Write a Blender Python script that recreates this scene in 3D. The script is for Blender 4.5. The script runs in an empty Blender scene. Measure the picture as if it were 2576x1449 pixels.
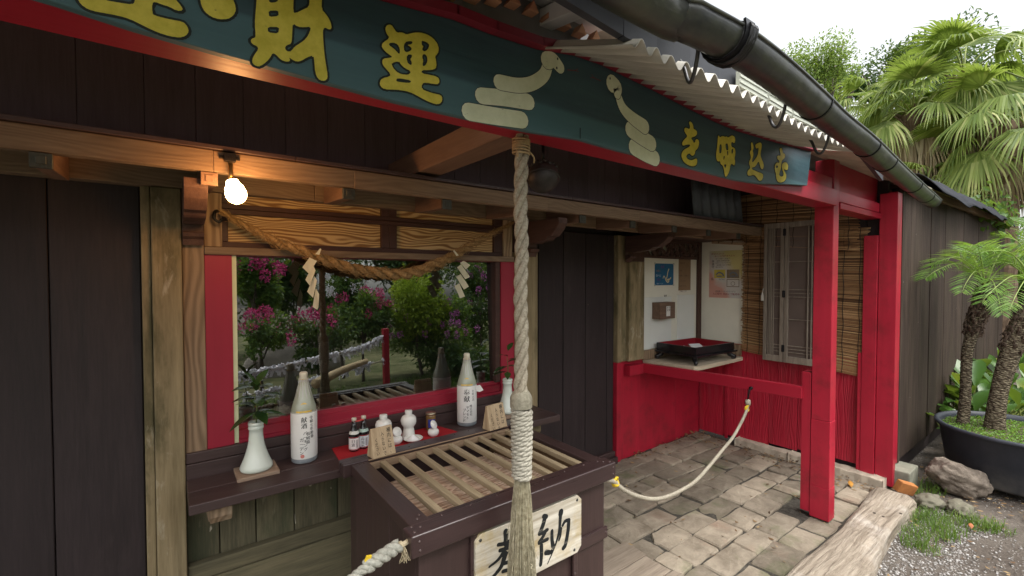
import bpy, math, random
import numpy as np
from mathutils import Vector, Matrix, Euler, noise as mnoise

random.seed(7)
rng = np.random.default_rng(7)
S = bpy.context.scene
COL = S.collection
PI = math.pi

# ------------------------------------------------------------------ camera
YAW, PIT, EYE, FPX = math.radians(37), math.radians(1.4), 1.60, 1142.0
cam = bpy.data.cameras.new('camera')
cam.sensor_width = 36.0
cam.lens = 36.0 * FPX / 2576.0
cam.clip_start = 0.02
cam.clip_end = 600
camo = bpy.data.objects.new('camera', cam)
COL.objects.link(camo)
_f = Vector((math.sin(YAW) * math.cos(PIT), math.cos(YAW) * math.cos(PIT), -math.sin(PIT)))
_r = Vector((math.cos(YAW), -math.sin(YAW), 0))
_u = _r.cross(_f)
camo.location = (0, 0, EYE)
camo.rotation_euler = Matrix((_r, _u, -_f)).transposed().to_euler()
S.camera = camo

# ------------------------------------------------------------------ light: bright overcast sky, one soft sun
SUN_EL, SUN_AZ = math.radians(58), math.radians(215)
w = bpy.data.worlds.new("World")
S.world = w
w.use_nodes = True
wn = w.node_tree
wn.nodes.clear()
sky = wn.nodes.new('ShaderNodeTexSky')
sky.sky_type = 'NISHITA'
sky.sun_disc = False
sky.sun_elevation = SUN_EL
sky.sun_rotation = SUN_AZ
sky.air_density = 1.6
sky.dust_density = 4.0
hs = wn.nodes.new('ShaderNodeHueSaturation')
hs.inputs['Saturation'].default_value = 0.16
bg = wn.nodes.new('ShaderNodeBackground')
bg.inputs['Strength'].default_value = 0.135
wo = wn.nodes.new('ShaderNodeOutputWorld')
wn.links.new(sky.outputs[0], hs.inputs['Color'])
wn.links.new(hs.outputs[0], bg.inputs['Color'])
wn.links.new(bg.outputs[0], wo.inputs[0])
sl = bpy.data.lights.new('sun', 'SUN')
sl.energy = 1.5
sl.angle = math.radians(32)
sl.color = (1.0, 0.96, 0.90)
so = bpy.data.objects.new('sun', sl)
COL.objects.link(so)
# the sun stands on the open garden side (towards -Y), a little to the right
sd = Vector((math.sin(SUN_AZ) * -1.0 * math.cos(SUN_EL), math.cos(SUN_AZ) * math.cos(SUN_EL), math.sin(SUN_EL)))
so.rotation_euler = sd.to_track_quat('Z', 'Y').to_euler()
S.view_settings.view_transform = 'Standard'
S.view_settings.look = 'None'
S.view_settings.exposure = 1.28
S.view_settings.gamma = 1.0
S.cycles.max_bounces = 8
S.cycles.diffuse_bounces = 4
S.cycles.glossy_bounces = 4
S.cycles.transparent_max_bounces = 12
S.cycles.use_denoising = True
S.cycles.sample_clamp_indirect = 6.0

# ------------------------------------------------------------------ measuring helpers: the photo's sight lines cut with real planes
def ray(x, y):
    return _f + _r * ((x - 1288.0) / FPX) - _u * ((y - 724.5) / FPX)
_O = Vector((0, 0, EYE))
def pz(x, y, z):
    d = ray(x, y); return _O + d * ((z - EYE) / d.z)
def py(x, y, Y):
    d = ray(x, y); return _O + d * (Y / d.y)
def px(x, y, X):
    d = ray(x, y); return _O + d * (X / d.x)
def pd(x, y, dep):
    return _O + ray(x, y) * dep
def rnd(a=0.0, b=1.0):
    return random.uniform(a, b)

# ------------------------------------------------------------------ node helpers
class NT:
    def __init__(s, name):
        s.m = bpy.data.materials.new(name)
        s.m.use_nodes = True
        s.t = s.m.node_tree
        s.b = s.t.nodes['Principled BSDF']
        s.o = s.t.nodes['Material Output']
        s._isl = None
    def n(s, typ, **kw):
        nd = s.t.nodes.new('ShaderNode' + typ)
        for k, v in kw.items():
            setattr(nd, k, v)
        return nd
    def l(s, a, b):
        s.t.links.new(a, b)
    def put(s, sock, v):
        if hasattr(v, 'is_linked') or hasattr(v, 'links'):
            s.l(v, sock)
        elif isinstance(v, (tuple, list)) and len(v) == 3 and sock.type == 'RGBA':
            sock.default_value = (*v, 1)
        else:
            sock.default_value = v
    def coord(s, scale=(1, 1, 1), island=True, rot=(0, 0, 0), kind='Object'):
        tc = s.n('TexCoord')
        mp = s.n('Mapping')
        mp.inputs['Scale'].default_value = scale
        mp.inputs['Rotation'].default_value = rot
        src = tc.outputs[kind]
        if island:
            add = s.n('VectorMath', operation='ADD')
            sc = s.n('VectorMath', operation='SCALE')
            cb = s.n('CombineXYZ')
            for i in range(3):
                s.l(s.isl(), cb.inputs[i])
            s.l(cb.outputs[0], sc.inputs[0])
            sc.inputs['Scale'].default_value = 17.3
            s.l(src, add.inputs[0])
            s.l(sc.outputs[0], add.inputs[1])
            src = add.outputs[0]
        s.l(src, mp.inputs['Vector'])
        return mp.outputs[0]
    def isl(s):
        if s._isl is None:
            s._isl = s.n('NewGeometry').outputs['Random Per Island']
        return s._isl
    def noise(s, vec, scale, detail=5, rough=0.55, dist=0.0):
        nd = s.n('TexNoise')
        s.l(vec, nd.inputs['Vector'])
        nd.inputs['Scale'].default_value = scale
        nd.inputs['Detail'].default_value = detail
        nd.inputs['Roughness'].default_value = rough
        nd.inputs['Distortion'].default_value = dist
        return nd.outputs['Fac']
    def vor(s, vec, scale, feature='F1', out='Distance', rand=1.0):
        nd = s.n('TexVoronoi', feature=feature)
        s.l(vec, nd.inputs['Vector'])
        nd.inputs['Scale'].default_value = scale
        nd.inputs['Randomness'].default_value = rand
        return nd.outputs[out]
    def ramp(s, fac, stops):
        nd = s.n('ValToRGB')
        s.l(fac, nd.inputs[0])
        cr = nd.color_ramp
        while len(cr.elements) < len(stops):
            cr.elements.new(0.5)
        for e, (p, c) in zip(cr.elements, stops):
            e.position = p
            e.color = (c, c, c, 1) if not isinstance(c, (tuple, list)) else (*c, 1)
        return nd.outputs[0]
    def mix(s, fac, a, b, mode='MIX'):
        nd = s.n('Mix', data_type='RGBA', blend_type=mode)
        s.put(nd.inputs[0], fac)
        s.put(nd.inputs[6], a)
        s.put(nd.inputs[7], b)
        return nd.outputs[2]
    def math(s, op, a, b=0.0, clamp=False):
        nd = s.n('Math', operation=op, use_clamp=clamp)
        s.put(nd.inputs[0], a)
        s.put(nd.inputs[1], b)
        return nd.outputs[0]
    def bump(s, h, strength=0.3, dist=0.01, prev=None):
        nd = s.n('Bump')
        nd.inputs['Strength'].default_value = strength
        nd.inputs['Distance'].default_value = dist
        s.l(h, nd.inputs['Height'])
        if prev is not None:
            s.l(prev, nd.inputs['Normal'])
        return nd.outputs[0]
    def hsv(s, col, val):
        nd = s.n('HueSaturation')
        s.put(nd.inputs['Color'], col)
        s.put(nd.inputs['Value'], val)
        return nd.outputs[0]
    def done(s, col, rough=0.6, normal=None, spec=0.4, metal=0.0, trans=None, **kw):
        s.put(s.b.inputs['Base Color'], col)
        s.put(s.b.inputs['Roughness'], rough)
        s.b.inputs['Specular IOR Level'].default_value = spec
        s.b.inputs['Metallic'].default_value = metal
        if normal is not None:
            s.l(normal, s.b.inputs['Normal'])
        for k, v in kw.items():
            s.put(s.b.inputs[k.replace('_', ' ')], v)
        return s.m

AX = {'x': (1.0, 14, 14), 'y': (14, 1.0, 14), 'z': (14, 14, 1.0)}

def wood(name, c1, c2, axis, rough=0.62, bmp=0.35, scale=1.6, island=0.22, blotch=None, blotch2=None, spec=0.3, cath=0.0, chips=None, line=0.5):
    """weathered timber: streaked grain along one axis, a tone of its own per plank, stains with their own shape"""
    t = NT(name)
    sc = AX[axis]
    v = t.coord(sc)
    g = t.noise(v, scale, 7, 0.62, 0.6)
    fine = t.noise(v, scale * 5.5, 4, 0.6, 0.2)
    h = t.math('ADD', t.math('MULTIPLY', g, 0.6), t.math('MULTIPLY', fine, 0.4))
    if cath:
        wv = t.n('TexWave', wave_type='BANDS', bands_direction={'x': 'Z', 'y': 'X', 'z': 'X'}[axis])
        vv = t.coord(tuple(0.20 if k < 2 else 1.0 for k in sc))
        t.l(vv, wv.inputs['Vector'])
        wv.inputs['Scale'].default_value = cath
        wv.inputs['Distortion'].default_value = 20.0
        wv.inputs['Detail'].default_value = 1.0
        wv.inputs['Detail Scale'].default_value = 0.85
        wv.inputs['Detail Roughness'].default_value = 0.4
        h = t.math('ADD', t.math('MULTIPLY', h, 1.0 - line), t.math('MULTIPLY', wv.outputs['Fac'], line))
    col = t.mix(t.ramp(h, [(0.32, 0.0), (0.66, 1.0)]), c1, c2)
    vb = t.coord((1, 1, 1))
    for bl in (blotch, blotch2):
        if bl:
            bc, amt, bs, thr = bl
            vs = t.coord(tuple(1.0 if k > 2 else 0.33 for k in sc))
            f = t.ramp(t.noise(vs, bs, 6, 0.65, 0.3), [(thr, 0.0), (thr + 0.13, 1.0)])
            col = t.mix(t.math('MULTIPLY', f, amt), col, bc)
    if chips:
        cc, cs, thr = chips
        vs = t.coord(tuple(1.0 if k > 2 else 0.4 for k in sc))
        f = t.ramp(t.noise(vs, cs, 3, 0.5), [(thr, 0.0), (thr + 0.02, 1.0)])
        col = t.mix(f, col, cc)
    val = t.math('ADD', t.math('MULTIPLY', t.isl(), island * 2), 1.0 - island)
    col = t.hsv(col, val)
    nb = t.bump(h, bmp, 0.006)
    rr = t.math('ADD', t.math('MULTIPLY', g, 0.25), rough - 0.12)
    return t.done(col, rr, nb, spec)

def paint(name, c, axis=None, rough=0.4, var=0.25, bmp=0.15, chips=None, spec=0.4, island=0.08, relief=0.0, dirt=None):
    """brushed paint on wood or metal"""
    t = NT(name)
    v = t.coord(AX[axis] if axis else (1, 1, 1))
    g = t.noise(v, 1.5 if axis else 6.0, 6, 0.6, 0.4)
    lo = t.noise(t.coord((1, 1, 1)), 2.6, 4, 0.6)
    col = t.mix(t.ramp(t.math('ADD', t.math('MULTIPLY', g, 0.5), t.math('MULTIPLY', lo, 0.5)), [(0.3, 0.0), (0.7, 1.0)]),
                tuple(k * (1 - var) for k in c), tuple(min(1, k * (1 + var * 0.6)) for k in c))
    h = g
    if relief:
        wv = t.n('TexWave', wave_type='BANDS', bands_direction={'x': 'Z', 'y': 'X', 'z': 'Y'}[axis])
        sc = tuple(1.0 if k > 2 else 0.16 for k in AX[axis])
        t.l(t.coord(sc), wv.inputs['Vector'])
        wv.inputs['Scale'].default_value = 16
        wv.inputs['Distortion'].default_value = 22
        wv.inputs['Detail'].default_value = 1.0
        wv.inputs['Detail Scale'].default_value = 0.8
        wv.inputs['Detail Roughness'].default_value = 0.45
        h = t.math('ADD', t.math('MULTIPLY', g, 0.3), t.math('MULTIPLY', wv.outputs['Fac'], 0.7))
    if dirt:
        dc, amt, ds, thr = dirt
        f = t.ramp(t.noise(t.coord((1, 1, 1)), ds, 7, 0.7), [(thr, 0.0), (thr + 0.16, 1.0)])
        col = t.mix(t.math('MULTIPLY', f, amt), col, dc)
    if chips:
        cc, cs, thr = chips
        f = t.ramp(t.noise(t.coord((1, 1, 1)), cs, 3, 0.55), [(thr, 0.0), (thr + 0.015, 1.0)])
        col = t.mix(f, col, cc)
    val = t.math('ADD', t.math('MULTIPLY', t.isl(), island * 2), 1.0 - island)
    col = t.hsv(col, val)
    nb = t.bump(h, bmp + relief, 0.004)
    return t.done(col, t.math('ADD', t.math('MULTIPLY', lo, 0.25), rough - 0.1), nb, spec)

def plain(name, c, rough=0.5, var=0.12, sc=8.0, bmp=0.05, spec=0.4, metal=0.0, island=0.0, **kw):
    t = NT(name)
    g = t.noise(t.coord((1, 1, 1)), sc, 5, 0.6)
    col = t.mix(t.ramp(g, [(0.3, 0.0), (0.7, 1.0)]), tuple(k * (1 - var) for k in c), tuple(min(1, k * (1 + var)) for k in c))
    if island:
        col = t.hsv(col, t.math('ADD', t.math('MULTIPLY', t.isl(), island * 2), 1.0 - island))
    return t.done(col, rough, t.bump(g, bmp, 0.003) if bmp else None, spec, metal, **kw)

def foliage(name, c1, c2, c3=None, trans=0.35, rough=0.45, spec=0.3, lo=1.2):
    """leaf: a tone per leaf, light and dark clumps, some light through the blade"""
    t = NT(name)
    v = t.coord((1, 1, 1), island=False)
    g = t.noise(v, lo, 3, 0.6)
    f = t.math('ADD', t.math('MULTIPLY', t.isl(), 0.6), t.math('MULTIPLY', g, 0.5))
    st = [(0.2, c1), (0.75, c2)]
    if c3:
        st.append((0.97, c3))
    col = t.ramp(f, st)
    t.done(col, rough, None, spec)
    tr = t.n('BsdfTranslucent')
    t.l(t.mix(0.6, col, (0.25, 0.35, 0.03), 'MIX'), tr.inputs['Color'])
    ms = t.n('MixShader')
    ms.inputs[0].default_value = trans
    t.l(t.b.outputs[0], ms.inputs[1])
    t.l(tr.outputs[0], ms.inputs[2])
    t.l(ms.outputs[0], t.o.inputs['Surface'])
    return t.m

# ------------------------------------------------------------------ object helpers
def tag(o, label=None, cat=None, group=None, kind=None):
    if label: o['label'] = label
    if cat: o['category'] = cat
    if group: o['group'] = group
    if kind: o['kind'] = kind
    return o
def thing(name, label, cat, loc=(0, 0, 0), group=None):
    o = bpy.data.objects.new(name, None)
    COL.objects.link(o)
    o.empty_display_size = 0.05
    o.location = loc
    return tag(o, label, cat, group)
def wloc(o):
    v = Vector((0, 0, 0))
    while o is not None:
        v = v + o.location
        o = o.parent
    return v
def copy_tree(o, parent=None):
    c = o.copy()
    COL.objects.link(c)
    if parent is not None:
        c.parent = parent
    for ch in [q for q in bpy.data.objects if q.parent == o]:
        copy_tree(ch, c)
    return c

class MB:
    """collects boxes, tubes, lathes ... in world metres; build() links them as ONE mesh object"""
    def __init__(s):
        s.v = []; s.f = []
    def raw(s, v, f):
        b = len(s.v)
        s.v.extend([tuple(p) for p in v])
        s.f.extend([tuple(i + b for i in q) for q in f])
        return s
    def box(s, x0, x1, y0, y1, z0, z1, j=0.0):
        v = [(x, y, z) for x in (x0, x1) for y in (y0, y1) for z in (z0, z1)]
        if j:
            v = [(a + rnd(-j, j), b + rnd(-j, j), c + rnd(-j, j)) for a, b, c in v]
        return s.raw(v, [(0, 1, 3, 2), (4, 6, 7, 5), (0, 4, 5, 1), (2, 3, 7, 6), (0, 2, 6, 4), (1, 5, 7, 3)])
    def obb(s, c, size, rot):
        m = Euler(rot).to_matrix() if not isinstance(rot, Matrix) else rot
        c = Vector(c)
        v = [c + m @ Vector((sx * size[0] / 2, sy * size[1] / 2, sz * size[2] / 2)) for sx in (-1, 1) for sy in (-1, 1) for sz in (-1, 1)]
        return s.raw(v, [(0, 1, 3, 2), (4, 6, 7, 5), (0, 4, 5, 1), (2, 3, 7, 6), (0, 2, 6, 4), (1, 5, 7, 3)])
    def beam(s, a, b, wd, ht, up=(0, 0, 1)):
        a, b = Vector(a), Vector(b)
        d = (b - a); L = d.length; d.normalize()
        side = d.cross(Vector(up)).normalized()
        upv = side.cross(d)
        m = Matrix((d, side, upv)).transposed()
        return s.obb((a + b) / 2, (L, wd, ht), m)
    def prism(s, poly, plane, d0, d1):
        n = len(poly)
        def P(p, d):
            if plane == 'xz': return (p[0], d, p[1])
            if plane == 'yz': return (d, p[0], p[1])
            return (p[0], p[1], d)
        v = [P(p, d0) for p in poly] + [P(p, d1) for p in poly]
        f = [tuple(range(n)), tuple(range(2 * n - 1, n - 1, -1))]
        f += [(i, i + n, (i + 1) % n + n, (i + 1) % n) for i in range(n)]
        return s.raw(v, f)
    def tube(s, path, r, n=8, cap=True, sq=None, twist=0.0):
        P = [Vector(p) for p in path]
        m = len(P)
        R = r if isinstance(r, (list, tuple)) else [r] * m
        T = [(P[min(i + 1, m - 1)] - P[max(i - 1, 0)]).normalized() for i in range(m)]
        a = Vector((0, 0, 1)) if abs(T[0].z) < 0.9 else Vector((1, 0, 0))
        N = (a - T[0] * a.dot(T[0])).normalized()
        v = []
        for i in range(m):
            if i:
                N = (N - T[i] * N.dot(T[i]))
                N = N.normalized() if N.length > 1e-6 else T[i].orthogonal().normalized()
            B = T[i].cross(N)
            for k in range(n):
                an = 2 * PI * k / n + twist * i
                v.append(P[i] + (N * math.cos(an) + B * math.sin(an)) * R[i])
        f = [(i * n + k, i * n + (k + 1) % n, (i + 1) * n + (k + 1) % n, (i + 1) * n + k) for i in range(m - 1) for k in range(n)]
        if cap:
            f.append(tuple(range(n - 1, -1, -1)))
            f.append(tuple(range((m - 1) * n, m * n)))
        return s.raw(v, f)
    def lathe(s, prof, c, n=24, cap=True):
        c = Vector(c)
        v = []
        for (r, z) in prof:
            for k in range(n):
                a = 2 * PI * k / n
                v.append(c + Vector((r * math.cos(a), r * math.sin(a), z)))
        m = len(prof)
        f = [(i * n + k, i * n + (k + 1) % n, (i + 1) * n + (k + 1) % n, (i + 1) * n + k) for i in range(m - 1) for k in range(n)]
        if cap:
            f.append(tuple(range(n - 1, -1, -1)))
            f.append(tuple(range((m - 1) * n, m * n)))
        return s.raw(v, f)
    def ball(s, c, r, n=12, m=8, sc=(1, 1, 1)):
        c = Vector(c)
        prof = [(math.sin(PI * i / m), -math.cos(PI * i / m)) for i in range(m + 1)]
        v = []
        for (a, z) in prof:
            for k in range(n):
                t = 2 * PI * k / n
                v.append(c + Vector((a * math.cos(t) * r * sc[0], a * math.sin(t) * r * sc[1], z * r * sc[2])))
        f = [(i * n + k, i * n + (k + 1) % n, (i + 1) * n + (k + 1) % n, (i + 1) * n + k) for i in range(m) for k in range(n)]
        return s.raw(v, f)
    def grid(s, fn, nu, nv):
        v = [fn(i / nu, j / nv) for i in range(nu + 1) for j in range(nv + 1)]
        f = [(i * (nv + 1) + j, (i + 1) * (nv + 1) + j, (i + 1) * (nv + 1) + j + 1, i * (nv + 1) + j + 1) for i in range(nu) for j in range(nv)]
        return s.raw(v, f)
    def build(s, name, mat, parent=None, smooth=False, bevel=0.0, seg=2, loc=None, solid=0.0, clean=False):
        me = bpy.data.meshes.new(name)
        base = wloc(parent) if parent is not None else Vector(loc or (0, 0, 0))
        A = np.array(s.v, dtype=float) - np.array(base)
        me.from_pydata(A.tolist(), [], s.f)
        if clean:
            me.validate()
        me.update()
        o = bpy.data.objects.new(name, me)
        COL.objects.link(o)
        if parent is not None:
            o.parent = parent
        else:
            o.location = base
        me.materials.append(mat)
        if smooth:
            me.polygons.foreach_set('use_smooth', [True] * len(me.polygons))
        if solid:
            so_ = o.modifiers.new('thickness', 'SOLIDIFY')
            so_.thickness = solid
            so_.offset = 0
        if bevel:
            bv = o.modifiers.new('edge', 'BEVEL')
            bv.width = bevel
            bv.segments = seg
            bv.limit_method = 'ANGLE'
            bv.angle_limit = math.radians(40)
        return o

def frames(path):
    P = [Vector(p) for p in path]
    m = len(P)
    T = [(P[min(i + 1, m - 1)] - P[max(i - 1, 0)]).normalized() for i in range(m)]
    a = Vector((0, 0, 1)) if abs(T[0].z) < 0.9 else Vector((1, 0, 0))
    N = (a - T[0] * a.dot(T[0])).normalized()
    out = []
    for i in range(m):
        if i:
            N = (N - T[i] * N.dot(T[i])).normalized()
        out.append((P[i], T[i], N.copy(), T[i].cross(N)))
    return out
def resample(path, step):
    P = [Vector(p) for p in path]
    out = [P[0]]
    acc = 0.0
    for a, b in zip(P, P[1:]):
        L = (b - a).length
        d = step - acc
        while d <= L:
            out.append(a.lerp(b, d / L))
            d += step
        acc = L - (d - step)
    return out
def smooth_path(pts, n=8):
    P = [Vector(p) for p in pts]
    P = [P[0] * 2 - P[1]] + P + [P[-1] * 2 - P[-2]]
    out = []
    for i in range(1, len(P) - 2):
        a, b, c, d = P[i - 1:i + 3]
        for k in range(n):
            t = k / n
            out.append(0.5 * ((2 * b) + (c - a) * t + (2 * a - 5 * b + 4 * c - d) * t * t + (3 * b - a - 3 * c + d) * t ** 3))
    out.append(P[-2])
    return out
def laid_rope(mb, path, R, pitch, strands=3, n=7, step=None, hand=1, radius_fn=None, rough=0.0):
    """a laid rope: strands twisted round each other along a path"""
    step = step or pitch / 14
    fr = frames(resample(path, step))
    m = len(fr)
    for sN in range(strands):
        pts, rad = [], []
        for i, (p, t, nn, bb) in enumerate(fr):
            k = radius_fn(i / max(1, m - 1)) if radius_fn else 1.0
            a = hand * 2 * PI * (i * step / pitch) + 2 * PI * sN / strands
            q = R * k * (0.53 if strands == 3 else 0.46)
            jit = 1 + rnd(-rough, rough)
            pts.append(p + (nn * math.cos(a) + bb * math.sin(a)) * q * jit)
            rad.append(R * k * (0.51 if strands == 3 else 0.54) * (1 + rnd(-rough, rough)))
        mb.tube(pts, rad, n)
    return mb

def stroke(mb, pts, w0, w1=None, y=0.0, dy=0.0, plane=None, n=10):
    """a brush stroke: a flat ribbon with round ends, laid on a plane; pts are (a, b) in that plane, plane maps (a, b, depth) to the world"""
    w1 = w0 if w1 is None else w1
    P = [Vector((p[0], p[1], 0)) for p in pts]
    if len(P) > 2:
        P = smooth_path(P, 5)
    m = len(P)
    left, right = [], []
    for i in range(m):
        t = (P[min(i + 1, m - 1)] - P[max(i - 1, 0)])
        t = t.normalized() if t.length > 1e-9 else Vector((1, 0, 0))
        nn = Vector((-t.y, t.x, 0))
        k = i / max(1, m - 1)
        ww = (w0 + (w1 - w0) * k) / 2
        left.append(P[i] + nn * ww)
        right.append(P[i] - nn * ww)
    def capd(c, a0, ww, rev):
        out = []
        for k in range(1, 6):
            a = a0 + PI * k / 6
            out.append(c + Vector((math.cos(a), math.sin(a), 0)) * ww)
        return out
    t0 = (P[1] - P[0]); t1 = (P[-1] - P[-2])
    a1 = math.atan2(t1.y, t1.x); a0 = math.atan2(t0.y, t0.x)
    V = []
    nl = len(left)
    for a in left: V.append(a)
    for a in right: V.append(a)
    F = [(i, i + 1, nl + i + 1, nl + i) for i in range(nl - 1)]
    # round end at the tip
    c = len(V)
    tip = capd(P[-1], a1 - PI / 2, w1 / 2, 0)
    V += tip
    F.append(tuple([nl * 2 - 1] + [c + k for k in range(5)] + [nl - 1]))
    c = len(V)
    tail = capd(P[0], a0 + PI / 2, w0 / 2, 0)
    V += tail
    F.append(tuple([0] + [c + k for k in range(5)] + [nl]))
    mb.raw([plane(v.x, v.y, dy) for v in V], F)

# lettering from Blender's own built-in font
_gl = {}
def glyph(ch):
    if ch in _gl:
        return _gl[ch]
    cu = bpy.data.curves.new('glyph', 'FONT')
    cu.body = ch
    cu.size = 1.0
    cu.resolution_u = 2
    o = bpy.data.objects.new('glyph', cu)
    COL.objects.link(o)
    dg = bpy.context.evaluated_depsgraph_get()
    dg.update()
    me = o.evaluated_get(dg).to_mesh()
    v = [(p.co.x, p.co.y) for p in me.vertices]
    f = [tuple(p.vertices) for p in me.polygons]
    o.evaluated_get(dg).to_mesh_clear()
    bpy.data.objects.remove(o)
    bpy.data.curves.remove(cu)
    _gl[ch] = (v, f)
    return _gl[ch]
def vtext(mb, text, a, b, size, place, dx=0.0, lean=0.0, squeeze=1.0, bold=False):
    """vertical column of characters from the top centre (a, b) of a plane; place maps (a, b) to the world"""
    y = b
    for i, ch in enumerate(text):
        v, f = glyph(ch)
        if not v:
            y -= size * 0.7
            continue
        xs = [p[0] for p in v]
        cx = (min(xs) + max(xs)) / 2
        rep = (-0.012, 0.012) if bold else (0.0,)
        for rp in rep:
            mb.raw([place(a + dx * i + ((p[0] - cx + rp) * squeeze + lean * p[1]) * size, y - size * 0.85 + p[1] * size) for p in v], f)
        y -= size * 1.02
    return y
def htext(mb, text, a, b, size, place, bold=False):
    x = a
    for ch in text:
        v, f = glyph(ch)
        if v:
            x0 = min(p[0] for p in v)
            wd = max(p[0] for p in v)
            rep = (-0.012, 0.012) if bold else (0.0,)
            for rp in rep:
                mb.raw([place(x + (p[0] + rp) * size, b + p[1] * size) for p in v], f)
            x += max(0.5, min(1.0, wd + 0.06)) * size
        else:
            x += size * 0.5
    return x
# ================================================================== materials of the building
M = {}
M['dark_up'] = wood('lightened_brown_boards', (0.088, 0.062, 0.070), (0.130, 0.095, 0.105), 'z', rough=0.7, bmp=0.25, island=0.10, blotch=((0.15, 0.11, 0.105), 0.4, 2.5, 0.62))  # base tone lightened to make up for weak light under the eave
M['dark'] = wood('dark_stained_boards', (0.018, 0.013, 0.014), (0.036, 0.026, 0.027), 'z', rough=0.6, bmp=0.3, island=0.14, blotch=((0.055, 0.042, 0.040), 0.6, 2.5, 0.58), chips=((0.20, 0.16, 0.11), 22, 0.775))
M['darkx'] = wood('dark_stained_timber', (0.038, 0.022, 0.021), (0.062, 0.038, 0.036), 'x', rough=0.45, bmp=0.3, island=0.14, chips=((0.22, 0.18, 0.15), 30, 0.77), spec=0.45)
M['brownz'] = wood('brown_stained_timber', (0.055, 0.028, 0.022), (0.10, 0.055, 0.04), 'z', rough=0.6, island=0.15)
M['browny'] = wood('brown_stained_bracket', (0.05, 0.026, 0.022), (0.10, 0.056, 0.042), 'y', rough=0.55, island=0.12, chips=((0.28, 0.2, 0.14), 18, 0.76))
M['frame'] = wood('dark_brown_frame', (0.045, 0.021, 0.017), (0.075, 0.037, 0.03), 'x', rough=0.55, island=0.1)
M['postz'] = wood('weathered_post', (0.15, 0.115, 0.06), (0.30, 0.235, 0.135), 'z', rough=0.8, bmp=0.5, island=0.12,
                  blotch=((0.070, 0.062, 0.028), 0.85, 5.0, 0.50), blotch2=((0.44, 0.39, 0.29), 0.9, 12.0, 0.60), chips=((0.05, 0.04, 0.03), 30, 0.74))
M['postbrown'] = wood('weathered_brown_post', (0.17, 0.115, 0.07), (0.29, 0.20, 0.125), 'z', rough=0.75, bmp=0.5, island=0.1, blotch=((0.40, 0.32, 0.22), 0.7, 10.0, 0.62), cath=12, line=0.35)
M['natx'] = wood('plain_timber_beam', (0.15, 0.098, 0.062), (0.265, 0.185, 0.118), 'x', rough=0.7, bmp=0.35, island=0.12, cath=16, line=0.13, blotch=((0.12, 0.085, 0.05), 0.5, 3.0, 0.6))
M['naty'] = wood('plain_timber_rafter', (0.14, 0.078, 0.052), (0.23, 0.138, 0.09), 'y', rough=0.7, island=0.12)
M['natz'] = wood('plain_timber_upright', (0.22, 0.14, 0.08), (0.36, 0.25, 0.15), 'z', rough=0.7, island=0.1, cath=12, line=0.4)
M['panel'] = wood('figured_pine_panel', (0.24, 0.125, 0.045), (0.56, 0.39, 0.19), 'x', rough=0.6, bmp=0.25, island=0.1, cath=20, line=0.55)
M['mossy'] = wood('mossy_weathered_boards', (0.045, 0.042, 0.026), (0.15, 0.13, 0.078), 'z', rough=0.85, bmp=0.8, island=0.2,
                  blotch=((0.28, 0.25, 0.17), 0.85, 11.0, 0.58), blotch2=((0.045, 0.055, 0.028), 0.8, 3.5, 0.50), chips=((0.40, 0.36, 0.28), 24, 0.72))
M['mossyx'] = wood('mossy_weathered_rail', (0.07, 0.065, 0.04), (0.17, 0.145, 0.085), 'x', rough=0.85, bmp=0.6, island=0.2, blotch=((0.26, 0.22, 0.15), 0.7, 7.0, 0.6))
RED = (0.385, 0.014, 0.034)
M['red'] = paint('crimson_gloss_paint', RED, 'z', rough=0.38, var=0.22, bmp=0.3, chips=((0.55, 0.35, 0.35), 34, 0.79), dirt=((0.15, 0.014, 0.018), 0.55, 5.0, 0.50))
M['redx'] = paint('crimson_gloss_paint_beam', RED, 'x', rough=0.36, var=0.14, bmp=0.2, chips=((0.25, 0.12, 0.1), 22, 0.79))
M['redy'] = paint('crimson_gloss_paint_rail', RED, 'y', rough=0.36, var=0.12, bmp=0.2)
M['redgrain'] = paint('crimson_paint_on_raised_grain', RED, 'z', rough=0.4, var=0.22, bmp=0.2, relief=0.55, island=0.16, dirt=((0.16, 0.02, 0.02), 0.5, 3.0, 0.6))
M['redframe'] = paint('dark_red_window_paint', (0.29, 0.014, 0.035), 'z', rough=0.4, var=0.12, bmp=0.12, chips=((0.12, 0.01, 0.015), 14, 0.82))
M['redsill'] = paint('dark_red_sill_paint', (0.27, 0.016, 0.035), 'x', rough=0.32, var=0.18, bmp=0.2, chips=((0.55, 0.4, 0.4), 16, 0.74))
M['cream'] = plain('cream_tape', (0.62, 0.66, 0.42), 0.5, 0.08)
M['plaster'] = plain('off_white_wall_panel', (0.74, 0.72, 0.61), 0.75, 0.07, 2.5, 0.05)
M['metaldark'] = plain('dark_metal', (0.055, 0.058, 0.052), 0.5, 0.2, 12, 0.1, 0.5, 0.6)
M['copper'] = plain('dark_rafter_cap', (0.075, 0.075, 0.06), 0.5, 0.25, 30, 0.1, 0.5, 0.5)
M['iron'] = plain('black_iron', (0.02, 0.02, 0.022), 0.45, 0.3, 30, 0.15, 0.5, 0.7)
M['steel'] = plain('zinc_steel', (0.45, 0.45, 0.45), 0.3, 0.1, 20, 0.0, 0.5, 1.0)

# ================================================================== the shrine hall
YW = 2.30
hall = thing('shrine_hall', 'dark timber shrine hall with a weathered post, plank doors, timber lintel and red boarded alcove', 'building', (0, YW, 0))

# upper boarding above the little eave, one board at a time
m = MB(); x = -2.2
while x < 4.38:
    wd = rnd(0.16, 0.2)
    m.box(x, min(x + wd - 0.0012, 4.39), 2.31 + rnd(0, 0.002), 2.335, 2.02, 3.1)
    x += wd
m.box(-2.2, 4.39, 2.336, 2.36, 2.0, 3.1)
m.build('wall_boards', M['dark_up'], hall, bevel=0.002, seg=1)
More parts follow.
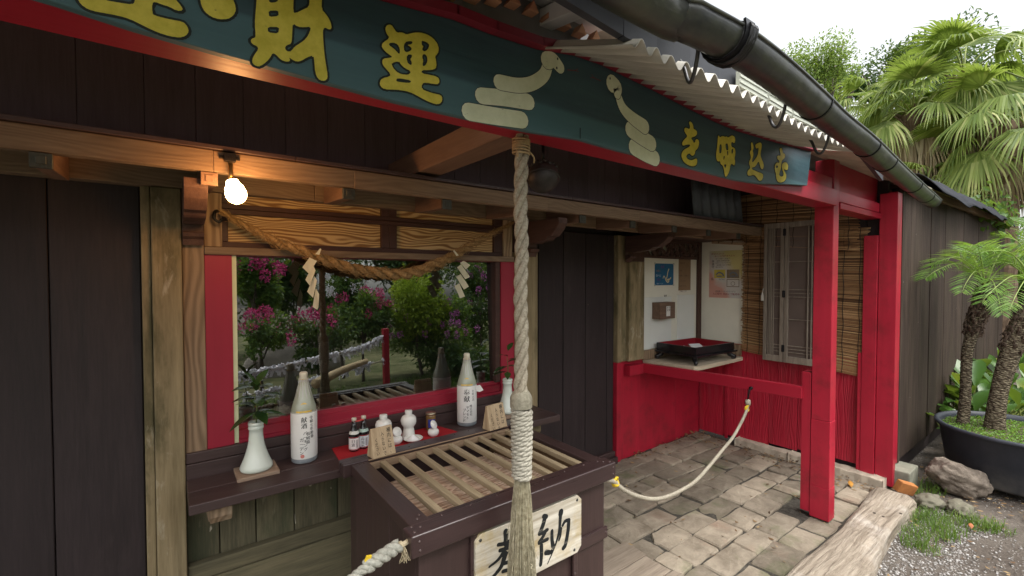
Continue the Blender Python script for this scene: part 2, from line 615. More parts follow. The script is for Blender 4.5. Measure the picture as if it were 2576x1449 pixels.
# left plank door
m = MB(); x = -2.2; XD = py(362, 1000, 2.34).x
for xe in (-1.6, -1.25, -0.9, -0.62, py(127, 800, 2.34).x, XD):
    m.box(x, xe - 0.003, 2.335 + rnd(0, 0.003), 2.36, 0.0, 1.97)
    x = xe
m.box(-2.2, XD, 2.361, 2.385, 0, 1.97)
m.build('plank_door', M['dark'], hall, bevel=0.0025, seg=1)
# left posts
m = MB()
m.box(XD + 0.002, -0.058, 2.283, 2.38, -0.02, 1.958)
m.build('corner_strip', M['postz'], hall, bevel=0.004)
m = MB()
m.box(-0.0565, 0.040, 2.262, 2.40, -0.02, 1.954)
m.build('pillar', M['postz'], hall, bevel=0.005)
m = MB()
m.box(0.0415, 0.1155, 2.286, 2.40, 0.79, 1.954)
m.build('pillar_board', M['postbrown'], hall, bevel=0.003)
# lintel along the whole front
m = MB()
for a, b in ((-2.2, 0.55), (0.5505, 2.02), (2.0205, 4.39)):
    m.box(a, b, 2.268, 2.33, 1.956, 2.07)
m.build('lintel', M['natx'], hall, bevel=0.004)
# fascia, little eave deck and rafters
m = MB()
for a, b in ((-2.2, 0.13), (0.1303, 0.63), (0.6303, 1.72), (1.7203, 2.55), (2.5503, 3.10), (3.1003, 4.365)):
    m.box(a, b, 1.945, 1.99, 1.977, 2.052, 0.0012)
m.build('fascia', M['natx'], hall, bevel=0.003)
m = MB()
for a, b in ((-2.2, 0.4), (0.402, 1.9), (1.902, 3.2), (3.202, 4.34)):
    m.box(a, b, 1.93, 2.31, 2.054, 2.07)
m.build('eave_deck', M['darkx'], hall, bevel=0.002, seg=1)
for xr in (-0.775, -0.305, 0.118, 0.610, 1.078, 1.535, 2.012, 2.490, 2.970, 3.44, 3.92):
    r = MB()
    r.prism([(2.267, 1.945), (1.966, 1.932), (1.966, 1.9755), (2.267, 2.03)], 'yz', xr - 0.022, xr + 0.022)
    ro = r.build('rafter', M['naty'], hall, bevel=0.002, seg=1)
    c = MB()
    c.box(xr - 0.0255, xr + 0.0255, 1.952, 1.9655, 1.928, 1.974)
    c.box(xr - 0.012, xr + 0.012, 1.949, 1.9515, 1.940, 1.964)
    c.build('end_cap', M['copper'] if xr != 0.118 else M['naty'], ro, bevel=0.0015, seg=1)
# scalloped bracket arms
prof = [(680, 250), (672, 290), (655, 320), (625, 380), (592, 425), (558, 474), (530, 480), (497, 496), (486, 516), (466, 536), (400, 552), (343, 562), (322, 580), (262, 584), (232, 577), (216, 600), (214, 632), (224, 650), (276, 656), (264, 690), (236, 716), (180, 728), (150, 758), (112, 778)]
pp = [px(1309.7 + 0.17635 * a, 511.1 + 0.17635 * b, 1.90) for a, b in prof]
pp = [(p.y, p.z) for p in pp]
pf = [(2.262, 1.952), (1.972, 1.952)] + pp[1:] + [(2.262, pp[-1][1])]
pf = [p for p in pf if p[0] <= 2.2621]
for xc, wd in ((0.0785, 0.072), (1.865, 0.07)):
    b = MB()
    b.prism(pf, 'yz', xc - wd / 2, xc + wd / 2)
    b.build('bracket_arm', M['browny'], hall, bevel=0.002, seg=1)
k = MB()
k.prism([(2.528 - (2.262 - p[0]) * 1.45, p[1] - 0.004) for p in pf], 'yz', 3.12, 3.2)
k.build('bracket_arm', M['browny'], hall, bevel=0.002, seg=1)

# transom over the window: figured panels in a dark frame
XA, XB = 0.205, 1.60
m = MB()
for a, b in ((XA, 0.886), (0.972, XB)):
    m.box(a, b, 2.325, 2.333, 1.752, 1.872)
    m.box(a, b, 2.325, 2.333, 1.918, 1.966)
m.build('transom_panel', M['panel'], hall)
m = MB()
m.box(0.182, 1.70, 2.312, 2.334, 1.7275, 1.7515)
m.box(0.182, 1.70, 2.306, 2.334, 1.873, 1.894)
m.box(0.182, 1.70, 2.310, 2.334, 1.8955, 1.917)
for a, b in ((0.182, 0.204), (0.887, 0.928), (0.930, 0.971), (1.601, 1.665)):
    m.box(a, b, 2.309, 2.335, 1.752, 1.8725)
    m.box(a, b, 2.309, 2.335, 1.9175, 1.966)
m.build('transom_frame', M['frame'], hall, bevel=0.0015, seg=1)
m = MB()
m.box(0.117, 0.181, 2.292, 2.36, 1.728, 1.955)
m.build('transom_upright', M['natz'], hall, bevel=0.002)
m = MB()
m.box(1.667, 1.735, 2.298, 2.36, 1.728, 1.955)
m.build('transom_upright', M['natz'], hall, bevel=0.002)
m = MB()
m.box(0.1165, 1.735, 2.279, 2.34, 1.694, 1.7265)
m.build('window_head_rail', M['natx'], hall, bevel=0.002)

# window
win = MB()
_o = [(0.1165, 0.79), (1.745, 0.79), (1.745, 1.6935), (0.1165, 1.6935)]
_i = [(0.2145, 0.868), (1.642, 0.868), (1.642, 1.6925), (0.2145, 1.6925)]
win.raw([(a, y_, b) for y_ in (2.291, 2.36) for q in (_o, _i) for a, b in q],
        [f for k in range(4) for n in [(k + 1) % 4] for f in ((k, n, 4 + n, 4 + k), (8 + n, 8 + k, 12 + k, 12 + n), (k, 8 + k, 8 + n, n), (4 + k, 4 + n, 12 + n, 12 + k))])
wf = win.build('window', M['redframe'], hall, bevel=0.002)
s = MB()
s.box(0.2150, 0.2315, 2.297, 2.36, 0.874, 1.6935)
s.build('cream_strip', M['cream'], wf)
s = MB()
s.box(1.606, 1.6415, 2.30, 2.36, 0.945, 1.6935)
s.build('reveal', M['frame'], wf)
s = MB()
s.prism([(2.288, 0.868), (2.288, 0.886), (2.302, 0.890), (2.304, 0.926), (2.318, 0.930), (2.320, 0.948), (2.36, 0.950), (2.36, 0.868)], 'yz', 0.2320, 1.6415)
s.build('sill', M['redsill'], wf, bevel=0.001, seg=1)
t = NT('dark_window_glass')
gl = t.n('BsdfGlossy'); gl.inputs['Roughness'].default_value = 0.0; gl.inputs['Color'].default_value = (0.93, 0.97, 0.95, 1)
tr = t.n('BsdfTransparent'); tr.inputs['Color'].default_value = (0.62, 0.66, 0.64, 1)
lw = t.n('LayerWeight'); lw.inputs['Blend'].default_value = 0.28
fr = t.math('ADD', t.math('MULTIPLY', lw.outputs['Fresnel'], 0.5), 0.26, True)
ms = t.n('MixShader')
t.l(fr, ms.inputs[0]); t.l(tr.outputs[0], ms.inputs[1]); t.l(gl.outputs[0], ms.inputs[2]); t.l(ms.outputs[0], t.o.inputs['Surface'])
s = MB()
s.raw([(0.232, 2.3315, 0.949), (1.606, 2.3315, 0.949), (1.606, 2.350, 1.6935), (0.232, 2.350, 1.6935)], [(0, 1, 2, 3)])
s.build('pane', t.m, wf)
# the dark display case behind the glass
inn = plain('dark_case_lining', (0.018, 0.016, 0.016), 0.9, 0.2, 4, 0)
s = MB()
s.box(0.12, 1.75, 2.90, 2.92, 0.86, 1.75)
s.box(0.10, 0.12, 2.361, 2.92, 0.86, 1.75)
s.box(1.7455, 1.7465, 2.361, 2.92, 0.86, 1.75)
s.box(0.10, 1.77, 2.361, 2.92, 0.84, 0.86)
s.box(0.10, 1.77, 2.361, 2.92, 1.751, 1.77)
s.build('display_case', inn, hall)

# wall under the shelf
m = MB(); x = 0.042
for xe in (0.16, 0.30, 0.46, 0.66, 0.86, 1.05, 1.3, 1.6, 1.76):
    m.box(x, xe - 0.004, 2.33 + rnd(0, 0.006), 2.37, 0.0, 0.79)
    x = xe
m.build('lower_wall_boards', M['mossy'], hall, bevel=0.004)
m = MB()
m.box(0.042, 1.76, 2.285, 2.329, 0.325, 0.395)
m.box(0.042, 1.76, 2.296, 2.329, 0.0, 0.318)
m.build('lower_wall_rail', M['mossyx'], hall, bevel=0.006)

# pillar right of the window, plank door, pillar of the alcove
m = MB()
m.box(1.7465, 1.925, 2.272, 2.60, -0.02, 1.757)
m.build('pillar', M['postz'], hall, bevel=0.006)
m = MB()
m.box(1.7465, 1.918, 2.276, 2.60, 1.7575, 1.955)
m.build('pillar_head', M['brownz'], hall, bevel=0.004)
m = MB(); x = 1.93
for xe in (2.2, 2.453, 2.701, 2.96, 3.05):
    m.box(x, xe - 0.006, 2.585 + rnd(0, 0.003), 2.61, 0.10, 1.956)
    x = xe
m.box(1.93, 3.05, 2.611, 2.63, 0.0, 2.0)
m.build('plank_door', M['dark'], hall, bevel=0.004)
m = MB()
m.box(1.93, 3.045, 2.53, 2.61, 0.0, 0.06)
m.box(1.93, 3.045, 2.56, 2.61, 0.0605, 0.099)
m.build('door_sill', M['darkx'], hall, bevel=0.005)
m = MB()
m.box(3.048, 3.10, 2.545, 2.66, 0.862, 1.955)
m.box(3.102, 3.178, 2.560, 2.66, 0.862, 1.955)
m.box(3.180, 3.288, 2.528, 2.66, 0.862, 1.735)
m.box(3.291, 3.392, 2.530, 2.66, 0.862, 1.735)
m.build('pillar', M['postz'], hall, bevel=0.005)
m = MB()
m.box(3.181, 3.392, 2.532, 2.66, 1.7355, 1.955)
m.build('pillar_head', M['brownz'], hall, bevel=0.003)

# alcove: red boarding below, pale panels above
m = MB()
m.box(3.046, 3.10, 2.548, 2.66, -0.02, 0.8615)
m.box(3.101, 3.165, 2.575, 2.66, -0.02, 0.8615)
x = 3.166
for xe in (3.42, 3.98, 4.42):
    m.box(x, xe - 0.0015, 2.592 + rnd(0, 0.003), 2.66, -0.02, 0.8615)
    x = xe
m.build('alcove_back_boards', M['red'], hall, bevel=0.003)
XR = 4.40
m = MB(); y = 2.588
for i, ye in enumerate((2.33, 2.12, 1.90, 1.66, 1.44, 1.19)):
    zb = 0.005 + 0.016 * i + rnd(0, 0.012)
    m.box(XR + rnd(0, 0.004), XR + 0.03, ye + 0.002, y, zb, 0.95)
    y = ye
m.build('alcove_side_boards', M['redgrain'], hall, bevel=0.002, seg=1)
m = MB()
m.box(XR - 0.012, XR, 2.28, 2.31, 0.0, 0.86)
m.build('alcove_batten', M['red'], hall, bevel=0.002)
m = MB()
m.box(3.393, 4.344, 2.60, 2.66, 0.862, 1.775)
m.box(XR, XR + 0.03, 2.145, 2.574, 0.951, 1.955)
m.build('alcove_panel', M['plaster'], hall)
m = MB()
m.box(3.46, 3.90, 2.592, 2.5995, 0.93, 1.41)
m.box(4.00, 4.30, 2.592, 2.5995, 0.93, 1.42)
m.build('cover_sheet', plain('white_cover_sheet', (0.70, 0.71, 0.66), 0.5, 0.04, 3, 0.02), hall, bevel=0.002, seg=1)
m = MB()
m.box(4.345, 4.399, 2.575, 2.66, 0.926, 1.955)
m.build('corner_post', M['brownz'], hall, bevel=0.003)
m = MB()
m.box(3.44, 4.318, 2.562, 2.5995, 0.842, 0.925)
m.box(XR - 0.03, XR - 0.001, 2.15, 2.539, 0.842, 0.945)
m.build('alcove_skirting', M['postbrown'], hall, bevel=0.002)
# carved transom of the alcove
m = MB()
m.box(3.394, 4.318, 2.57, 2.60, 1.776, 1.80)
m.box(3.394, 4.318, 2.57, 2.60, 1.93, 1.955)
random.seed(5)
for i in range(34):
    xx = 3.42 + i * 0.0265
    pth = [(xx + rnd(-.02, .02), 2.585, 1.80), (xx + rnd(-.04, .04), 2.582, 1.84), (xx + rnd(-.05, .05), 2.585, 1.885), (xx + rnd(-.03, .03), 2.585, 1.93)]
    m.tube(smooth_path(pth, 4), 0.009 + rnd(0, 0.005), 6)
m.build('carved_transom', M['browny'], hall)
m = MB()
m.box(3.394, 4.318, 2.615, 2.64, 1.776, 1.955)
m.build('transom_backing', M['plaster'], hall)
m = MB(); m.box(3.394, 4.398, 2.331, 2.66, 1.9575, 1.985)
m.build('alcove_soffit', M['brownz'], hall)
# the dark void above the alcove and the porch ceiling
m = MB()
for i in range(12):
    y0 = 1.19 + i * 0.1
    m.box(-2.2, 5.0, y0, y0 + 0.097, 2.62 + 0.0 * i, 2.64)
m.build('porch_ceiling', wood('bare_ceiling_boards', (0.30, 0.22, 0.16), (0.45, 0.35, 0.26), 'x', 0.75), hall, bevel=0.002, seg=1)  # unseen boards, made pale to bounce light onto the upper wall
m = MB()
m.box(-2.2, 4.44, 2.93, 2.97, -0.05, 2.62)
m.box(-2.2, 4.44, 2.362, 2.97, 2.10, 2.13)
m.build('back_wall', M['dark'], hall)
# upper right wall above the blinds
m = MB()
m.box(XR + 0.001, XR + 0.03, 1.19, 2.6, 1.957, 2.62)
m.box(XR + 0.031, XR + 0.05, 1.19, 2.7, 0.0, 2.62)
m.box(4.43, 4.46, 1.062, 1.189, 0.10, 2.40)
m.build('side_wall_back', M['dark'], hall)
# rusty sheet hung above the fascia on the right
t = NT('blue_grey_metal_sheet')
g = t.noise(t.coord((1, 1, 1)), 5, 6, 0.65)
t.done(t.ramp(g, [(0.3, (0.05, 0.055, 0.06)), (0.7, (0.10, 0.11, 0.115))]), 0.55, t.bump(g, 0.1, 0.004), 0.4, 0.0)
m = MB()
def _cs(u, v):
    xx = 3.28 + 0.78 * u
    return (xx, 1.99 + 0.012 * math.sin(u * 2 * PI * 6) + 0.03 * v, 2.075 + 0.3 * v)
m.grid(_cs, 72, 2)
m.build('metal_sheet', t.m, hall, smooth=True, solid=0.002)
# red end boards where the alcove meets the front
m = MB()
m.box(4.345, 4.41, 1.098, 1.188, 0.035, 1.92)
m.box(4.352, 4.399, 1.189, 1.215, 0.06, 1.0)
m.build('end_board', M['red'], hall, bevel=0.003)
m = MB()
m.box(4.36, 4.425, 0.985, 1.095, 0.0, 2.235)
m.build('end_post', M['red'], hall, bevel=0.003)
m = MB()
m.box(4.427, 4.565, 1.005, 1.06, 0.135, 2.25)
m.build('end_fascia', M['red'], hall, bevel=0.003)
# ================================================================== porch: red posts and beam, corrugated roof
porch = thing('porch_frame', 'crimson painted porch post and beam carrying a cream corrugated roof', 'porch', (3.44, 1.13, 0))
m = MB()
m.box(3.4035, 3.5015, 1.0895, 1.2035, 0.0, 0.215)
m.box(3.4045, 3.5005, 1.0905, 1.2025, 0.2151, 0.655)
m.box(3.4060, 3.4990, 1.0920, 1.2010, 0.6551, 2.36)
m.build('post', M['red'], porch, bevel=0.0035, seg=2)
m = MB()
m.box(3.41, 3.496, 1.206, 1.262, 0.02, 0.96)
m.build('post_back', M['red'], porch, bevel=0.003)
m = MB()
m.box(-2.2, 3.40, 1.072, 1.195, 2.052, 2.155)
m.build('front_beam', M['redx'], porch, bevel=0.004)
m = MB()
m.box(-2.2, 3.40, 1.10, 1.18, 2.158, 2.235)
m.build('upper_beam', M['redx'], porch, bevel=0.003)
m = MB()
m.box(3.505, 4.358, 1.085, 1.19, 2.045, 2.085)
m.box(3.505, 4.358, 1.095, 1.19, 2.092, 2.165)
m.build('side_beam', M['redx'], porch, bevel=0.003)
m = MB()
m.box(3.505, 4.9, 1.13, 1.17, 2.168, 2.39)
m.build('side_panel', M['redx'], porch, bevel=0.002)
m = MB()
m.box(0.925, 1.04, 1.196, 2.308, 2.085, 2.19)
m.build('tie_beam', M['naty'], porch, bevel=0.003)
# dark red batten along the top of the board
TOPPX = [(950, -2), (1137, 48), (1236, 86), (1352, 124), (1440, 138), (1513, 163), (1639, 225), (1740, 277), (1800, 307), (1853, 329), (1950, 358), (2041, 381)]
m = MB()
tb = [(-1.3, 2.20), (0.117, 2.226)] + [(q.x, q.z) for q in (py(c_, d_, 1.046) for c_, d_ in TOPPX)]
for (a, za), (b, zb) in zip(tb, tb[1:]):
    m.beam((a, 1.035, za + 0.012), (b + 0.004, 1.035, zb + 0.012), 0.035, 0.024)
m.build('top_batten', paint('dark_red_batten', (0.20, 0.014, 0.028), 'x', 0.5, 0.25, 0.2), porch)

# corrugated sheet: wavy lower edge, rising towards the building
wave = [(1590, 100), (1680, 151), (1801, 201), (1893, 247), (1971, 293), (2034, 328), (2091, 352), (2172, 378)]
EZ = 2.172
edge = [pz(a, b, EZ + (0.03 if a > 2100 else 0)) for a, b in wave]
corr = NT('cream_corrugated_sheet')
g = corr.noise(corr.coord((1, 1, 1)), 4, 6, 0.7)
gs = corr.noise(corr.coord((16, 1.2, 1.2)), 2.0, 5, 0.7)
c_ = corr.mix(corr.ramp(gs, [(0.35, 0.0), (0.75, 1.0)]), (0.68, 0.65, 0.57), (0.48, 0.455, 0.40))
c_ = corr.mix(corr.ramp(g, [(0.62, 0.0), (0.75, 0.5)]), c_, (0.25, 0.23, 0.20))
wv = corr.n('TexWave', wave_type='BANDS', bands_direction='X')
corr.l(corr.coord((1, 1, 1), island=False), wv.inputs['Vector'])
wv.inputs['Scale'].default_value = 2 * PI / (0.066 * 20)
gr_ = corr.math('MULTIPLY', corr.ramp(wv.outputs['Fac'], [(0.45, 0.0), (0.95, 1.0)]), corr.ramp(gs, [(0.3, 0.25), (0.7, 0.75)]))  # painted bands stand in for the wave shading, broken up by dirt streaks
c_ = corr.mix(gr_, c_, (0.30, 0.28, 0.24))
corr.done(c_, 0.5, None, 0.3)
XE0, XE1 = edge[0].x, edge[-1].x
def edge_at(x):
    for a, b in zip(edge, edge[1:]):
        if a.x <= x <= b.x:
            k = (x - a.x) / (b.x - a.x)
            return a.lerp(b, k)
    return edge[0] if x < XE0 else edge[-1]
NW = 300
def _corr(u, v):
    x = XE0 + (XE1 - XE0) * u
    e = edge_at(x)
    y = e.y + (1.085 - e.y) * v
    zt = float(np.interp(x, [q[0] for q in tb], [q[1] for q in tb])) + 0.034
    z = e.z + (zt - e.z) * v + 0.0150 * math.sin(2 * PI * x / 0.066)
    return (x, y, z)
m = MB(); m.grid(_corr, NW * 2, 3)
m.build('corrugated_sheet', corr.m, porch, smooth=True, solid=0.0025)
m = MB()
m.raw([(3.02, 0.845, 2.285), (4.75, 0.87, 2.285), (4.75, 1.16, 2.375), (3.02, 1.16, 2.375)], [(0, 1, 2, 3)])
m.build('side_soffit', plain('dirty_cream_soffit', (0.50, 0.46, 0.36), 0.7, 0.3, 6, 0.2), porch, solid=0.01)
# older left part of the eave: pale painted soffit boards, rafters, peeling patch
pee = NT('peeling_white_soffit')
v = pee.coord((1, 1, 1))
n1 = pee.noise(v, 7, 7, 0.65, 0.4)
f = pee.ramp(n1, [(0.52, 0.0), (0.54, 1.0)])
f2 = pee.ramp(pee.noise(v, 16, 5, 0.6), [(0.55, 0.0), (0.57, 1.0)])
c_ = pee.mix(f, (0.30, 0.075, 0.07), (0.55, 0.53, 0.48))
c_ = pee.mix(pee.math('MULTIPLY', f2, 0.6), c_, (0.35, 0.34, 0.33))
pee.done(c_, 0.7, pee.bump(n1, 0.8, 0.01), 0.2)
sof = plain('pale_soffit_board', (0.44, 0.44, 0.43), 0.65, 0.2, 3.5, 0.15)
m = MB()
m.raw([(-2.2, 1.09, 2.40), (1.16, 1.09, 2.43), (1.16, 0.42, 2.33), (-2.2, 0.42, 2.33)], [(0, 1, 2, 3)])
m.build('soffit', sof, porch, solid=0.008)
m = MB()
m.raw([(0.62, 1.06, 2.418), (0.84, 1.06, 2.421), (0.87, 0.74, 2.371), (0.74, 0.66, 2.357), (0.60, 0.78, 2.375)], [(0, 1, 2, 3, 4)])
m.build('peeling_patch', pee.m, porch, solid=0.006)
wpr = plain('white_painted_rafter', (0.60, 0.59, 0.58), 0.6, 0.15, 6, 0.2)
for xr in (0.10, 0.34, 0.545, 0.93):
    m = MB()
    m.beam((xr, 1.08, 2.388), (xr, 0.45, 2.296), 0.05, 0.05)
    m.build('soffit_rafter', wpr, porch, bevel=0.002)
m = MB(); m.box(-2.2, 1.08, 1.062, 1.071, 2.16, 2.42)
m.build('upper_board', plain('grey_upper_board', (0.20, 0.19, 0.19), 0.7, 0.3, 5, 0.2), porch)
ote = plain('orange_tile_end', (0.50, 0.25, 0.14), 0.8, 0.2, 14, 0.2)
for i in range(13):
    m = MB()
    xr = 0.32 + i * 0.066
    zt = 2.235 + 0.24 * max(0, xr - 0.30) if xr < 0.8 else 2.352
    m.prism([(xr - 0.02, zt + 0.012), (xr + 0.02, zt + 0.014), (xr, zt + 0.045)], 'xz', 1.02, 1.055)
    m.build('tile_end', ote, porch, bevel=0.002)
# roof slabs over everything (keeps the porch dark under its roof)
m = MB()
m.raw([(-2.4, 1.10, 2.475), (4.5, 1.20, 2.43), (4.5, 3.4, 2.95), (-2.4, 3.4, 2.95)], [(0, 1, 2, 3)])
m.build('roof_slab', plain('grey_roof_sheet', (0.16, 0.16, 0.16), 0.7, 0.2, 4, 0.1), porch, solid=0.03)
# eave board and white plastic strips behind the wavy edge
m = MB()
pts = [e + Vector((0, 0.035, 0.085)) for e in [edge_at(XE0 + (XE1 - XE0) * k / 12) for k in range(13)]]
pts = [Vector((-1.5, pts[0].y - 0.03, pts[0].z + 0.04)), Vector((0.3, pts[0].y - 0.02, pts[0].z + 0.03))] + pts + [Vector((3.6, 0.90, 2.27))]
for a, b in zip(pts, pts[1:]):
    m.beam(a, b, 0.02, 0.13)
m.build('eave_board', plain('black_eave_board', (0.035, 0.037, 0.045), 0.5, 0.3, 6, 0.15), porch)
m = MB()
for a, b in ((0.30, 0.415), (0.425, 0.54), (0.55, 0.80)):
    A = edge_at(XE0 + (XE1 - XE0) * a) + Vector((0, 0.010, 0.045))
    B = edge_at(XE0 + (XE1 - XE0) * b) + Vector((0, 0.010, 0.045))
    m.beam(A, B, 0.012, 0.048)
    m.beam(A + Vector((0, -0.007, 0.008)), B + Vector((0, -0.007, 0.008)), 0.004, 0.006)
    m.beam(A + Vector((0, -0.007, -0.01)), B + Vector((0, -0.007, -0.01)), 0.004, 0.006)
m.build('plastic_strip', plain('white_plastic_strip', (0.50, 0.52, 0.44), 0.45, 0.12, 20, 0.05), porch)

# ------------------------------------------------------------------ rain gutter
gut = thing('rain_gutter', 'dark grey half round rain gutter hanging under the eave, bent at its far end', 'gutter', (1.5, 0.6, 2.2))
up_e = [(1560, -105), (1740, 0), (1870, 72), (1960, 140), (2055, 228), (2110, 290), (2175, 345), (2235, 392), (2300, 447), (2375, 500)]
lo_e = [(1480, -30), (1690, 72), (1790, 118), (1900, 186), (2000, 256), (2075, 306), (2165, 368), (2215, 418), (2265, 462), (2318, 512)]
cen = []
for (a, b), (c, d) in zip(up_e, lo_e):
    cxx, cyy = (a + c) / 2, (b + d) / 2
    k = cxx
    cen.append(pz(cxx, cyy, 2.185 if cxx < 2100 else 2.185 - 0.00006 * (cxx - 2100)))
cen = [Vector((-1.5, cen[0].y - 0.05, 2.2))] + cen
cp = smooth_path(cen, 6)
gm = NT('dark_pvc_gutter')
v = gm.coord((1, 1, 1))
g = gm.noise(v, 3.5, 7, 0.7)
g2 = gm.noise(gm.coord((2, 8, 8)), 4, 5, 0.7)
c_ = gm.mix(gm.ramp(g, [(0.40, 0.0), (0.72, 1.0)]), (0.022, 0.023, 0.028), (0.085, 0.092, 0.058))
c_ = gm.mix(gm.ramp(g2, [(0.58, 0.0), (0.78, 0.6)]), c_, (0.17, 0.17, 0.18))
gm.done(c_, gm.math('ADD', gm.math('MULTIPLY', g, 0.3), 0.2), gm.bump(g2, 0.25, 0.004, gm.bump(gm.noise(v, 5, 3, .5), 0.35, 0.02)), 0.5)
def half_pipe(mb, path, r, th=0.003, n=14, a0=PI, a1=2 * PI, lip=True):
    m_ = len(path)
    secs = []
    for i in range(m_):
        t_ = (path[min(i + 1, m_ - 1)] - path[max(i - 1, 0)]).normalized()
        side = t_.cross(Vector((0, 0, 1))).normalized()
        sec = []
        for k in range(n + 1):
            a = a0 + (a1 - a0) * k / n
            sec.append(path[i] + side * math.cos(a) * r + Vector((0, 0, 1)) * math.sin(a) * r)
        for k in range(n, -1, -1):
            a = a0 + (a1 - a0) * k / n
            sec.append(path[i] + side * math.cos(a) * (r - th) + Vector((0, 0, 1)) * (math.sin(a) * (r - th)))
        secs.append(sec)
    L = len(secs[0])
    V = [p for s_ in secs for p in s_]
    F = [(i * L + k, i * L + (k + 1) % L, (i + 1) * L + (k + 1) % L, (i + 1) * L + k) for i in range(m_ - 1) for k in range(L)]
    F.append(tuple(range(L))); F.append(tuple(range((m_ - 1) * L, m_ * L))[::-1])
    mb.raw(V, F)
GR = 0.050
m = MB(); half_pipe(m, cp, GR)
m.build('trough', gm.m, gut, smooth=True)
m = MB()
for sgn in (-1, 1):
    lp = []
    for i, p in enumerate(cp):
        t_ = (cp[min(i + 1, len(cp) - 1)] - cp[max(i - 1, 0)]).normalized()
        sd_ = t_.cross(Vector((0, 0, 1))).normalized()
        lp.append(p + sd_ * GR * sgn + Vector((0, 0, 0.002)))
    m.tube(lp, 0.0045, 6)
m.build('rolled_lip', gm.m, gut, smooth=True)
def near_px(xp):
    best = min(range(len(cp)), key=lambda i: abs(proj(cp[i])[0] - xp))
    return best
def proj(p):
    q = Vector(p) - _O
    z_ = q.dot(_f)
    if z_ <= 0.01: return (-9999, 0)
    return (1288 + FPX * q.dot(_r) / z_, 724.5 - FPX * q.dot(_u) / z_)
blk = plain('black_tape', (0.012, 0.012, 0.014), 0.35, 0.3, 40, 0.4, 0.5)
def bracket_ring(xp, wdt, r):
    i = near_px(xp)
    p = cp[i]; t_ = (cp[min(i + 1, len(cp) - 1)] - cp[i - 1]).normalized()
    mm = MB()
    half_pipe(mm, [p - t_ * wdt / 2, p, p + t_ * wdt / 2], r, 0.006, 14, PI * 0.9, 2.1 * PI)
    return mm, p, t_
mm, p, t_ = bracket_ring(1835, 0.045, GR + 0.008)
for q in range(7):
    a = rnd(-0.02, 0.02)
    fr_ = []
    sd_ = t_.cross(Vector((0, 0, 1))).normalized()
    for k in range(20):
        an = 2 * PI * k / 19
        fr_.append(p + t_ * (a + 0.012 * math.sin(an + q)) + sd_ * math.cos(an) * (GR + 0.010) + Vector((0, 0, 1)) * math.sin(an) * (GR + 0.010) * (1 if math.sin(an) < 0 else 0.42))
    mm.tube(fr_, 0.0042, 5, cap=False)
mm.build('tape_wrap', blk, gut, smooth=True)
for xp in (2045, 2180, 2225, 2290, 2330):
    mm, p, t_ = bracket_ring(xp, 0.010, GR + 0.003)
    mm.build('wire_band', M['iron'], gut, smooth=True)
for xp, ln in ((1800, 0.10), (2010, 0.10), (2120, 0.06)):
    i = near_px(xp); p = cp[i]
    e = edge_at(p.x + 0.12)
    mm = MB()
    q = [p + Vector((0.02, 0.045, 0.03)), p + Vector((0.03, 0.06, -0.04)), p + Vector((0.05, 0.085, -0.075)), p + Vector((0.08, 0.115, -0.06)), p + Vector((0.10, 0.14, -0.01)), p + Vector((0.11, 0.16, 0.02))]
    mm.tube(smooth_path(q, 5), 0.0052, 8)
    mm.build('hook', plain('grey_hook', (0.10, 0.10, 0.105), 0.4, 0.3, 30, 0.1, 0.5, 0.6), gut, smooth=True)
mm = MB()
for (a, b) in (((2040, 215), (2062, 232)), ((2050, 232), (2068, 236))):
    A, B = pz(*a, 2.20), pz(*b, 2.20)
    mm.tube([A + Vector((0, -0.012, 0)), (A + B) / 2 + Vector((0, -0.02, 0.006)), B + Vector((0, -0.012, 0))], 0.0018, 5)
mm.build('wire_twist', M['steel'], gut, smooth=True)

# ------------------------------------------------------------------ painted name board
YS = 1.046
def SP(a, b):            # picture point -> (x, z) on the board
    p = py(a, b, YS); return (p.x, p.z)
def Z1(a, b): return SP(a * 0.3527, b * 0.3527)
def Z2(a, b): return SP(830.6 + a * 0.3527, b * 0.3527)
def Z3(a, b): return SP(1681.6 + a * 0.3527, b * 0.3527)
board = thing('name_board', 'teal painted name board with yellow brush characters and two white snakes', 'sign board', (1.0, YS, 2.2))
bt = [(-1.3, 2.205), (0.117, 2.228)] + [SP(*q) for q in TOPPX]
bb = [SP(2031, 467), SP(1990, 464), SP(1918, 462), SP(1890, 459), SP(1850, 452), SP(1760, 428), SP(1680, 408), SP(1560, 378), SP(1462, 350), SP(1335, 330), SP(1180, 297), SP(1000, 255), SP(850, 214), SP(560, 135), SP(330, 68), SP(130, 2)]
bb = bb + [(-0.5, 2.065), (-1.3, 2.075)]
t = NT('teal_board_paint')
v = t.coord(AX['x'])
g = t.noise(v, 1.8, 7, 0.65, 0.5)
lo = t.noise(t.coord((1, 1, 1)), 2.2, 4, 0.6)
c_ = t.mix(t.ramp(t.math('ADD', t.math('MULTIPLY', g, 0.55), t.math('MULTIPLY', lo, 0.45)), [(0.35, 0.0), (0.68, 1.0)]), (0.036, 0.070, 0.090), (0.056, 0.118, 0.138))
fz = t.ramp(t.noise(t.coord((2, 30, 30)), 3, 5, 0.7), [(0.66, 0.0), (0.74, 1.0)])
c_ = t.mix(t.math('MULTIPLY', fz, 0.45), c_, (0.10, 0.21, 0.225))
sxz = t.n('SeparateXYZ'); tcb = t.n('TexCoord'); t.l(tcb.outputs['Object'], sxz.inputs[0])
low = t.ramp(t.math('ADD', t.math('ADD', sxz.outputs['Z'], 0.125), t.math('MULTIPLY', t.math('SUBTRACT', g, 0.5), 0.02)), [(0.040, 1.0), (0.048, 0.0)])
c_ = t.mix(t.math('MULTIPLY', low, 0.55), c_, (0.085, 0.19, 0.215))
kn = t.ramp(t.noise(t.coord((1, 1, 1)), 15, 2, 0.5), [(0.775, 0.0), (0.785, 1.0)])
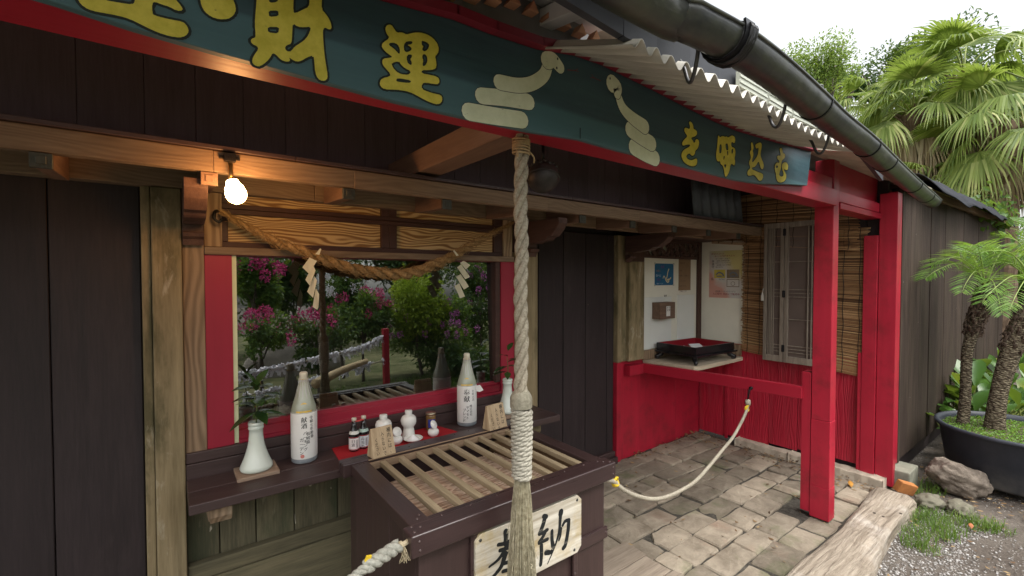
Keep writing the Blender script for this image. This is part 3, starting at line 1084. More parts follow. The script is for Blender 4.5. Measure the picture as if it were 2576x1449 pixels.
c_ = t.mix(kn, c_, (0.012, 0.02, 0.022))
t.done(c_, 0.42, t.bump(g, 0.35, 0.004), 0.4)
m = MB(); m.prism(bt + bb, 'xz', YS, YS + 0.022)
m.build('board', t.m, board, bevel=0.002, seg=1)
m = MB()
a = SP(1460, 322); b = SP(1459, 349)
m.box(b[0] - 0.0015, b[0] + 0.0015, YS - 0.0012, YS - 0.0004, b[1], a[1])
m.build('board_joint', plain('dark_joint', (0.01, 0.012, 0.013), 0.8), board)
_dy = [0]
def PL(a, b, d): return (a, YS - 0.0006 - d, b)
def ink(mb, halo, fn, strokes, scale):
    """brush strokes in zoom units; halo gets the same strokes slightly wider, behind"""
    for st in strokes:
        pts, w0 = st[0], st[1]
        w1 = st[2] if len(st) > 2 else w0
        P = [fn(*p) for p in pts]
        c = fn(*pts[0]); e = fn(pts[0][0], pts[0][1] + 10); k0 = abs(e[1] - c[1]) / 10
        c = fn(*pts[-1]); e = fn(pts[-1][0], pts[-1][1] + 10); k1 = abs(e[1] - c[1]) / 10
        _dy[0] += 1
        d = 0.0006 + 0.00006 * (_dy[0] % 24)
        stroke(mb, P, w0 * k0 * scale, w1 * k1 * scale, dy=d, plane=PL)
        if halo is not None:
            stroke(halo, P, w0 * k0 * scale + 0.006, w1 * k1 * scale + 0.006, dy=0.00001 * (_dy[0] % 24), plane=PL)
t = NT('yellow_brush_paint')
v = t.coord((1, 1, 1), island=False)
g = t.noise(v, 22, 6, 0.7)
c_ = t.mix(t.ramp(g, [(0.35, 0.0), (0.7, 1.0)]), (0.62, 0.53, 0.06), (0.84, 0.71, 0.12))
sp = t.ramp(t.noise(v, 60, 3, 0.6), [(0.70, 0.0), (0.74, 1.0)])
c_ = t.mix(sp, c_, (0.30, 0.24, 0.06))
t.done(c_, 0.5, t.bump(g, 0.2, 0.002), 0.3)
Mink = t.m
Mhalo = plain('dark_outline_paint', (0.018, 0.026, 0.022), 0.6)
from mathutils.geometry import tessellate_polygon
def R_(x0, y0, k):
    return lambda a, b: SP((x0 + a * k) * 0.638889, (y0 + b * k) * 0.638889)
_cd = [0]
def charpoly(fn, outer, holes=()):
    """a painted character: its brushed outline with the gaps left open, and the dark line the painter drew round it"""
    def rd(P):
        P = [Vector((*fn(*p), 0)) for p in P]
        n_ = len(P); out = []
        for i in range(n_):
            a, b, c = P[i - 1], P[i], P[(i + 1) % n_]
            out += [b.lerp(a, .25), (b * 2 + a.lerp(c, .5)) / 3 * 1.0, b.lerp(c, .25)] if n_ > 6 else [b.lerp(a, .2), b.lerp(c, .2)]
        return out
    loops = [rd(outer)] + [rd(h) for h in holes]
    flat = [p for l in loops for p in l]
    tri = tessellate_polygon(loops)
    m_ = MB()
    m_.raw([PL(p.x, p.y, 0.0011) for p in flat], tri)
    o = m_.build('painted_character', Mink, board)
    h = MB()
    for l in loops:
        n_ = len(l)
        for i in range(n_):
            a, b = l[i], l[(i + 1) % n_]
            if (b - a).length < 1e-5: continue
            e = (b - a).normalized()
            _cd[0] += 1
            stroke(h, [(a.x - e.x * .001, a.y - e.y * .001), (b.x + e.x * .001, b.y + e.y * .001)], 0.0062 + 0.003 * abs(math.sin(i * 1.7)), dy=0.00001 * (_cd[0] % 40), plane=PL)
    h.build('outline', Mhalo, o)
f5, f1, f2, f3, f4 = R_(280, 0, .467), R_(960, 0, .4152), R_(1470, 80, .4274), R_(2660, 460, .31746), R_(2920, 520, .26862)
charpoly(f5, [(40, -60), (60, 10), (110, 65), (180, 95), (270, 112), (400, 135), (500, 165), (580, 205), (680, 255), (780, 295), (880, 318), (940, 318), (985, 290), (992, 250), (965, 205), (935, 185), (860, 172), (780, 155), (700, 132), (685, 115), (682, 30), (710, 18), (760, 40), (830, 60), (890, 95), (945, 92), (930, 55), (885, 5), (840, -60), (545, -60), (540, 20), (515, 42), (430, 30), (360, 18), (285, 5), (265, -60)])
charpoly(f5, [(1085, -60), (1090, 20), (1110, 80), (1150, 125), (1215, 160), (1290, 168), (1345, 155), (1385, 110), (1388, 60), (1365, 0), (1340, -60)])
charpoly(f1, [(125, -60), (120, 0), (110, 130), (103, 230), (112, 340), (105, 362), (75, 368), (62, 395), (85, 425), (125, 440), (138, 470), (100, 520), (78, 565), (82, 605), (115, 630), (155, 632), (215, 590), (255, 540), (270, 505), (305, 520), (340, 560), (370, 580), (420, 590), (440, 575), (425, 545), (460, 570), (500, 588), (545, 580), (590, 550), (660, 525), (668, 600), (675, 690), (700, 750), (745, 772), (785, 760), (795, 720), (778, 620), (765, 540), (755, 430), (748, 330), (750, 280), (770, 262), (800, 282), (828, 280), (830, 245), (812, 190), (775, 135), (735, 90), (738, 0), (740, -60), (620, -60), (622, 10), (615, 68), (565, 92), (485, 132), (466, 112), (470, 0), (470, -60)],
         [[(232, -40), (236, 18), (260, 30), (300, 25), (325, 10), (322, -40)], [(232, 105), (325, 102), (330, 155), (240, 165)], [(225, 258), (335, 260), (325, 322), (228, 310)], [(462, 222), (510, 258), (575, 262), (635, 255), (625, 305), (590, 370), (530, 415), (480, 445), (455, 480), (430, 495), (395, 480), (388, 445), (420, 425), (445, 420), (455, 380), (458, 300)]])
charpoly(f2, [(108, 95), (112, 60), (135, 42), (165, 45), (185, 75), (215, 118), (250, 112), (280, 120), (300, 135), (345, 122), (400, 112), (460, 120), (520, 145), (570, 190), (598, 240), (600, 290), (580, 320), (565, 335), (575, 370), (580, 430), (560, 455), (500, 462), (445, 460), (440, 490), (520, 505), (585, 520), (608, 550), (600, 590), (560, 590), (480, 575), (445, 585), (442, 635), (500, 660), (570, 680), (620, 690), (635, 720), (625, 760), (590, 778), (540, 765), (470, 735), (400, 695), (330, 660), (250, 645), (180, 640), (100, 638), (62, 610), (55, 570), (80, 535), (150, 520), (155, 495), (120, 455), (85, 415), (78, 380), (90, 355), (130, 350), (182, 342), (130, 310), (85, 265), (72, 235), (90, 205), (150, 165), (125, 135)],
         [[(140, 215), (165, 208), (205, 212), (235, 240), (245, 290), (235, 318), (210, 285), (170, 250), (145, 235)], [(285, 205), (330, 192), (362, 198), (350, 225), (305, 228), (340, 245), (355, 270), (330, 290), (295, 298), (275, 265)], [(440, 200), (450, 188), (510, 215), (512, 250), (480, 290), (455, 285), (445, 265), (462, 240), (445, 235)], [(305, 320), (350, 315), (355, 340), (335, 360), (352, 385), (350, 415), (330, 410), (305, 380)],
          [(455, 310), (485, 320), (498, 360), (490, 400), (465, 428), (448, 415), (460, 370), (445, 345)], [(165, 395), (235, 378), (250, 410), (290, 445), (345, 470), (330, 500), (290, 505), (230, 490), (190, 455), (170, 420)], [(208, 545), (225, 535), (290, 545), (340, 555), (345, 572), (320, 580), (250, 572), (210, 565)]])
charpoly(f3, [(160, 75), (175, 55), (200, 75), (218, 120), (215, 150), (250, 165), (265, 195), (255, 230), (225, 250), (195, 255), (190, 275), (215, 300), (220, 330), (240, 310), (242, 285), (265, 275), (288, 300), (285, 350), (270, 395), (240, 420), (235, 460), (210, 488), (185, 475), (175, 455), (150, 460), (128, 485), (135, 515), (165, 535), (205, 540), (250, 515), (265, 530), (262, 585), (240, 610), (200, 615), (150, 600), (100, 565), (75, 520), (65, 475), (80, 430), (120, 395), (165, 375), (180, 350), (160, 342), (120, 350), (90, 362), (72, 340), (85, 305), (115, 270), (140, 250), (135, 225), (110, 195), (100, 160), (115, 135), (140, 140), (165, 155), (175, 130), (170, 100)])
charpoly(f3, [(520, 245), (530, 228), (545, 260), (570, 240), (595, 240), (610, 255), (625, 240), (650, 262), (680, 235), (710, 232), (735, 260), (735, 310), (720, 332), (700, 312), (685, 320), (688, 378), (720, 380), (738, 410), (738, 470), (725, 515), (735, 550), (730, 600), (715, 605), (695, 580), (675, 600), (668, 660), (645, 720), (620, 748), (605, 730), (595, 650), (580, 600), (555, 590), (545, 545), (525, 558), (505, 540), (497, 480), (505, 410), (515, 340)],
         [[(545, 345), (565, 340), (568, 400), (560, 450), (540, 455), (537, 400)], [(615, 335), (640, 330), (650, 370), (650, 410), (630, 420), (618, 390)], [(690, 405), (710, 395), (708, 440), (695, 465), (688, 440)], [(632, 430), (648, 420), (648, 470), (640, 485)], [(590, 490), (605, 485), (605, 510), (590, 540)], [(597, 592), (628, 590), (612, 640), (600, 615)]])
charpoly(f4, [(130, 165), (145, 148), (160, 170), (172, 220), (170, 250), (155, 275), (168, 310), (165, 360), (150, 400), (150, 445), (165, 440), (200, 390), (230, 345), (240, 290), (245, 250), (240, 225), (215, 250), (195, 215), (198, 180), (235, 165), (260, 150), (290, 165), (290, 220), (275, 290), (270, 340), (290, 400), (318, 460), (320, 520), (300, 552), (275, 535), (262, 480), (245, 430), (225, 455), (205, 495), (175, 518), (150, 515), (148, 550), (180, 560), (230, 585), (290, 605), (312, 625), (305, 690), (270, 722), (235, 700), (205, 650), (170, 625), (130, 640), (85, 640), (75, 595), (95, 555), (118, 540), (120, 500), (102, 470), (108, 420), (130, 395), (130, 350), (115, 310), (120, 280), (140, 260), (135, 220)])
charpoly(f4, [(550, 250), (570, 230), (590, 250), (602, 315), (625, 315), (635, 345), (625, 385), (600, 405), (585, 420), (575, 480), (570, 540), (548, 600), (545, 635), (575, 655), (600, 650), (612, 620), (605, 590), (588, 540), (585, 480), (605, 450), (640, 440), (670, 465), (678, 510), (668, 560), (640, 555), (612, 540), (620, 570), (645, 610), (650, 660), (635, 710), (590, 738), (545, 742), (512, 710), (498, 650), (500, 605), (485, 575), (480, 520), (490, 470), (515, 445), (548, 455), (550, 420), (525, 405), (515, 370), (525, 345), (555, 350), (568, 335), (560, 290)],
         [[(500, 495), (520, 488), (530, 510), (518, 530), (498, 522)]])
# snakes
t = NT('white_snake_paint')
v = t.coord((1, 1, 1), island=False)
g = t.noise(v, 14, 6, 0.7)
c_ = t.mix(t.ramp(g, [(0.35, 0.0), (0.7, 1.0)]), (0.64, 0.67, 0.47), (0.80, 0.82, 0.63))
wr = t.ramp(t.noise(t.coord((3, 20, 20), island=False), 6, 6, 0.7), [(0.66, 0.0), (0.69, 1.0)])
c_ = t.mix(wr, c_, (0.16, 0.17, 0.12))
t.done(c_, 0.5, t.bump(g, 0.15, 0.002), 0.3)
Msnake = t.m
Msn2 = plain('chalk_white_snake_paint', (0.74, 0.75, 0.66), 0.5, 0.1, 20, 0.1)
def snake(fn, coils, eye, tongue, mouth):
    a, h = MB(), MB()
    for st in coils:
        ink(a, None, fn, [st], 1.0)
        b = MB()
        _dy[0] -= 1
        ink(b, None, fn, [(st[0], st[1] + 8, (st[2] if len(st) > 2 else st[1]) + 8)], 1.0)
        # the outline of each coil lies just under that coil and over the one below it
        h.raw([(q[0], q[1] + 0.00003, q[2]) for q in b.v], b.f)
    o = a.build('painted_snake', Msnake, board)
    h.build('outline', Mhalo, o)
    for q, nm_ in ((eye, 'eye'), (mouth, 'mouth')):
        b = MB()
        p = fn(*q)
        b.ball((p[0], YS - 0.0035, p[1]), 0.0036, 8, 6, (0.8, 0.3, 1.2))
        b.build(nm_, Mhalo, o)
    b = MB()
    for st in tongue:
        stroke(b, [fn(*p) for p in st], 0.0022, 0.0015, dy=0.0012, plane=PL)
    b.build('tongue', plain('red_tongue_paint', (0.22, 0.02, 0.025), 0.5), o)
_dy[0] = 0
snake(Z2, [([(990, 798), (1180, 830), (1365, 856)], 128, 122), ([(1080, 685), (1240, 700), (1412, 728)], 118, 116), ([(1208, 588), (1340, 610), (1440, 595), (1520, 540), (1548, 470), (1550, 430)], 112, 92), ([(1548, 432), (1590, 430), (1635, 480)], 128, 92)], (1617, 422), [[(1690, 500), (1740, 503), (1765, 492)], [(1740, 503), (1770, 512)]], (1611, 488))
snake(Z2, [([(2165, 1050), (2240, 1095), (2315, 1130)], 120, 112), ([(2140, 925), (2210, 975), (2290, 1025)], 118, 112), ([(2050, 680), (2085, 770), (2150, 840), (2240, 905)], 68, 108), ([(2045, 670), (2045, 625), (2010, 598)], 76, 130)], (1991, 562), [[(1925, 577), (1880, 556), (1862, 532)], [(1880, 556), (1852, 556)]], (2030, 645))
# ================================================================== offering box
M['boxz'] = wood('box_brown_lacquer', (0.030, 0.017, 0.016), (0.052, 0.030, 0.028), 'z', rough=0.40, bmp=0.15, island=0.12, chips=((0.25, 0.2, 0.2), 26, 0.80), spec=0.5)
M['boxx'] = wood('box_brown_lacquer_rail', (0.030, 0.017, 0.017), (0.056, 0.032, 0.031), 'x', rough=0.30, bmp=0.22, island=0.12, chips=((0.30, 0.25, 0.25), 26, 0.80), spec=0.55)
M['boxy'] = wood('box_brown_lacquer_side', (0.034, 0.019, 0.018), (0.058, 0.034, 0.032), 'y', rough=0.36, bmp=0.2, island=0.12, chips=((0.30, 0.25, 0.22), 24, 0.79), spec=0.5)
M['slat'] = wood('worn_bare_slat', (0.20, 0.155, 0.09), (0.36, 0.29, 0.19), 'y', rough=0.75, bmp=0.4, island=0.10, blotch=((0.52, 0.46, 0.36), 0.5, 9, 0.62))
M['chute'] = wood('ridged_chute_board', (0.32, 0.215, 0.15), (0.52, 0.385, 0.285), 'x', rough=0.8, bmp=0.9, island=0.08, blotch=((0.12, 0.07, 0.06), 0.6, 7, 0.66), cath=26, line=0.5)
ZB = 0.82
FY, BYK = 1.250, 1.972
XL_, XRR = 0.566, 1.492
box = thing('offering_box', 'dark brown wooden offering box with open slatted top and pale lettered plaque', 'offering box', (1.03, 1.6, 0))
m = MB()
m.box(XL_, XRR, FY, FY + 0.068, ZB - 0.070, ZB)
m.box(0.60, 1.455, FY + 0.069, FY + 0.098, ZB - 0.03, ZB - 0.006)
m.build('front_rail', M['boxx'], box, bevel=0.006, seg=3)
m = MB()
m.box(XL_ - 0.005, 1.515, BYK - 0.070, BYK, ZB - 0.055, ZB + 0.002)
m.build('back_rail', M['boxx'], box, bevel=0.004)
m = MB()
m.box(0.592, 0.662, FY + 0.0695, BYK - 0.071, ZB - 0.045, ZB - 0.004)
m.build('side_rail', M['boxy'], box, bevel=0.003)
m = MB()
m.box(1.415, 1.478, FY + 0.0695, BYK - 0.071, ZB - 0.045, ZB - 0.004)
m.build('side_rail', M['boxy'], box, bevel=0.003)
m = MB()
m.box(0.664, 1.40, BYK - 0.078, BYK - 0.071, ZB - 0.004, ZB + 0.001)
m.box(0.664, 1.40, BYK - 0.090, BYK - 0.079, ZB - 0.040, ZB - 0.010)
m.build('edge_strip', M['natx'], box, bevel=0.001, seg=1)
for i in range(9):
    xs = 0.722 + i * 0.083
    m = MB()
    m.prism([(xs - 0.0125, ZB - 0.012), (xs + 0.0125, ZB - 0.012), (xs + 0.012, ZB - 0.034), (xs - 0.012, ZB - 0.034)], 'xz', FY + 0.07, BYK - 0.079)
    m.build('slat', M['slat'], box, bevel=0.002, seg=1)
m = MB()
def _ch(x0, x1, y0, y1, z0, z1):
    m.raw([(x0, y0, z0), (x1, y0, z0), (x1, y1, z1), (x0, y1, z1), (x0, y0, z0 - .012), (x1, y0, z0 - .012), (x1, y1, z1 - .012), (x0, y1, z1 - .012)],
          [(0, 1, 2, 3), (7, 6, 5, 4), (0, 4, 5, 1), (3, 2, 6, 7), (0, 3, 7, 4), (1, 5, 6, 2)])
_ch(0.67, 1.30, FY + 0.075, 1.515, ZB - 0.050, ZB - 0.068)
_ch(0.67, 1.30, 1.518, 1.83, ZB - 0.0685, ZB - 0.088)
m.build('chute_board', M['chute'], box, bevel=0.002, seg=1)
m = MB()
m.box(1.27, 1.41, FY + 0.10, BYK - 0.10, ZB - 0.11, ZB - 0.05)
m.build('inner_side', wood('inner_rough_board', (0.10, 0.06, 0.03), (0.20, 0.13, 0.07), 'y', 0.8), box)
m = MB()
for a, b in ((0.60, 0.715), (0.72, 1.40)):
    pass
m.box(0.604, 0.80, FY + 0.032, FY + 0.056, 0.03, ZB - 0.0705)
m.box(0.803, 1.27, FY + 0.036, FY + 0.056, 0.03, ZB - 0.0705)
m.box(1.273, 1.452, FY + 0.030, FY + 0.056, 0.03, ZB - 0.0705)
m.build('front_panel', M['boxz'], box, bevel=0.003)
m = MB()
m.box(0.785, 0.812, FY + 0.018, FY + 0.0315, 0.03, ZB - 0.071)
m.box(1.262, 1.285, FY + 0.018, FY + 0.0295, 0.03, ZB - 0.071)
m.box(0.80, 1.265, FY + 0.020, FY + 0.0355, ZB - 0.125, ZB - 0.071)
m.box(1.287, 1.462, FY + 0.018, FY + 0.0295, 0.50, 0.548)
m.build('front_batten', M['boxx'], box, bevel=0.003)
for xx0, xx1 in ((0.604, 0.63), (1.426, 1.452)):
    m = MB()
    m.box(xx0, xx1, FY + 0.057, 1.52, 0.03, ZB - 0.046)
    m.box(xx0, xx1, 1.523, 1.75, 0.03, ZB - 0.046)
    m.box(xx0, xx1, 1.753, BYK - 0.02, 0.03, ZB - 0.056)
    m.build('side_panel', M['boxz'], box, bevel=0.003)
m = MB()
m.box(0.631, 1.425, BYK - 0.05, BYK - 0.02, 0.03, ZB - 0.056)
m.box(0.631, 1.425, FY + 0.057, BYK - 0.051, 0.03, 0.06)
m.build('back_panel', M['boxz'], box)
# round headed nails
nailm = plain('brown_nail_head', (0.07, 0.045, 0.042), 0.25, 0.1, 20, 0, 0.6)
def nail(p, nrm, r=0.0052, mb=None):
    ax = Vector(nrm)
    c = Vector(p)
    q_ = mb or MB()
    q_.ball(c, r, 8, 5, (1 if abs(ax.x) < .5 else .5, 1 if abs(ax.y) < .5 else .5, 1 if abs(ax.z) < .5 else .5))
    if mb is None: q_.build('nail_head', nailm, box, smooth=True)
for p in ((0.585, 1.272), (0.613, 1.290), (0.59, 1.305), (1.45, 1.285), (1.472, 1.268), (1.43, 1.30)):
    nail((p[0], p[1], ZB), (0, 0, 1))
for x in np.linspace(0.70, 1.36, 7):
    nail((x, FY + 0.062, ZB), (0, 0, 1), 0.0045)
for x in np.linspace(0.70, 1.36, 9):
    nail((x, BYK - 0.05 + 0.02 * ((x * 100) % 2), ZB + 0.002), (0, 0, 1), 0.004)
for xz in ((0.592, ZB - 0.022), (0.594, ZB - 0.05), (1.475, ZB - 0.02), (1.475, ZB - 0.047)):
    nail((xz[0], FY, xz[1]), (0, 1, 0))
for p in ((0.628, 1.345), (0.645, 1.365), (0.62, 1.88), (0.64, 1.885)):
    nail((p[0], p[1], ZB - 0.004), (0, 0, 1))
for x in (0.85, 0.96, 1.07, 1.18, 1.26):
    nail((x, FY + 0.020, ZB - 0.10), (0, 1, 0), 0.004)
for p in ((1.30, 0.523), (1.45, 0.525), (1.27, 0.42)):
    nail((p[0], FY + 0.018, p[1]), (0, 1, 0))
# plaque with two brushed characters
YP = FY + 0.008
def SB(a, b):
    p = py(1181.9 + a * 0.20638, 1150 + b * 0.20638, YP); return (p.x, p.z)
pl = [SB(70, 1050), SB(155, 960), SB(1290, 478), SB(1362, 515), SB(1340, 1085), SB(1270, 1185), SB(850, 1400)]
pl = [(p[0], p[1]) for p in pl]
x0p, x1p = pl[0][0], pl[3][0]
zt_, zb_ = pl[2][1] + 0.002, pl[5][1]
ct = 0.022
poly = [(x0p, zt_ - ct), (x0p + ct, zt_), (x1p - ct, zt_), (x1p, zt_ - ct), (x1p, zb_ + ct), (x1p - ct, zb_), (x0p + ct, zb_), (x0p, zb_ + ct)]
t = NT('weathered_plaque')
v = t.coord(AX['x'], island=False)
g = t.noise(v, 2.2, 7, 0.65, 0.2)
lo = t.noise(t.coord((1, 1, 1), island=False), 7, 5, 0.6)
c_ = t.mix(t.ramp(g, [(0.35, 0.0), (0.65, 1.0)]), (0.36, 0.31, 0.23), (0.66, 0.62, 0.53))
c_ = t.mix(t.ramp(lo, [(0.50, 0.0), (0.72, 0.8)]), c_, (0.42, 0.29, 0.08))
t.done(c_, 0.7, t.bump(g, 0.7, 0.005), 0.3)
m = MB(); m.prism(poly, 'xz', YP, YP + 0.0175)
po = m.build('plaque', t.m, box, bevel=0.002)
def PB(a, b, d): return (a, YP - 0.0004 - d, b)
m = MB()
q_ = 0
t = NT('black_brush_ink')
v = t.coord((1, 1, 1), island=False)
f = t.ramp(t.noise(t.coord(AX['x'], island=False), 3.5, 6, 0.7), [(0.62, 0.0), (0.68, 1.0)])
t.done(t.mix(t.math('MULTIPLY', f, 0.55), (0.012, 0.014, 0.015), (0.30, 0.28, 0.23)), 0.6, None, 0.3)
for st in [([(915, 735), (890, 830), (850, 930)], 66, 60), ([(850, 935), (900, 915), (945, 885)], 50, 45), ([(930, 890), (890, 970), (845, 1035)], 48, 50), ([(845, 1045), (900, 1020), (945, 1000)], 48), ([(870, 1080), (872, 1190), (862, 1310)], 58, 50), ([(930, 1160), (980, 1160), (995, 1140)], 70, 40), ([(1000, 900), (1000, 1000), (1012, 1085)], 48, 60),
           ([(1106, 680), (1100, 760), (1090, 880), (1060, 1010), (1010, 1150), (945, 1300)], 62, 12), ([(1110, 665), (1106, 690)], 78), ([(1130, 830), (1160, 780), (1205, 765)], 40, 50), ([(1205, 770), (1195, 900), (1165, 1060), (1140, 1105)], 58, 62), ([(1110, 870), (1100, 960), (1085, 1010)], 40, 30), ([(900, 720), (930, 725)], 60),
           ([(436, 905), (440, 980), (430, 1050)], 68, 62), ([(345, 1065), (420, 1050), (500, 1010)], 44), ([(365, 1135), (430, 1115), (510, 1085)], 46), ([(460, 1050), (410, 1150), (340, 1250), (235, 1335)], 62, 26), ([(430, 1180), (380, 1330), (270, 1470)], 70, 40), ([(480, 1150), (560, 1260), (640, 1330)], 50, 60), ([(420, 1290), (520, 1260), (600, 1230)], 44), ([(500, 1230), (500, 1350), (490, 1500)], 52), ([(400, 1390), (500, 1360), (600, 1330)], 44)]:
    P = [SB(*p) for p in st[0]]
    k = abs(SB(900, 1000)[1] - SB(900, 1010)[1]) / 10
    q_ += 1
    if q_ == 13:
        m.build('painted_character', t.m, po)
        m = MB()
    stroke(m, P, st[1] * k, (st[2] if len(st) > 2 else st[1]) * k, dy=0.00006 * (q_ % 30), plane=PB)
m.build('painted_character', t.m, po)
m = MB()
for (a, b) in ((130, 1015), (1308, 522), (1275, 1130)):
    p = SB(a, b); nail((p[0], YP, p[1]), (0, 1, 0), 0.006, m)
m.build('plaque_nail', M['metaldark'], po, smooth=True)

# ================================================================== bell and bell rope
def fibre(name, c1, c2, sc=120, bm=0.5):
    t_ = NT(name)
    v_ = t_.coord((1, 1, 1), island=False)
    g_ = t_.noise(v_, sc, 5, 0.7, 0.3)
    l_ = t_.noise(v_, 7, 4, 0.6)
    cc = t_.mix(t_.ramp(g_, [(0.3, 0.0), (0.7, 1.0)]), c1, c2)
    cc = t_.hsv(cc, t_.math('ADD', t_.math('MULTIPLY', l_, 0.5), 0.75))
    t_.done(cc, 0.85, t_.bump(g_, bm, 0.003), 0.15)
    return t_.m
M['hemp'] = fibre('old_hemp_rope', (0.20, 0.17, 0.12), (0.46, 0.41, 0.32))
M['cord'] = fibre('grey_binding_cord', (0.27, 0.25, 0.20), (0.53, 0.50, 0.42), 160, 0.3)
M['tassel'] = fibre('hemp_tassel', (0.19, 0.165, 0.10), (0.50, 0.455, 0.33), 60, 0.2)
YR = 1.150
def RP(x, y): return py(x, y, YR)
br = thing('bell_rope', 'thick twisted hemp bell rope with corded binding and a long frayed tassel', 'rope', tuple(RP(1312, 345)))
top, mid = RP(1311, 330), RP(1311, 1000)
path = [top.lerp(mid, k / 40) for k in range(41)]
for i, p in enumerate(path):
    p.x += 0.0025 * math.sin(i * 0.45)
m = MB(); laid_rope(m, path, 0.0228, 0.165, 3, 9, 0.007, hand=1, rough=0.02)
# loose fibres
for k in range(260):
    p = path[random.randrange(2, 39)]
    a = rnd(0, 2 * PI)
    d = Vector((math.cos(a), math.sin(a), rnd(-.7, .7)))
    b0 = p + Vector((math.cos(a), math.sin(a), 0)) * 0.0195
    m.tube([b0, b0 + d * rnd(.003, .008)], 0.0003, 3, cap=False)
m.build('twisted_rope', M['hemp'], br, smooth=True)
m = MB()
zz0, zz1 = RP(1312, 352).z, RP(1312, 392).z
for k in range(7):
    z = zz0 + (zz1 - zz0) * (k / 7)
    m.tube([Vector((top.x + 0.0265 * math.cos(a * PI / 10), YR + 0.0265 * math.sin(a * PI / 10), z + 0.003 * math.sin(a * PI / 10 + k))) for a in range(21)], 0.0036, 5, cap=False)
m.tube(smooth_path([(top.x + 0.02, YR - 0.02, zz1 + 0.01), (top.x + 0.035, YR - 0.022, zz1 - 0.004), (top.x + 0.045, YR - 0.01, zz1 - 0.018)], 4), 0.003, 5)
m.tube(smooth_path([(top.x - 0.024, YR - 0.012, zz1 + 0.012), (top.x - 0.028, YR - 0.02, zz1 - 0.012)], 4), 0.003, 5)
m.build('straw_lashing', fibre('straw_lashing_fibre', (0.30, 0.21, 0.11), (0.50, 0.38, 0.22)), br, smooth=True)
zn0, zn1, zw1 = RP(1312, 982).z, RP(1312, 1024).z, RP(1312, 1198).z
xn = mid.x
m = MB()
nn = 60
m.lathe([(0.0205, zn0 + 0.004)] + [(0.0215 + 0.0135 * math.sin(min(1, k / 30) * PI / 2) + (0.0012 if k % 2 else 0), zn0 + (zn1 - zn0) * k / nn) for k in range(nn + 1)], (xn, YR, 0), 28)
m.build('neck_winding', fibre('neck_winding_thread', (0.24, 0.22, 0.16), (0.45, 0.41, 0.32), 90), br, smooth=True)
m = MB()
tn = 14
pts = []
for k in range(tn * 30 + 1):
    a = 2 * PI * k / 30
    z = zn1 - 0.003 + (zw1 - zn1) * k / (tn * 30)
    r = 0.0265 + 0.0015 * math.sin(k * 0.013)
    pts.append((xn + 0.002 + r * math.cos(a), YR + r * math.sin(a), z))
laid_rope(m, pts, 0.0098, 0.060, 3, 7, 0.0035, hand=-1, rough=0.01)
m.build('binding_cord', M['cord'], br, smooth=True)
m = MB()
random.seed(11)
zt0 = zw1 + 0.01
zend = 0.50
for k in range(620):
    a = rnd(0, 2 * PI); q = math.sqrt(rnd(0.02, 1))
    x_, y_ = math.cos(a) * q, math.sin(a) * q
    ph, wv_ = rnd(0, 6.3), rnd(0.0006, 0.0028)
    pts = []
    L = rnd(0.93, 1.0)
    for i in range(11):
        u = i / 10 * L
        z = zt0 + (zend - zt0) * u
        R = 0.021 + 0.036 * (u ** 0.8)
        pts.append((xn + 0.003 + x_ * R + wv_ * math.sin(u * 16 + ph), YR + y_ * R * 0.9 + wv_ * math.cos(u * 13 + ph), z))
    m.tube(pts, rnd(0.0011, 0.0019), 3, cap=False)
for k in range(40):
    a = rnd(0, 2 * PI)
    u = rnd(.3, .95); z = zt0 + (zend - zt0) * u; R = 0.022 + 0.036 * u ** .8
    p = Vector((xn + math.cos(a) * R, YR + math.sin(a) * R * .9, z))
    m.tube([p, p + Vector((math.cos(a) * .006, math.sin(a) * .006, -.01)), p + Vector((math.cos(a) * .009 + rnd(-.006, .006), math.sin(a) * .009, -.03))], 0.0007, 3, cap=False)
c0 = RP(1305, 1405)
m.tube(smooth_path([(c0.x, YR - 0.058, c0.z + .012), (c0.x + .008, YR - 0.060, c0.z + .005), (c0.x + .002, YR - .061, c0.z - .003), (c0.x + .014, YR - .061, c0.z - .01), (c0.x + .012, YR - .06, c0.z - .022)], 5), 0.0013, 4)
m.build('tassel', M['tassel'], br)
# the bell
bc = pd(1366, 446, 1.58)
bell = thing('suzu_bell', 'dark round crotal bell with a slit hanging behind the rope under the beam', 'bell', (bc.x, bc.y, 2.05))
RB = 0.0565
m = MB(); m.ball(bc, RB, 32, 20, (1, 1, 0.97))
t = NT('dark_patinated_bronze')
g = t.noise(t.coord((1, 1, 1)), 28, 5, 0.7)
t.done(t.ramp(g, [(0.3, (0.020, 0.018, 0.018)), (0.7, (0.055, 0.045, 0.04))]), 0.5, t.bump(g, 0.4, 0.004), 0.5, 0.5)
m.build('shell', t.m, bell, smooth=True)
m = MB()
rot = Euler((math.radians(-14), math.radians(16), 0)).to_matrix()
m.tube([bc + rot @ Vector((math.cos(k * PI / 20) * (RB + .0005), math.sin(k * PI / 20) * (RB + .0005), -0.004)) for k in range(41)], 0.003, 6, cap=False)
for j in range(3):
    rr_ = RB * math.cos(0.55 + j * 0.25); zz_ = RB * math.sin(0.55 + j * 0.25)
    for k in range(10 - 2 * j):
        an = 2 * PI * k / (10 - 2 * j) + j
        m.ball(bc + rot @ Vector((rr_ * math.cos(an), rr_ * math.sin(an), zz_)), 0.0075, 8, 6)
m.build('rim', t.m, bell, smooth=True)
m = MB()
m.tube([bc + Vector((0, 0, RB - 0.004)), Vector((bc.x, bc.y, 2.056))], 0.006, 8)
m.build('hanger', M['iron'], bell, smooth=True)

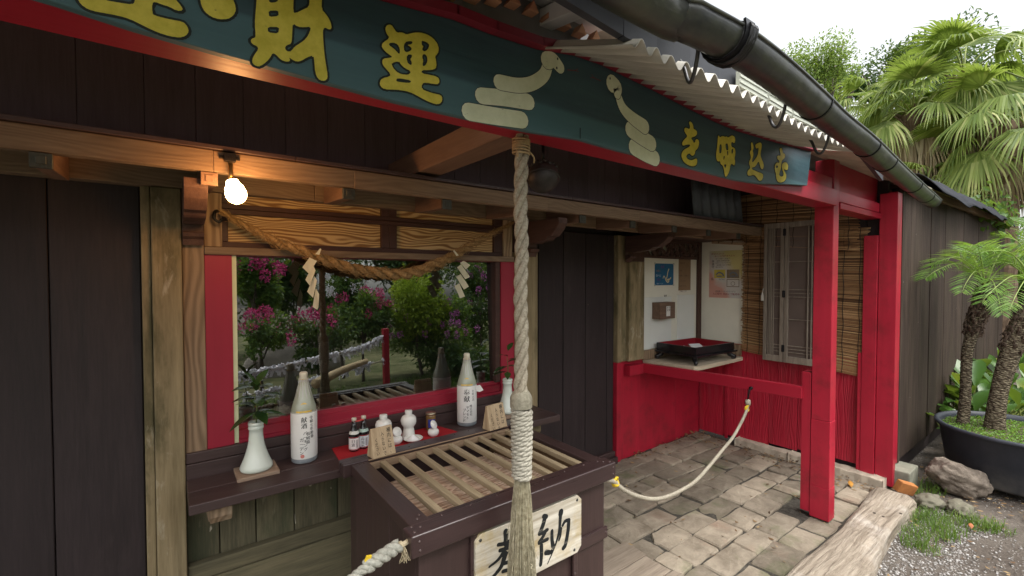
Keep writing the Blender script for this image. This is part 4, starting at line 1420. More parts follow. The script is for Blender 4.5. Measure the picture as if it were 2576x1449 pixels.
# ================================================================== lamp
lp = py(594, 488, 1.90)
lamp = thing('bulb_lamp', 'lit bare light bulb on a brass arm clamped to the timber fascia', 'lamp', tuple(py(578, 398, 1.945)))
e = NT('lit_bulb_glass')
em = e.n('Emission'); em.inputs['Color'].default_value = (1.0, 0.62, 0.26, 1); em.inputs['Strength'].default_value = 14.0
e.l(em.outputs[0], e.o.inputs['Surface'])
m = MB()
m.ball(lp, 0.034, 24, 16, (1, 1, 1.05))
sock = py(586, 462, 1.91)
d_ = (sock - lp).normalized()
m.tube([lp + d_ * 0.022, lp + d_ * 0.037, lp + d_ * 0.05], [0.031, 0.0225, 0.019], 16)
bu = m.build('bulb', e.m, lamp, smooth=True)
pl_ = bpy.data.lights.new('bulb_light', 'POINT')
pl_.energy = 1.7; pl_.color = (1.0, 0.42, 0.12); pl_.shadow_soft_size = 0.04
plo = bpy.data.objects.new('bulb_light', pl_); COL.objects.link(plo)
plo.location = lp + Vector((0.0, -0.085, 0.0))
brass = plain('brass_lamp_arm', (0.55, 0.38, 0.16), 0.35, 0.15, 20, 0.05, 0.5, 1.0)
m = MB()
kt = py(581, 452, 1.915)
m.tube([lp + d_ * 0.048, kt], 0.014, 12)
m.tube([kt, py(581, 440, 1.915), py(580, 412, 1.925)], [0.009, 0.008, 0.008], 12)
m.build('arm', brass, lamp, smooth=True)
m = MB()
c0 = py(578, 397, 1.93)
m.box(c0.x - 0.018, c0.x + 0.018, 1.918, 1.9435, c0.z - 0.014, c0.z + 0.014)
m.box(c0.x - 0.032, c0.x + 0.032, 1.932, 1.9437, c0.z - 0.004, c0.z + 0.007)
for k in range(5):
    m.box(c0.x - 0.010 + k * 0.004, c0.x - 0.008 + k * 0.004, 1.9155, 1.9175, c0.z - 0.006, c0.z + 0.006)
m.build('clamp', M['iron'], lamp, bevel=0.0015)

# ================================================================== straw rope over the window and its paper streamers
M['straw'] = fibre('brown_straw', (0.16, 0.09, 0.035), (0.42, 0.27, 0.12), 90, 0.6)
YSH = 2.225
sp_ = [(553, 532), (606, 562), (690, 606), (770, 636), (812, 652), (860, 668), (905, 680), (960, 687), (1005, 690), (1050, 683), (1090, 667), (1125, 652), (1150, 638), (1190, 614), (1222, 596), (1262, 575), (1292, 560)]
spw = smooth_path([py(a, b, YSH) for a, b in sp_], 6)
def rs(u):
    return 0.42 + 0.58 * (math.sin(PI * min(1, max(0, (u - 0.02) / 0.96))) ** 0.8) if u < 0.80 else 0.42 + 0.58 * (math.sin(PI * (0.78 / 0.96)) ** 0.8) * max(0.0, 1 - (u - 0.80) / 0.12) if u < 0.92 else 0.34
shm = thing('straw_rope', 'brown twisted straw rope sagging across the window from the lit bulb', 'rope', tuple(py(960, 687, YSH)))
m = MB()
random.seed(3)
laid_rope(m, spw, 0.030, 0.135, 2, 8, 0.006, hand=1, radius_fn=rs, rough=0.09)
m.build('twisted_straw', M['straw'], shm, smooth=False)
m = MB()
fr = frames(resample(spw, 0.006))
for k in range(900):
    i = random.randrange(4, len(fr) - 4)
    p, tt, nn_, bb_ = fr[i]
    a = rnd(0, 2 * PI); q = rs(i / len(fr)) * 0.028
    off = (nn_ * math.cos(a) + bb_ * math.sin(a))
    dr = (tt * rnd(0.5, 1.0) * random.choice((1, 1, -1)) + off * rnd(-.1, .5)).normalized()
    L = rnd(.015, .045)
    p0 = p + off * q * rnd(.8, 1.0)
    m.tube([p0, p0 + dr * L * .5 + off * .002, p0 + dr * L], [0.0012, 0.001, 0.0005], 3, cap=False)
m.build('loose_straws', M['straw'], shm)
m = MB()
hk = py(549, 540, 2.24)
m.tube(smooth_path([hk + Vector((0, .03, .02)), hk + Vector((-.012, 0, .01)), hk + Vector((-.014, -.006, -.018)), hk + Vector((0.002, -.006, -.03)), hk + Vector((.012, -.004, -.018))], 5), 0.006, 6)
m.build('hook', M['iron'], shm, smooth=True)
paper = plain('cream_paper', (0.62, 0.58, 0.42), 0.7, 0.05, 6, 0.0)
def shide(label, y0, quads, tip):
    o = thing('paper_streamer', label, 'paper streamer', tuple(py(*tip[0], y0)), 'zigzag paper streamers on the straw rope')
    m_ = MB()
    for i, q in enumerate(quads):
        dy = 0.004 * (i % 2)
        m_.raw([py(x_, y_, y0 - dy - 0.003 * j) for j, (x_, y_) in enumerate(q)], [(0, 1, 2, 3)])
    m_.build('folds', paper, o, solid=0.0006)
    m_ = MB()
    m_.raw([py(x_, y_, y0 - 0.012) for (x_, y_) in tip], [tuple(range(len(tip)))])
    m_.build('stem', paper, o, solid=0.0008)
def z1(*q): return [(447.2 + a * 0.17635, 511.1 + b * 0.17635) for a, b in q]
def z2(*q): return [(894.4 + a * 0.17635, 511.1 + b * 0.17635) for a, b in q]
shide('longer zigzag paper streamer near the bulb end of the straw rope', 2.19,
      [z1((1880, 775), (1985, 825), (1870, 1005), (1778, 915)), z1((1928, 880), (1965, 960), (1885, 1180), (1820, 1092)), z1((1945, 1040), (1985, 1100), (1930, 1350), (1845, 1262)), z1((1970, 1215), (2016, 1300), (2008, 1452), (2000, 1500)), z1((1968, 1216), (2005, 1480), (1990, 1520), (1925, 1480))],
      z1((1960, 728), (2030, 645), (2048, 655), (2020, 735)))
shide('shorter zigzag paper streamer near the bell rope end of the straw rope', 2.19,
      [z2((1545, 820), (1635, 885), (1575, 945), (1490, 850)), z2((1505, 870), (1630, 1050), (1565, 1085), (1448, 915)), z2((1500, 1010), (1616, 1190), (1545, 1232), (1435, 1050)), z2((1480, 1145), (1560, 1330), (1490, 1355), (1412, 1180))],
      z2((1440, 752), (1392, 680), (1408, 668), (1470, 745)))

# ================================================================== shelf and the offerings on it
ZS = 0.77
sh = thing('wall_shelf', 'long dark brown wooden shelf with a back board under the window', 'shelf', (0.95, 2.27, ZS))
m = MB()
m.box(0.042, 1.868, 1.998, 2.128, ZS - 0.038, ZS)
m.box(0.042, 1.868, 2.130, 2.262, ZS - 0.038, ZS - 0.0005)
m.build('top', M['darkx'], sh, bevel=0.004)
m = MB()
m.box(0.042, 1.77, 2.264, 2.288, ZS - 0.03, ZS + 0.060)
m.box(0.042, 1.77, 2.270, 2.288, ZS + 0.0615, ZS + 0.104)
m.build('back_board', M['darkx'], sh, bevel=0.003)
for xc in (0.145, 1.72):
    m = MB()
    pf2 = [(2.284, ZS - 0.039), (2.045, ZS - 0.039), (2.04, ZS - 0.085), (2.06, ZS - 0.115), (2.11, ZS - 0.125), (2.16, ZS - 0.15), (2.284, ZS - 0.17)]
    m.prism(pf2, 'yz', xc - 0.036, xc + 0.036)
    m.build('bracket', M['postbrown'] if xc < 1 else M['postz'], sh, bevel=0.004)

cer = plain('white_glazed_ceramic', (0.72, 0.72, 0.68), 0.12, 0.03, 5, 0.0, 0.55)
cerg = plain('celadon_white_ceramic', (0.60, 0.65, 0.58), 0.12, 0.04, 5, 0.0, 0.55)
leafm = foliage('glossy_evergreen_leaf', (0.012, 0.035, 0.010), (0.035, 0.09, 0.022), trans=0.12, rough=0.25, spec=0.5)
def leaf(mb, base, d, L, W, up=None, fold=0.25, droop=0.2):
    d = Vector(d).normalized(); base = Vector(base)
    side = d.cross(Vector(up or (0, 0, 1)))
    side = side.normalized() if side.length > 1e-4 else Vector((1, 0, 0))
    nrm = side.cross(d)
    V = []
    prof_ = [(0, .04), (.2, .62), (.45, 1.0), (.7, .78), (.9, .32), (1, .02)]
    for (u, wv_) in prof_:
        c = base + d * L * u - Vector((0, 0, 1)) * droop * L * u * u
        V += [c + side * W / 2 * wv_ + nrm * fold * W / 2 * wv_, c, c - side * W / 2 * wv_ + nrm * fold * W / 2 * wv_]
    F = []
    for i in range(len(prof_) - 1):
        a = i * 3
        F += [(a, a + 1, a + 4, a + 3), (a + 1, a + 2, a + 5, a + 4)]
    mb.raw(V, F)
def vase(lx, ly, z0, label, mat, big):
    o = thing('flower_vase', label, 'vase', (lx, ly, z0), 'white flared vases with evergreen sprigs')
    m_ = MB()
    s = 0.205 if big else 0.20
    pr = [(0.0, 0.0), (0.052, 0.0), (0.060, 0.004), (0.0625, 0.013), (0.060, 0.022), (0.050, 0.045), (0.042, 0.068), (0.034, 0.095), (0.029, 0.122), (0.0265, 0.150), (0.026, 0.170), (0.0285, 0.172), (0.0298, 0.178), (0.0285, 0.184), (0.0270, 0.186), (0.0298, 0.189), (0.0305, 0.195), (0.029, 0.202), (0.0245, 0.203), (0.022, 0.195), (0.018, 0.15), (0.0, 0.15)]
    m_.lathe([(r_, z_) for r_, z_ in pr], (lx, ly, z0), 32, cap=False)
    m_.build('body', mat, o, smooth=True)
    return o
def coaster(p, label, sx, sy):
    o = MB(); o.box(p[0] - sx / 2, p[0] + sx / 2, p[1] - sy / 2, p[1] + sy / 2, ZS, ZS + 0.016)
    q = o.build('wooden_coaster', wood('coaster_wood', (0.22, 0.15, 0.10), (0.36, 0.26, 0.19), 'x', 0.7), loc=(p[0], p[1], ZS), bevel=0.002)
    return tag(q, label, 'coaster', 'wooden coasters under the vases')
v1 = pz(640, 1180, ZS + 0.016)
v1 = Vector((0.282, 2.175, ZS + 0.016))
coaster((v1.x, v1.y - 0.0), 'square wooden coaster under the vase at the near end of the shelf', 0.155, 0.14)
vase(v1.x, v1.y, ZS + 0.0165, 'white flared vase near the weathered post, holding a full leafy sprig', cerg, True)
v2 = Vector((1.612, 2.185, ZS + 0.016))
coaster((v2.x, v2.y), 'square wooden coaster under the vase beside the bell rope', 0.15, 0.14)
vase(v2.x, v2.y, ZS + 0.0165, 'white flared vase behind the small wooden sign by the bell rope', cerg, False)
def sprig(base, h, leaves, label):
    o = thing('evergreen_sprig', label, 'leafy sprig', tuple(base), 'evergreen sprigs in the vases')
    m_ = MB()
    b = Vector(base)
    m_.tube([b - Vector((0, 0, .05)), b + Vector((.004, 0, h * .4)), b + Vector((-.006, -.004, h * .8))], [0.003, 0.0025, 0.0015], 6)
    m_.build('stem', plain('green_stem', (0.09, 0.12, 0.035), 0.6), o, smooth=True)
    m_ = MB()
    for (u, a, el, L) in leaves:
        p = b + Vector((.004 * u, 0, h * u))
        d = Vector((math.cos(a) * math.cos(el), math.sin(a) * math.cos(el), math.sin(el)))
        leaf(m_, p, d, L * 1.1, L * 0.52)
    m_.build('leaves', leafm, o, smooth=True)
random.seed(21)
sprig((v1.x, v1.y, v1.z + .20), 0.155, [(1, 2.7, 1.0, .085), (1, .6, .9, .09), (.95, 3.6, .25, .10), (.95, -.9, .35, .085), (.7, 3.3, .1, .085), (.7, -.3, .15, .10), (.62, -1.5, .1, .085), (.5, .3, .3, .10), (.45, 2.4, .2, .09), (.28, 3.4, -.35, .10), (.25, -.2, -.05, .11), (.3, -1.3, -.2, .09), (.2, .7, .2, .08), (.85, 1.5, .6, .08)], 'leafy evergreen sprig in the vase near the weathered post')
sprig((v2.x, v2.y, v2.z + .20), 0.17, [(1, .4, .8, .075), (.8, 3.4, .4, .085), (.6, -.2, .3, .10), (.45, .0, -.05, .12), (.45, 3.2, -.05, .10), (.25, 2.9, .05, .09), (.25, -2.2, -.1, .08), (.7, -1.0, .2, .06)], 'thin evergreen sprig in the vase beside the bell rope')

# large sake bottles
def bottle_big(c, label, cols, seal, torn):
    o = thing('sake_bottle', label, 'bottle', tuple(c), 'large wrapped sake bottles on the shelf')
    x, y, z = c
    m_ = MB()
    m_.lathe([(0.0, 0.001), (0.047, 0.0), (0.0525, 0.006), (0.0535, 0.015), (0.0535, 0.225), (0.051, 0.245), (0.044, 0.268), (0.033, 0.302), (0.024, 0.335), (0.019, 0.36), (0.0, 0.361)], (x, y, z), 36, cap=False)
    tg = NT('greenish_bottle_glass')
    tg.done((0.34, 0.37, 0.29), 0.1, None, 0.6)
    m_.build('glass_body', tg.m, o, smooth=True)
    m_ = MB()
    m_.lathe([(0.0545, 0.022), (0.0552, 0.024), (0.0552, 0.222), (0.0545, 0.224)], (x, y, z), 40, cap=False)
    lab = m_.build('paper_label', plain('white_paper_label', (0.72, 0.71, 0.68), 0.6, 0.04, 14, 0.15), o, smooth=True)
    # grey foot and the thin crinkled wrap above
    m_ = MB()
    m_.lathe([(0.049, 0.001), (0.0542, 0.006), (0.0547, 0.0215)], (x, y, z), 36, cap=False)
    m_.build('foot_wrap', plain('grey_foot_wrap', (0.24, 0.26, 0.28), 0.5, 0.25, 40, 0.3), o, smooth=True)
    m_ = MB()
    def wr(u, v_):
        a = 2 * PI * u
        zz = 0.2245 + (0.374 - 0.2245) * v_
        r0 = 0.0545 + (0.0195 - 0.0545) * min(1, (v_ ** 0.85) * 1.12)
        r0 *= 1 + (0.05 + .03 * v_) * math.sin(a * 13 + 2.5 * v_) * min(1, v_ * 4)
        return (x + r0 * math.cos(a), y + r0 * math.sin(a), z + zz)
    m_.grid(wr, 104, 14)
    tw = NT('clear_crinkled_film')
    ms_ = tw.n('MixShader'); tp = tw.n('BsdfTransparent'); tp.inputs['Color'].default_value = (0.95, 0.95, 0.93, 1)
    tw.done((0.78, 0.77, 0.73), 0.25, None, 0.6)
    ms_.inputs[0].default_value = 0.5
    tw.l(tp.outputs[0], ms_.inputs[1]); tw.l(tw.b.outputs[0], ms_.inputs[2]); tw.l(ms_.outputs[0], tw.o.inputs['Surface'])
    m_.build('film_wrap', tw.m, o, smooth=True)
    m_ = MB()
    m_.lathe([(0.0, 0.40), (0.012, 0.402), (0.0165, 0.398), (0.0175, 0.392), (0.017, 0.372), (0.0150, 0.370), (0.0168, 0.368), (0.0168, 0.364), (0.0, 0.364)], (x, y, z), 24, cap=False)
    m_.build('cap', plain('pale_bottle_cap', (0.62, 0.58, 0.46), 0.3, 0.12, 30, 0.2, 0.5), o, smooth=True)
    m_ = MB()
    m_.tube([(x + 0.0185 * math.cos(k * PI / 12), y + 0.0185 * math.sin(k * PI / 12), z + 0.3705) for k in range(25)], 0.0016, 5, cap=False)
    m_.build('gold_tie', plain('gold_tie_wire', (0.7, 0.5, 0.15), 0.3, 0.1, 20, 0, 0.5, 0.8), o, smooth=True)
    # gold shoulder label
    m_ = MB()
    th0 = math.atan2(-y, -x) if True else 0
    th = math.atan2(0 - y, 0 - x)
    def gl_(u, v_):
        a = th + (u - .5) * 1.3
        zz = 0.2255 + 0.046 * v_ * (1 - 0.7 * (abs(u - .5) * 2) ** 2)
        r0 = 0.0515 - 0.24 * max(0, zz - 0.232)
        return (x + r0 * math.cos(a) * 1.03, y + r0 * math.sin(a) * 1.03, z + zz)
    m_.grid(gl_, 14, 6)
    m_.build('shoulder_label', plain('gold_shoulder_label', (0.62, 0.42, 0.08), 0.35, 0.25, 60, 0.1), o, smooth=True)
    m_ = MB()
    def place(a_, b_):
        an = th - a_ / 0.0558
        return (x + 0.0558 * math.cos(an) * -1 * -1, y + 0.0558 * math.sin(an), z + b_)
    for (txt, a_, b_, sz, dx, bold) in cols:
        vtext(m_, txt, a_, b_, sz, lambda p, q: place(-p, q), dx=dx, bold=bold)
    m_.build('brush_writing', M['inkpen'], lab)
    if seal:
        m_ = MB()
        def sl_(u, v_):
            r_ = 0.0085 * v_
            return place(-(-0.008 + r_ * math.cos(2 * PI * u)), seal + r_ * math.sin(2 * PI * u))
        m_.grid(sl_, 20, 3)
        m_.build('red_seal', plain('faded_red_seal', (0.62, 0.22, 0.18), 0.6, 0.2, 90, 0), lab)
    if torn:
        m_ = MB()
        a = th + 1.05
        b0 = Vector((x + 0.0558 * math.cos(a), y + 0.0558 * math.sin(a), z + 0.222))
        m_.raw([b0, b0 + Vector((0.022, -.012, .004)), b0 + Vector((0.040, -.02, -.026)), b0 + Vector((0.018, -.014, -.034)), b0 + Vector((0.0, 0, -.03))], [(0, 1, 2, 3, 4)])
        m_.build('peeled_corner', bpy.data.materials['white_paper_label'], o, solid=0.0006)
M['inkpen'] = plain('black_pen_ink', (0.012, 0.012, 0.013), 0.6, 0.1, 20, 0)
bottle_big((0.476, 2.197, ZS), 'large sake bottle beside the full leafy sprig, red seal low on its label', [('献酒', 0.0, 0.210, 0.026, 0.0, True), ('令和七年新春', 0.030, 0.212, 0.0165, 0.0008, True), ('長崎鼻', 0.017, 0.142, 0.018, -.0005, True), ('パーキング', 0.004, 0.146, 0.0175, 0.0004, True), ('ガーデン', -0.010, 0.118, 0.019, -.0003, True)], 0.036, False)
bottle_big((1.328, 2.185, ZS), 'large sake bottle with a peeled label corner, next to the bell rope', [('奉献', 0.0, 0.210, 0.036, 0.0, True), ('七年六月', 0.036, 0.205, 0.016, 0.0003, True), ('株式会社', 0.023, 0.124, 0.0155, 0.0004, True), ('ヤマモト', 0.004, 0.118, 0.019, 0.0003, True), ('ブレンド', -0.013, 0.104, 0.019, -.0003, True)], 0, True)

# red cloth
m = MB()
ca, cb_, cc_, cd_ = Vector((0.592, 2.085, 0)), Vector((0.612, 2.258, 0)), Vector((1.06, 2.262, 0)), Vector((1.245, 2.085, 0))
ca.y = cd_.y = 2.02
cd_.x = 1.235
def cl_(u, v_):
    a = ca.lerp(cd_, u); b = cb_.lerp(Vector((1.175, 2.258, 0)), u)
    p = a.lerp(b, v_)
    return (p.x, p.y, ZS + 0.0022 + 0.0012 * math.sin(u * 23) * math.sin(v_ * 9))
m.grid(cl_, 40, 16)
tc = NT('red_felt_cloth')
g = tc.noise(tc.coord((1, 1, 1)), 300, 3, 0.6)
tc.done(tc.ramp(g, [(0.3, (0.30, 0.016, 0.022)), (0.7, (0.44, 0.030, 0.038))]), 0.95, tc.bump(g, 0.4, 0.001), 0.1)
co = m.build('red_cloth', tc.m, loc=(0.9, 2.14, ZS), solid=0.002)
tag(co, 'red felt cloth laid on the dark shelf under the small offerings', 'cloth')
ZC = ZS + 0.0045
# small shochu bottles
def small_bottle(c, label, band, txt, shoulder):
    o = thing('small_bottle', label, 'bottle', tuple(c), 'small dark liquor bottles on the red cloth')
    x, y, z = c
    m_ = MB()
    m_.lathe([(0.0, 0.0), (0.021, 0.0), (0.0235, 0.003), (0.0238, 0.07), (0.0225, 0.082), (0.016, 0.10), (0.0115, 0.118), (0.0105, 0.14), (0.0, 0.141)], (x, y, z), 24, cap=False)
    m_.build('glass_body', plain('dark_bottle_glass', (0.010, 0.009, 0.010), 0.08, 0.1, 5, 0, 0.6), o, smooth=True)
    m_ = MB()
    m_.lathe([(0.0, 0.156), (0.0105, 0.155), (0.0115, 0.152), (0.0112, 0.141), (0.0, 0.1405)], (x, y, z), 20, cap=False)
    m_.build('cap', plain('cream_screw_cap', (0.60, 0.56, 0.46), 0.4), o, smooth=True)
    m_ = MB()
    m_.lathe([(0.0241, 0.008), (0.0243, 0.009), (0.0243, 0.062), (0.0241, 0.063)], (x, y, z), 28, cap=False)
    lab = m_.build('paper_label', plain('white_bottle_label_%s' % band[0], band[1], 0.55, 0.05), o, smooth=True)
    m_ = MB()
    m_.lathe([(0.02455, 0.0085), (0.02455, 0.0125)], (x, y, z), 28, cap=False)
    m_.lathe([(0.0240, 0.0645), (0.0239, 0.068)], (x, y, z), 28, cap=False)
    m_.build('label_band', plain('dull_red_band', (0.35, 0.05, 0.06), 0.5), lab, smooth=True)
    m_ = MB()
    m_.lathe([(0.0232, 0.0815), (0.0188, 0.0955)], (x, y, z), 28, cap=False)
    m_.build('shoulder_label', plain('shoulder_label_%s' % band[0], shoulder, 0.5), o, smooth=True)
    th = math.atan2(-y, -x)
    m_ = MB()
    vtext(m_, txt, -0.004, 0.06, 0.0175, lambda p, q: (x + 0.0247 * math.cos(th + p / 0.0247), y + 0.0247 * math.sin(th + p / 0.0247), z + q), bold=True)
    for k in range(7):
        a = th + 0.35 + 0.06 * k
        for s_ in (0,):
            m_.raw([(x + 0.0246 * math.cos(a + e_), y + 0.0246 * math.sin(a + e_), z + h_) for e_, h_ in ((0, .018), (.02, .018), (.02, .055), (0, .055))], [(0, 1, 2, 3)])
    m_.build('label_print', M['inkpen'], lab)
small_bottle((0.690, 2.165, ZC), 'small dark liquor bottle with a white shoulder label, nearer the large bottle', ('white', (0.68, 0.66, 0.64)), '白波', (0.62, 0.62, 0.57))
small_bottle((0.738, 2.172, ZC), 'small dark liquor bottle with a pale green shoulder label, nearer the jars', ('blue', (0.60, 0.66, 0.68)), '赤兎馬', (0.38, 0.52, 0.46))
m = MB()
m.beam((0.694, 2.158, ZC + 0.139), (0.735, 2.164, ZC + 0.140), 0.012, 0.003)
ty = m.build('red_tie', plain('red_bottle_tie', (0.55, 0.06, 0.05), 0.5), loc=(0.714, 2.16, ZC + .139))
tag(ty, 'red tie joining the necks of the two small dark bottles', 'tie')
# white jars (heishi) with lids
def heishi(c, s, label):
    o = thing('sake_jar', label, 'jar', tuple(c), 'white ceramic sake jars with lids')
    x, y, z = c
    m_ = MB()
    pr = [(0, 0), (0.0335, 0), (0.0345, 0.003), (0.0335, 0.008), (0.031, 0.025), (0.0275, 0.045), (0.0262, 0.052), (0.030, 0.058), (0.0375, 0.070), (0.0405, 0.084), (0.0395, 0.098), (0.034, 0.109), (0.024, 0.116), (0.0175, 0.118), (0, 0.118)]
    m_.lathe([(r_ * s, z_ * s) for r_, z_ in pr], c, 32, cap=False)
    m_.build('body', cer, o, smooth=True)
    m_ = MB()
    m_.lathe([(0.0175 * s, 0.1185 * s), (0.0182 * s, 0.1195 * s), (0.0192 * s, 0.139 * s), (0.018 * s, 0.1415 * s), (0, 0.1425 * s)], c, 24, cap=True)
    m_.build('lid', cer, o, smooth=True)
heishi((0.838, 2.175, ZC), 1.0, 'white lidded sake jar half hidden behind the larger wooden sign')
heishi((0.973, 2.178, ZC), 0.98, 'white lidded sake jar standing clear in the middle of the red cloth')
# glass cup
o = thing('glass_cup_jar', 'small glass jar of amber drink with a blue label and metal lid', 'jar', (1.118, 2.215, ZC))
c = (1.118, 2.215, ZC)
m = MB(); m.lathe([(0, 0), (0.0255, 0), (0.027, 0.003), (0.027, 0.075), (0.0255, 0.081), (0, 0.081)], c, 28, cap=False)
m.build('glass_body', plain('amber_glass', (0.20, 0.12, 0.045), 0.1, 0.15, 12, 0, 0.6), o, smooth=True)
m = MB(); m.lathe([(0.0265, 0.0815), (0.0275, 0.0825), (0.0275, 0.0915), (0.025, 0.093), (0, 0.0925)], c, 28, cap=False)
m.build('lid', plain('brass_jar_lid', (0.42, 0.36, 0.25), 0.3, 0.1, 30, 0, 0.5, 0.9), o, smooth=True)
m = MB(); th = math.atan2(-c[1], -c[0])
m.grid(lambda u, v_: (c[0] + 0.0274 * math.cos(th - .55 + 1.5 * u), c[1] + 0.0274 * math.sin(th - .55 + 1.5 * u), c[2] + 0.016 + 0.045 * v_), 14, 2)
lo_ = m.build('label', plain('blue_jar_label', (0.03, 0.05, 0.30), 0.4, 0.3, 60, 0), o, smooth=True)
m = MB()
stroke(m, [(0, 0.046), (0.008, 0.05), (0.014, 0.046)], 0.003, plane=lambda a, b, d: (c[0] + 0.0277 * math.cos(th + .1 + a / .0277), c[1] + 0.0277 * math.sin(th + .1 + a / .0277), c[2] + b))
stroke(m, [(0.004, 0.034), (0.012, 0.036)], 0.006, plane=lambda a, b, d: (c[0] + 0.0277 * math.cos(th + .1 + a / .0277), c[1] + 0.0277 * math.sin(th + .1 + a / .0277), c[2] + b))
m.build('label_mark', plain('pale_label_mark', (0.6, 0.62, 0.68), 0.5), lo_)
# round water pots with lids leaning on them
def mizutama(c, label, ang):
    o = thing('water_pot', label, 'pot', tuple(c), 'round white water pots')
    m_ = MB()
    m_.lathe([(0, 0), (0.017, 0), (0.022, 0.004), (0.0285, 0.014), (0.0295, 0.022), (0.027, 0.031), (0.021, 0.037), (0.0, 0.037)], c, 28, cap=False)
    m_.build('body', cer, o, smooth=True)
    m_ = MB()
    R_ = Euler((math.radians(62), 0, ang)).to_matrix()
    cc = Vector(c) + Vector((0.004, 0.002, 0.057))
    pr = [(0.0, 0.010), (0.004, 0.012), (0.006, 0.009), (0.012, 0.008), (0.021, 0.004), (0.0255, 0.0), (0.024, -0.001), (0.0, 0.002)]
    b_ = MB(); b_.lathe(pr, (0, 0, 0), 24, cap=False)
    m_.raw([cc + R_ @ Vector(p) for p in b_.v], b_.f)
    m_.build('lid', cer, o, smooth=True)
mizutama((1.082, 2.115, ZC), 'round white water pot with a tilted lid beside the salt dish', 0.5)
mizutama((0.886, 2.125, ZC), 'round white water pot half hidden behind the larger wooden sign', 0.2)
# dish of salt
c = Vector((0.965, 2.108, ZC))
m = MB(); m.lathe([(0, 0.004), (0.022, 0.0), (0.026, 0.001), (0.040, 0.010), (0.049, 0.0155), (0.0485, 0.0175), (0.040, 0.0125), (0.024, 0.005), (0, 0.0055)], c, 36, cap=False)
do = m.build('salt_dish', cer, loc=tuple(c), smooth=True); tag(do, 'shallow white dish on the red cloth heaped with salt', 'dish')
m = MB(); m.lathe([(0.029, 0.0074), (0.026, 0.010), (0.016, 0.019), (0.008, 0.0265), (0.003, 0.031), (0, 0.032)], c, 28, cap=True)
so_ = m.build('salt_heap', plain('white_salt', (0.82, 0.82, 0.82), 0.9, 0.05, 200, 0.5), loc=tuple(c), smooth=True); tag(so_, 'small cone of white salt heaped in the shallow dish', 'salt')
# wooden block signs standing on the back rail
signm = wood('pale_sign_wood', (0.34, 0.24, 0.14), (0.56, 0.43, 0.28), 'z', 0.7, 0.3, island=0.05, blotch=((0.24, 0.16, 0.09), 0.7, 9, 0.60))
def block_sign(bl, brt, tr_, tl, zb, label):
    o = thing('wooden_sign', label, 'sign', tuple(pz(*bl, zb)), 'small wooden block signs on the offering box')
    A, B = pz(*bl, zb), pz(*brt, zb)
    ux = (B - A).normalized()
    wdt = (B - A).length
    back = Vector((-ux.y, ux.x, 0))
    H_ = 0.122 if wdt > 0.105 else 0.118
    lean = 0.028
    dep = 0.062
    def PF(a, b, off=0.0):
        return A + ux * a + back * (lean * b / H_) + Vector((0, 0, 1)) * b - back * off
    V = [PF(0, 0), PF(wdt, 0), PF(wdt - .006, H_), PF(.003, H_)]
    top2 = [PF(wdt - .006, H_) + back * 0.012, PF(.003, H_) + back * 0.012]
    V += [A + back * dep, B + back * dep] + [top2[1], top2[0]]
    m_ = MB(); m_.raw(V, [(0, 1, 2, 3), (4, 6, 7, 5), (0, 3, 6, 4), (1, 5, 7, 2), (3, 2, 7, 6), (0, 4, 5, 1)])
    b_ = m_.build('block', signm, o, bevel=0.004)
    m_ = MB()
    def pf(a, b): return PF(a, b, 0.0006)
    k = wdt / 0.118
    vtext(m_, '柵内には、', wdt * 0.76, H_ - 0.006, 0.0235 * k, pf, dx=0.0005, bold=True, squeeze=0.85)
    vtext(m_, '入らないで', wdt * 0.48, H_ - 0.018, 0.0215 * k, pf, dx=0.001, bold=True, squeeze=0.8)
    vtext(m_, 'ください。', wdt * 0.20, H_ - 0.040, 0.0195 * k, pf, dx=0.0012, bold=True, squeeze=0.85)
    m_.build('brush_writing', M['inkpen'], b_)
block_sign((939, 1157), (997, 1140), (990, 1075), (930, 1085), ZB + 0.0022, 'wooden block sign with brushed notice in front of the half hidden jar')
block_sign((1233, 1086), (1277, 1072), (1270, 1015), (1225, 1030), ZB + 0.0022, 'wooden block sign with brushed notice between the bottle and bell rope')
# pumice stone in the display case
def rock(name, mat, c, rad, seed, amp=0.35, fr_=2.2, n=3, flat=0.0, loc=None):
    import bmesh
    bm = bmesh.new()
    bmesh.ops.create_icosphere(bm, subdivisions=n, radius=1.0)
    for v_ in bm.verts:
        d = v_.co.normalized()
        k = 1 + amp * (mnoise.noise(d * fr_ + Vector((seed, seed * 2.1, 0))) + 0.5 * mnoise.noise(d * fr_ * 2.3 + Vector((seed * 3, 0, seed))) + 0.22 * mnoise.noise(d * fr_ * 6 + Vector((0, seed, 1))))
        v_.co = Vector((d.x * rad[0] * k, d.y * rad[1] * k, max(d.z * rad[2] * k, -flat if flat else -99)))
    me = bpy.data.meshes.new(name); bm.to_mesh(me); bm.free()
    for p in me.polygons: p.use_smooth = True
    me.materials.append(mat)
    o_ = bpy.data.objects.new(name, me); COL.objects.link(o_); o_.location = c
    return o_
t = NT('porous_pale_stone')
vv = t.vor(t.coord((1, 1, 1)), 60); g = t.noise(t.coord((1, 1, 1)), 30, 5, .7)
t.done(t.mix(t.ramp(vv, [(0.15, 0.0), (0.5, 1.0)]), (0.40, 0.35, 0.26), (0.85, 0.79, 0.66)), 0.9, t.bump(vv, 0.8, 0.01), 0.2)
o = rock('display_stone', t.m, (0.405, 2.40, 0.915), (0.062, 0.05, 0.06), 4.2, 0.5, 2.4, 4)
tag(o, 'pale pitted stone in the window behind the large bottle with red seal', 'stone')

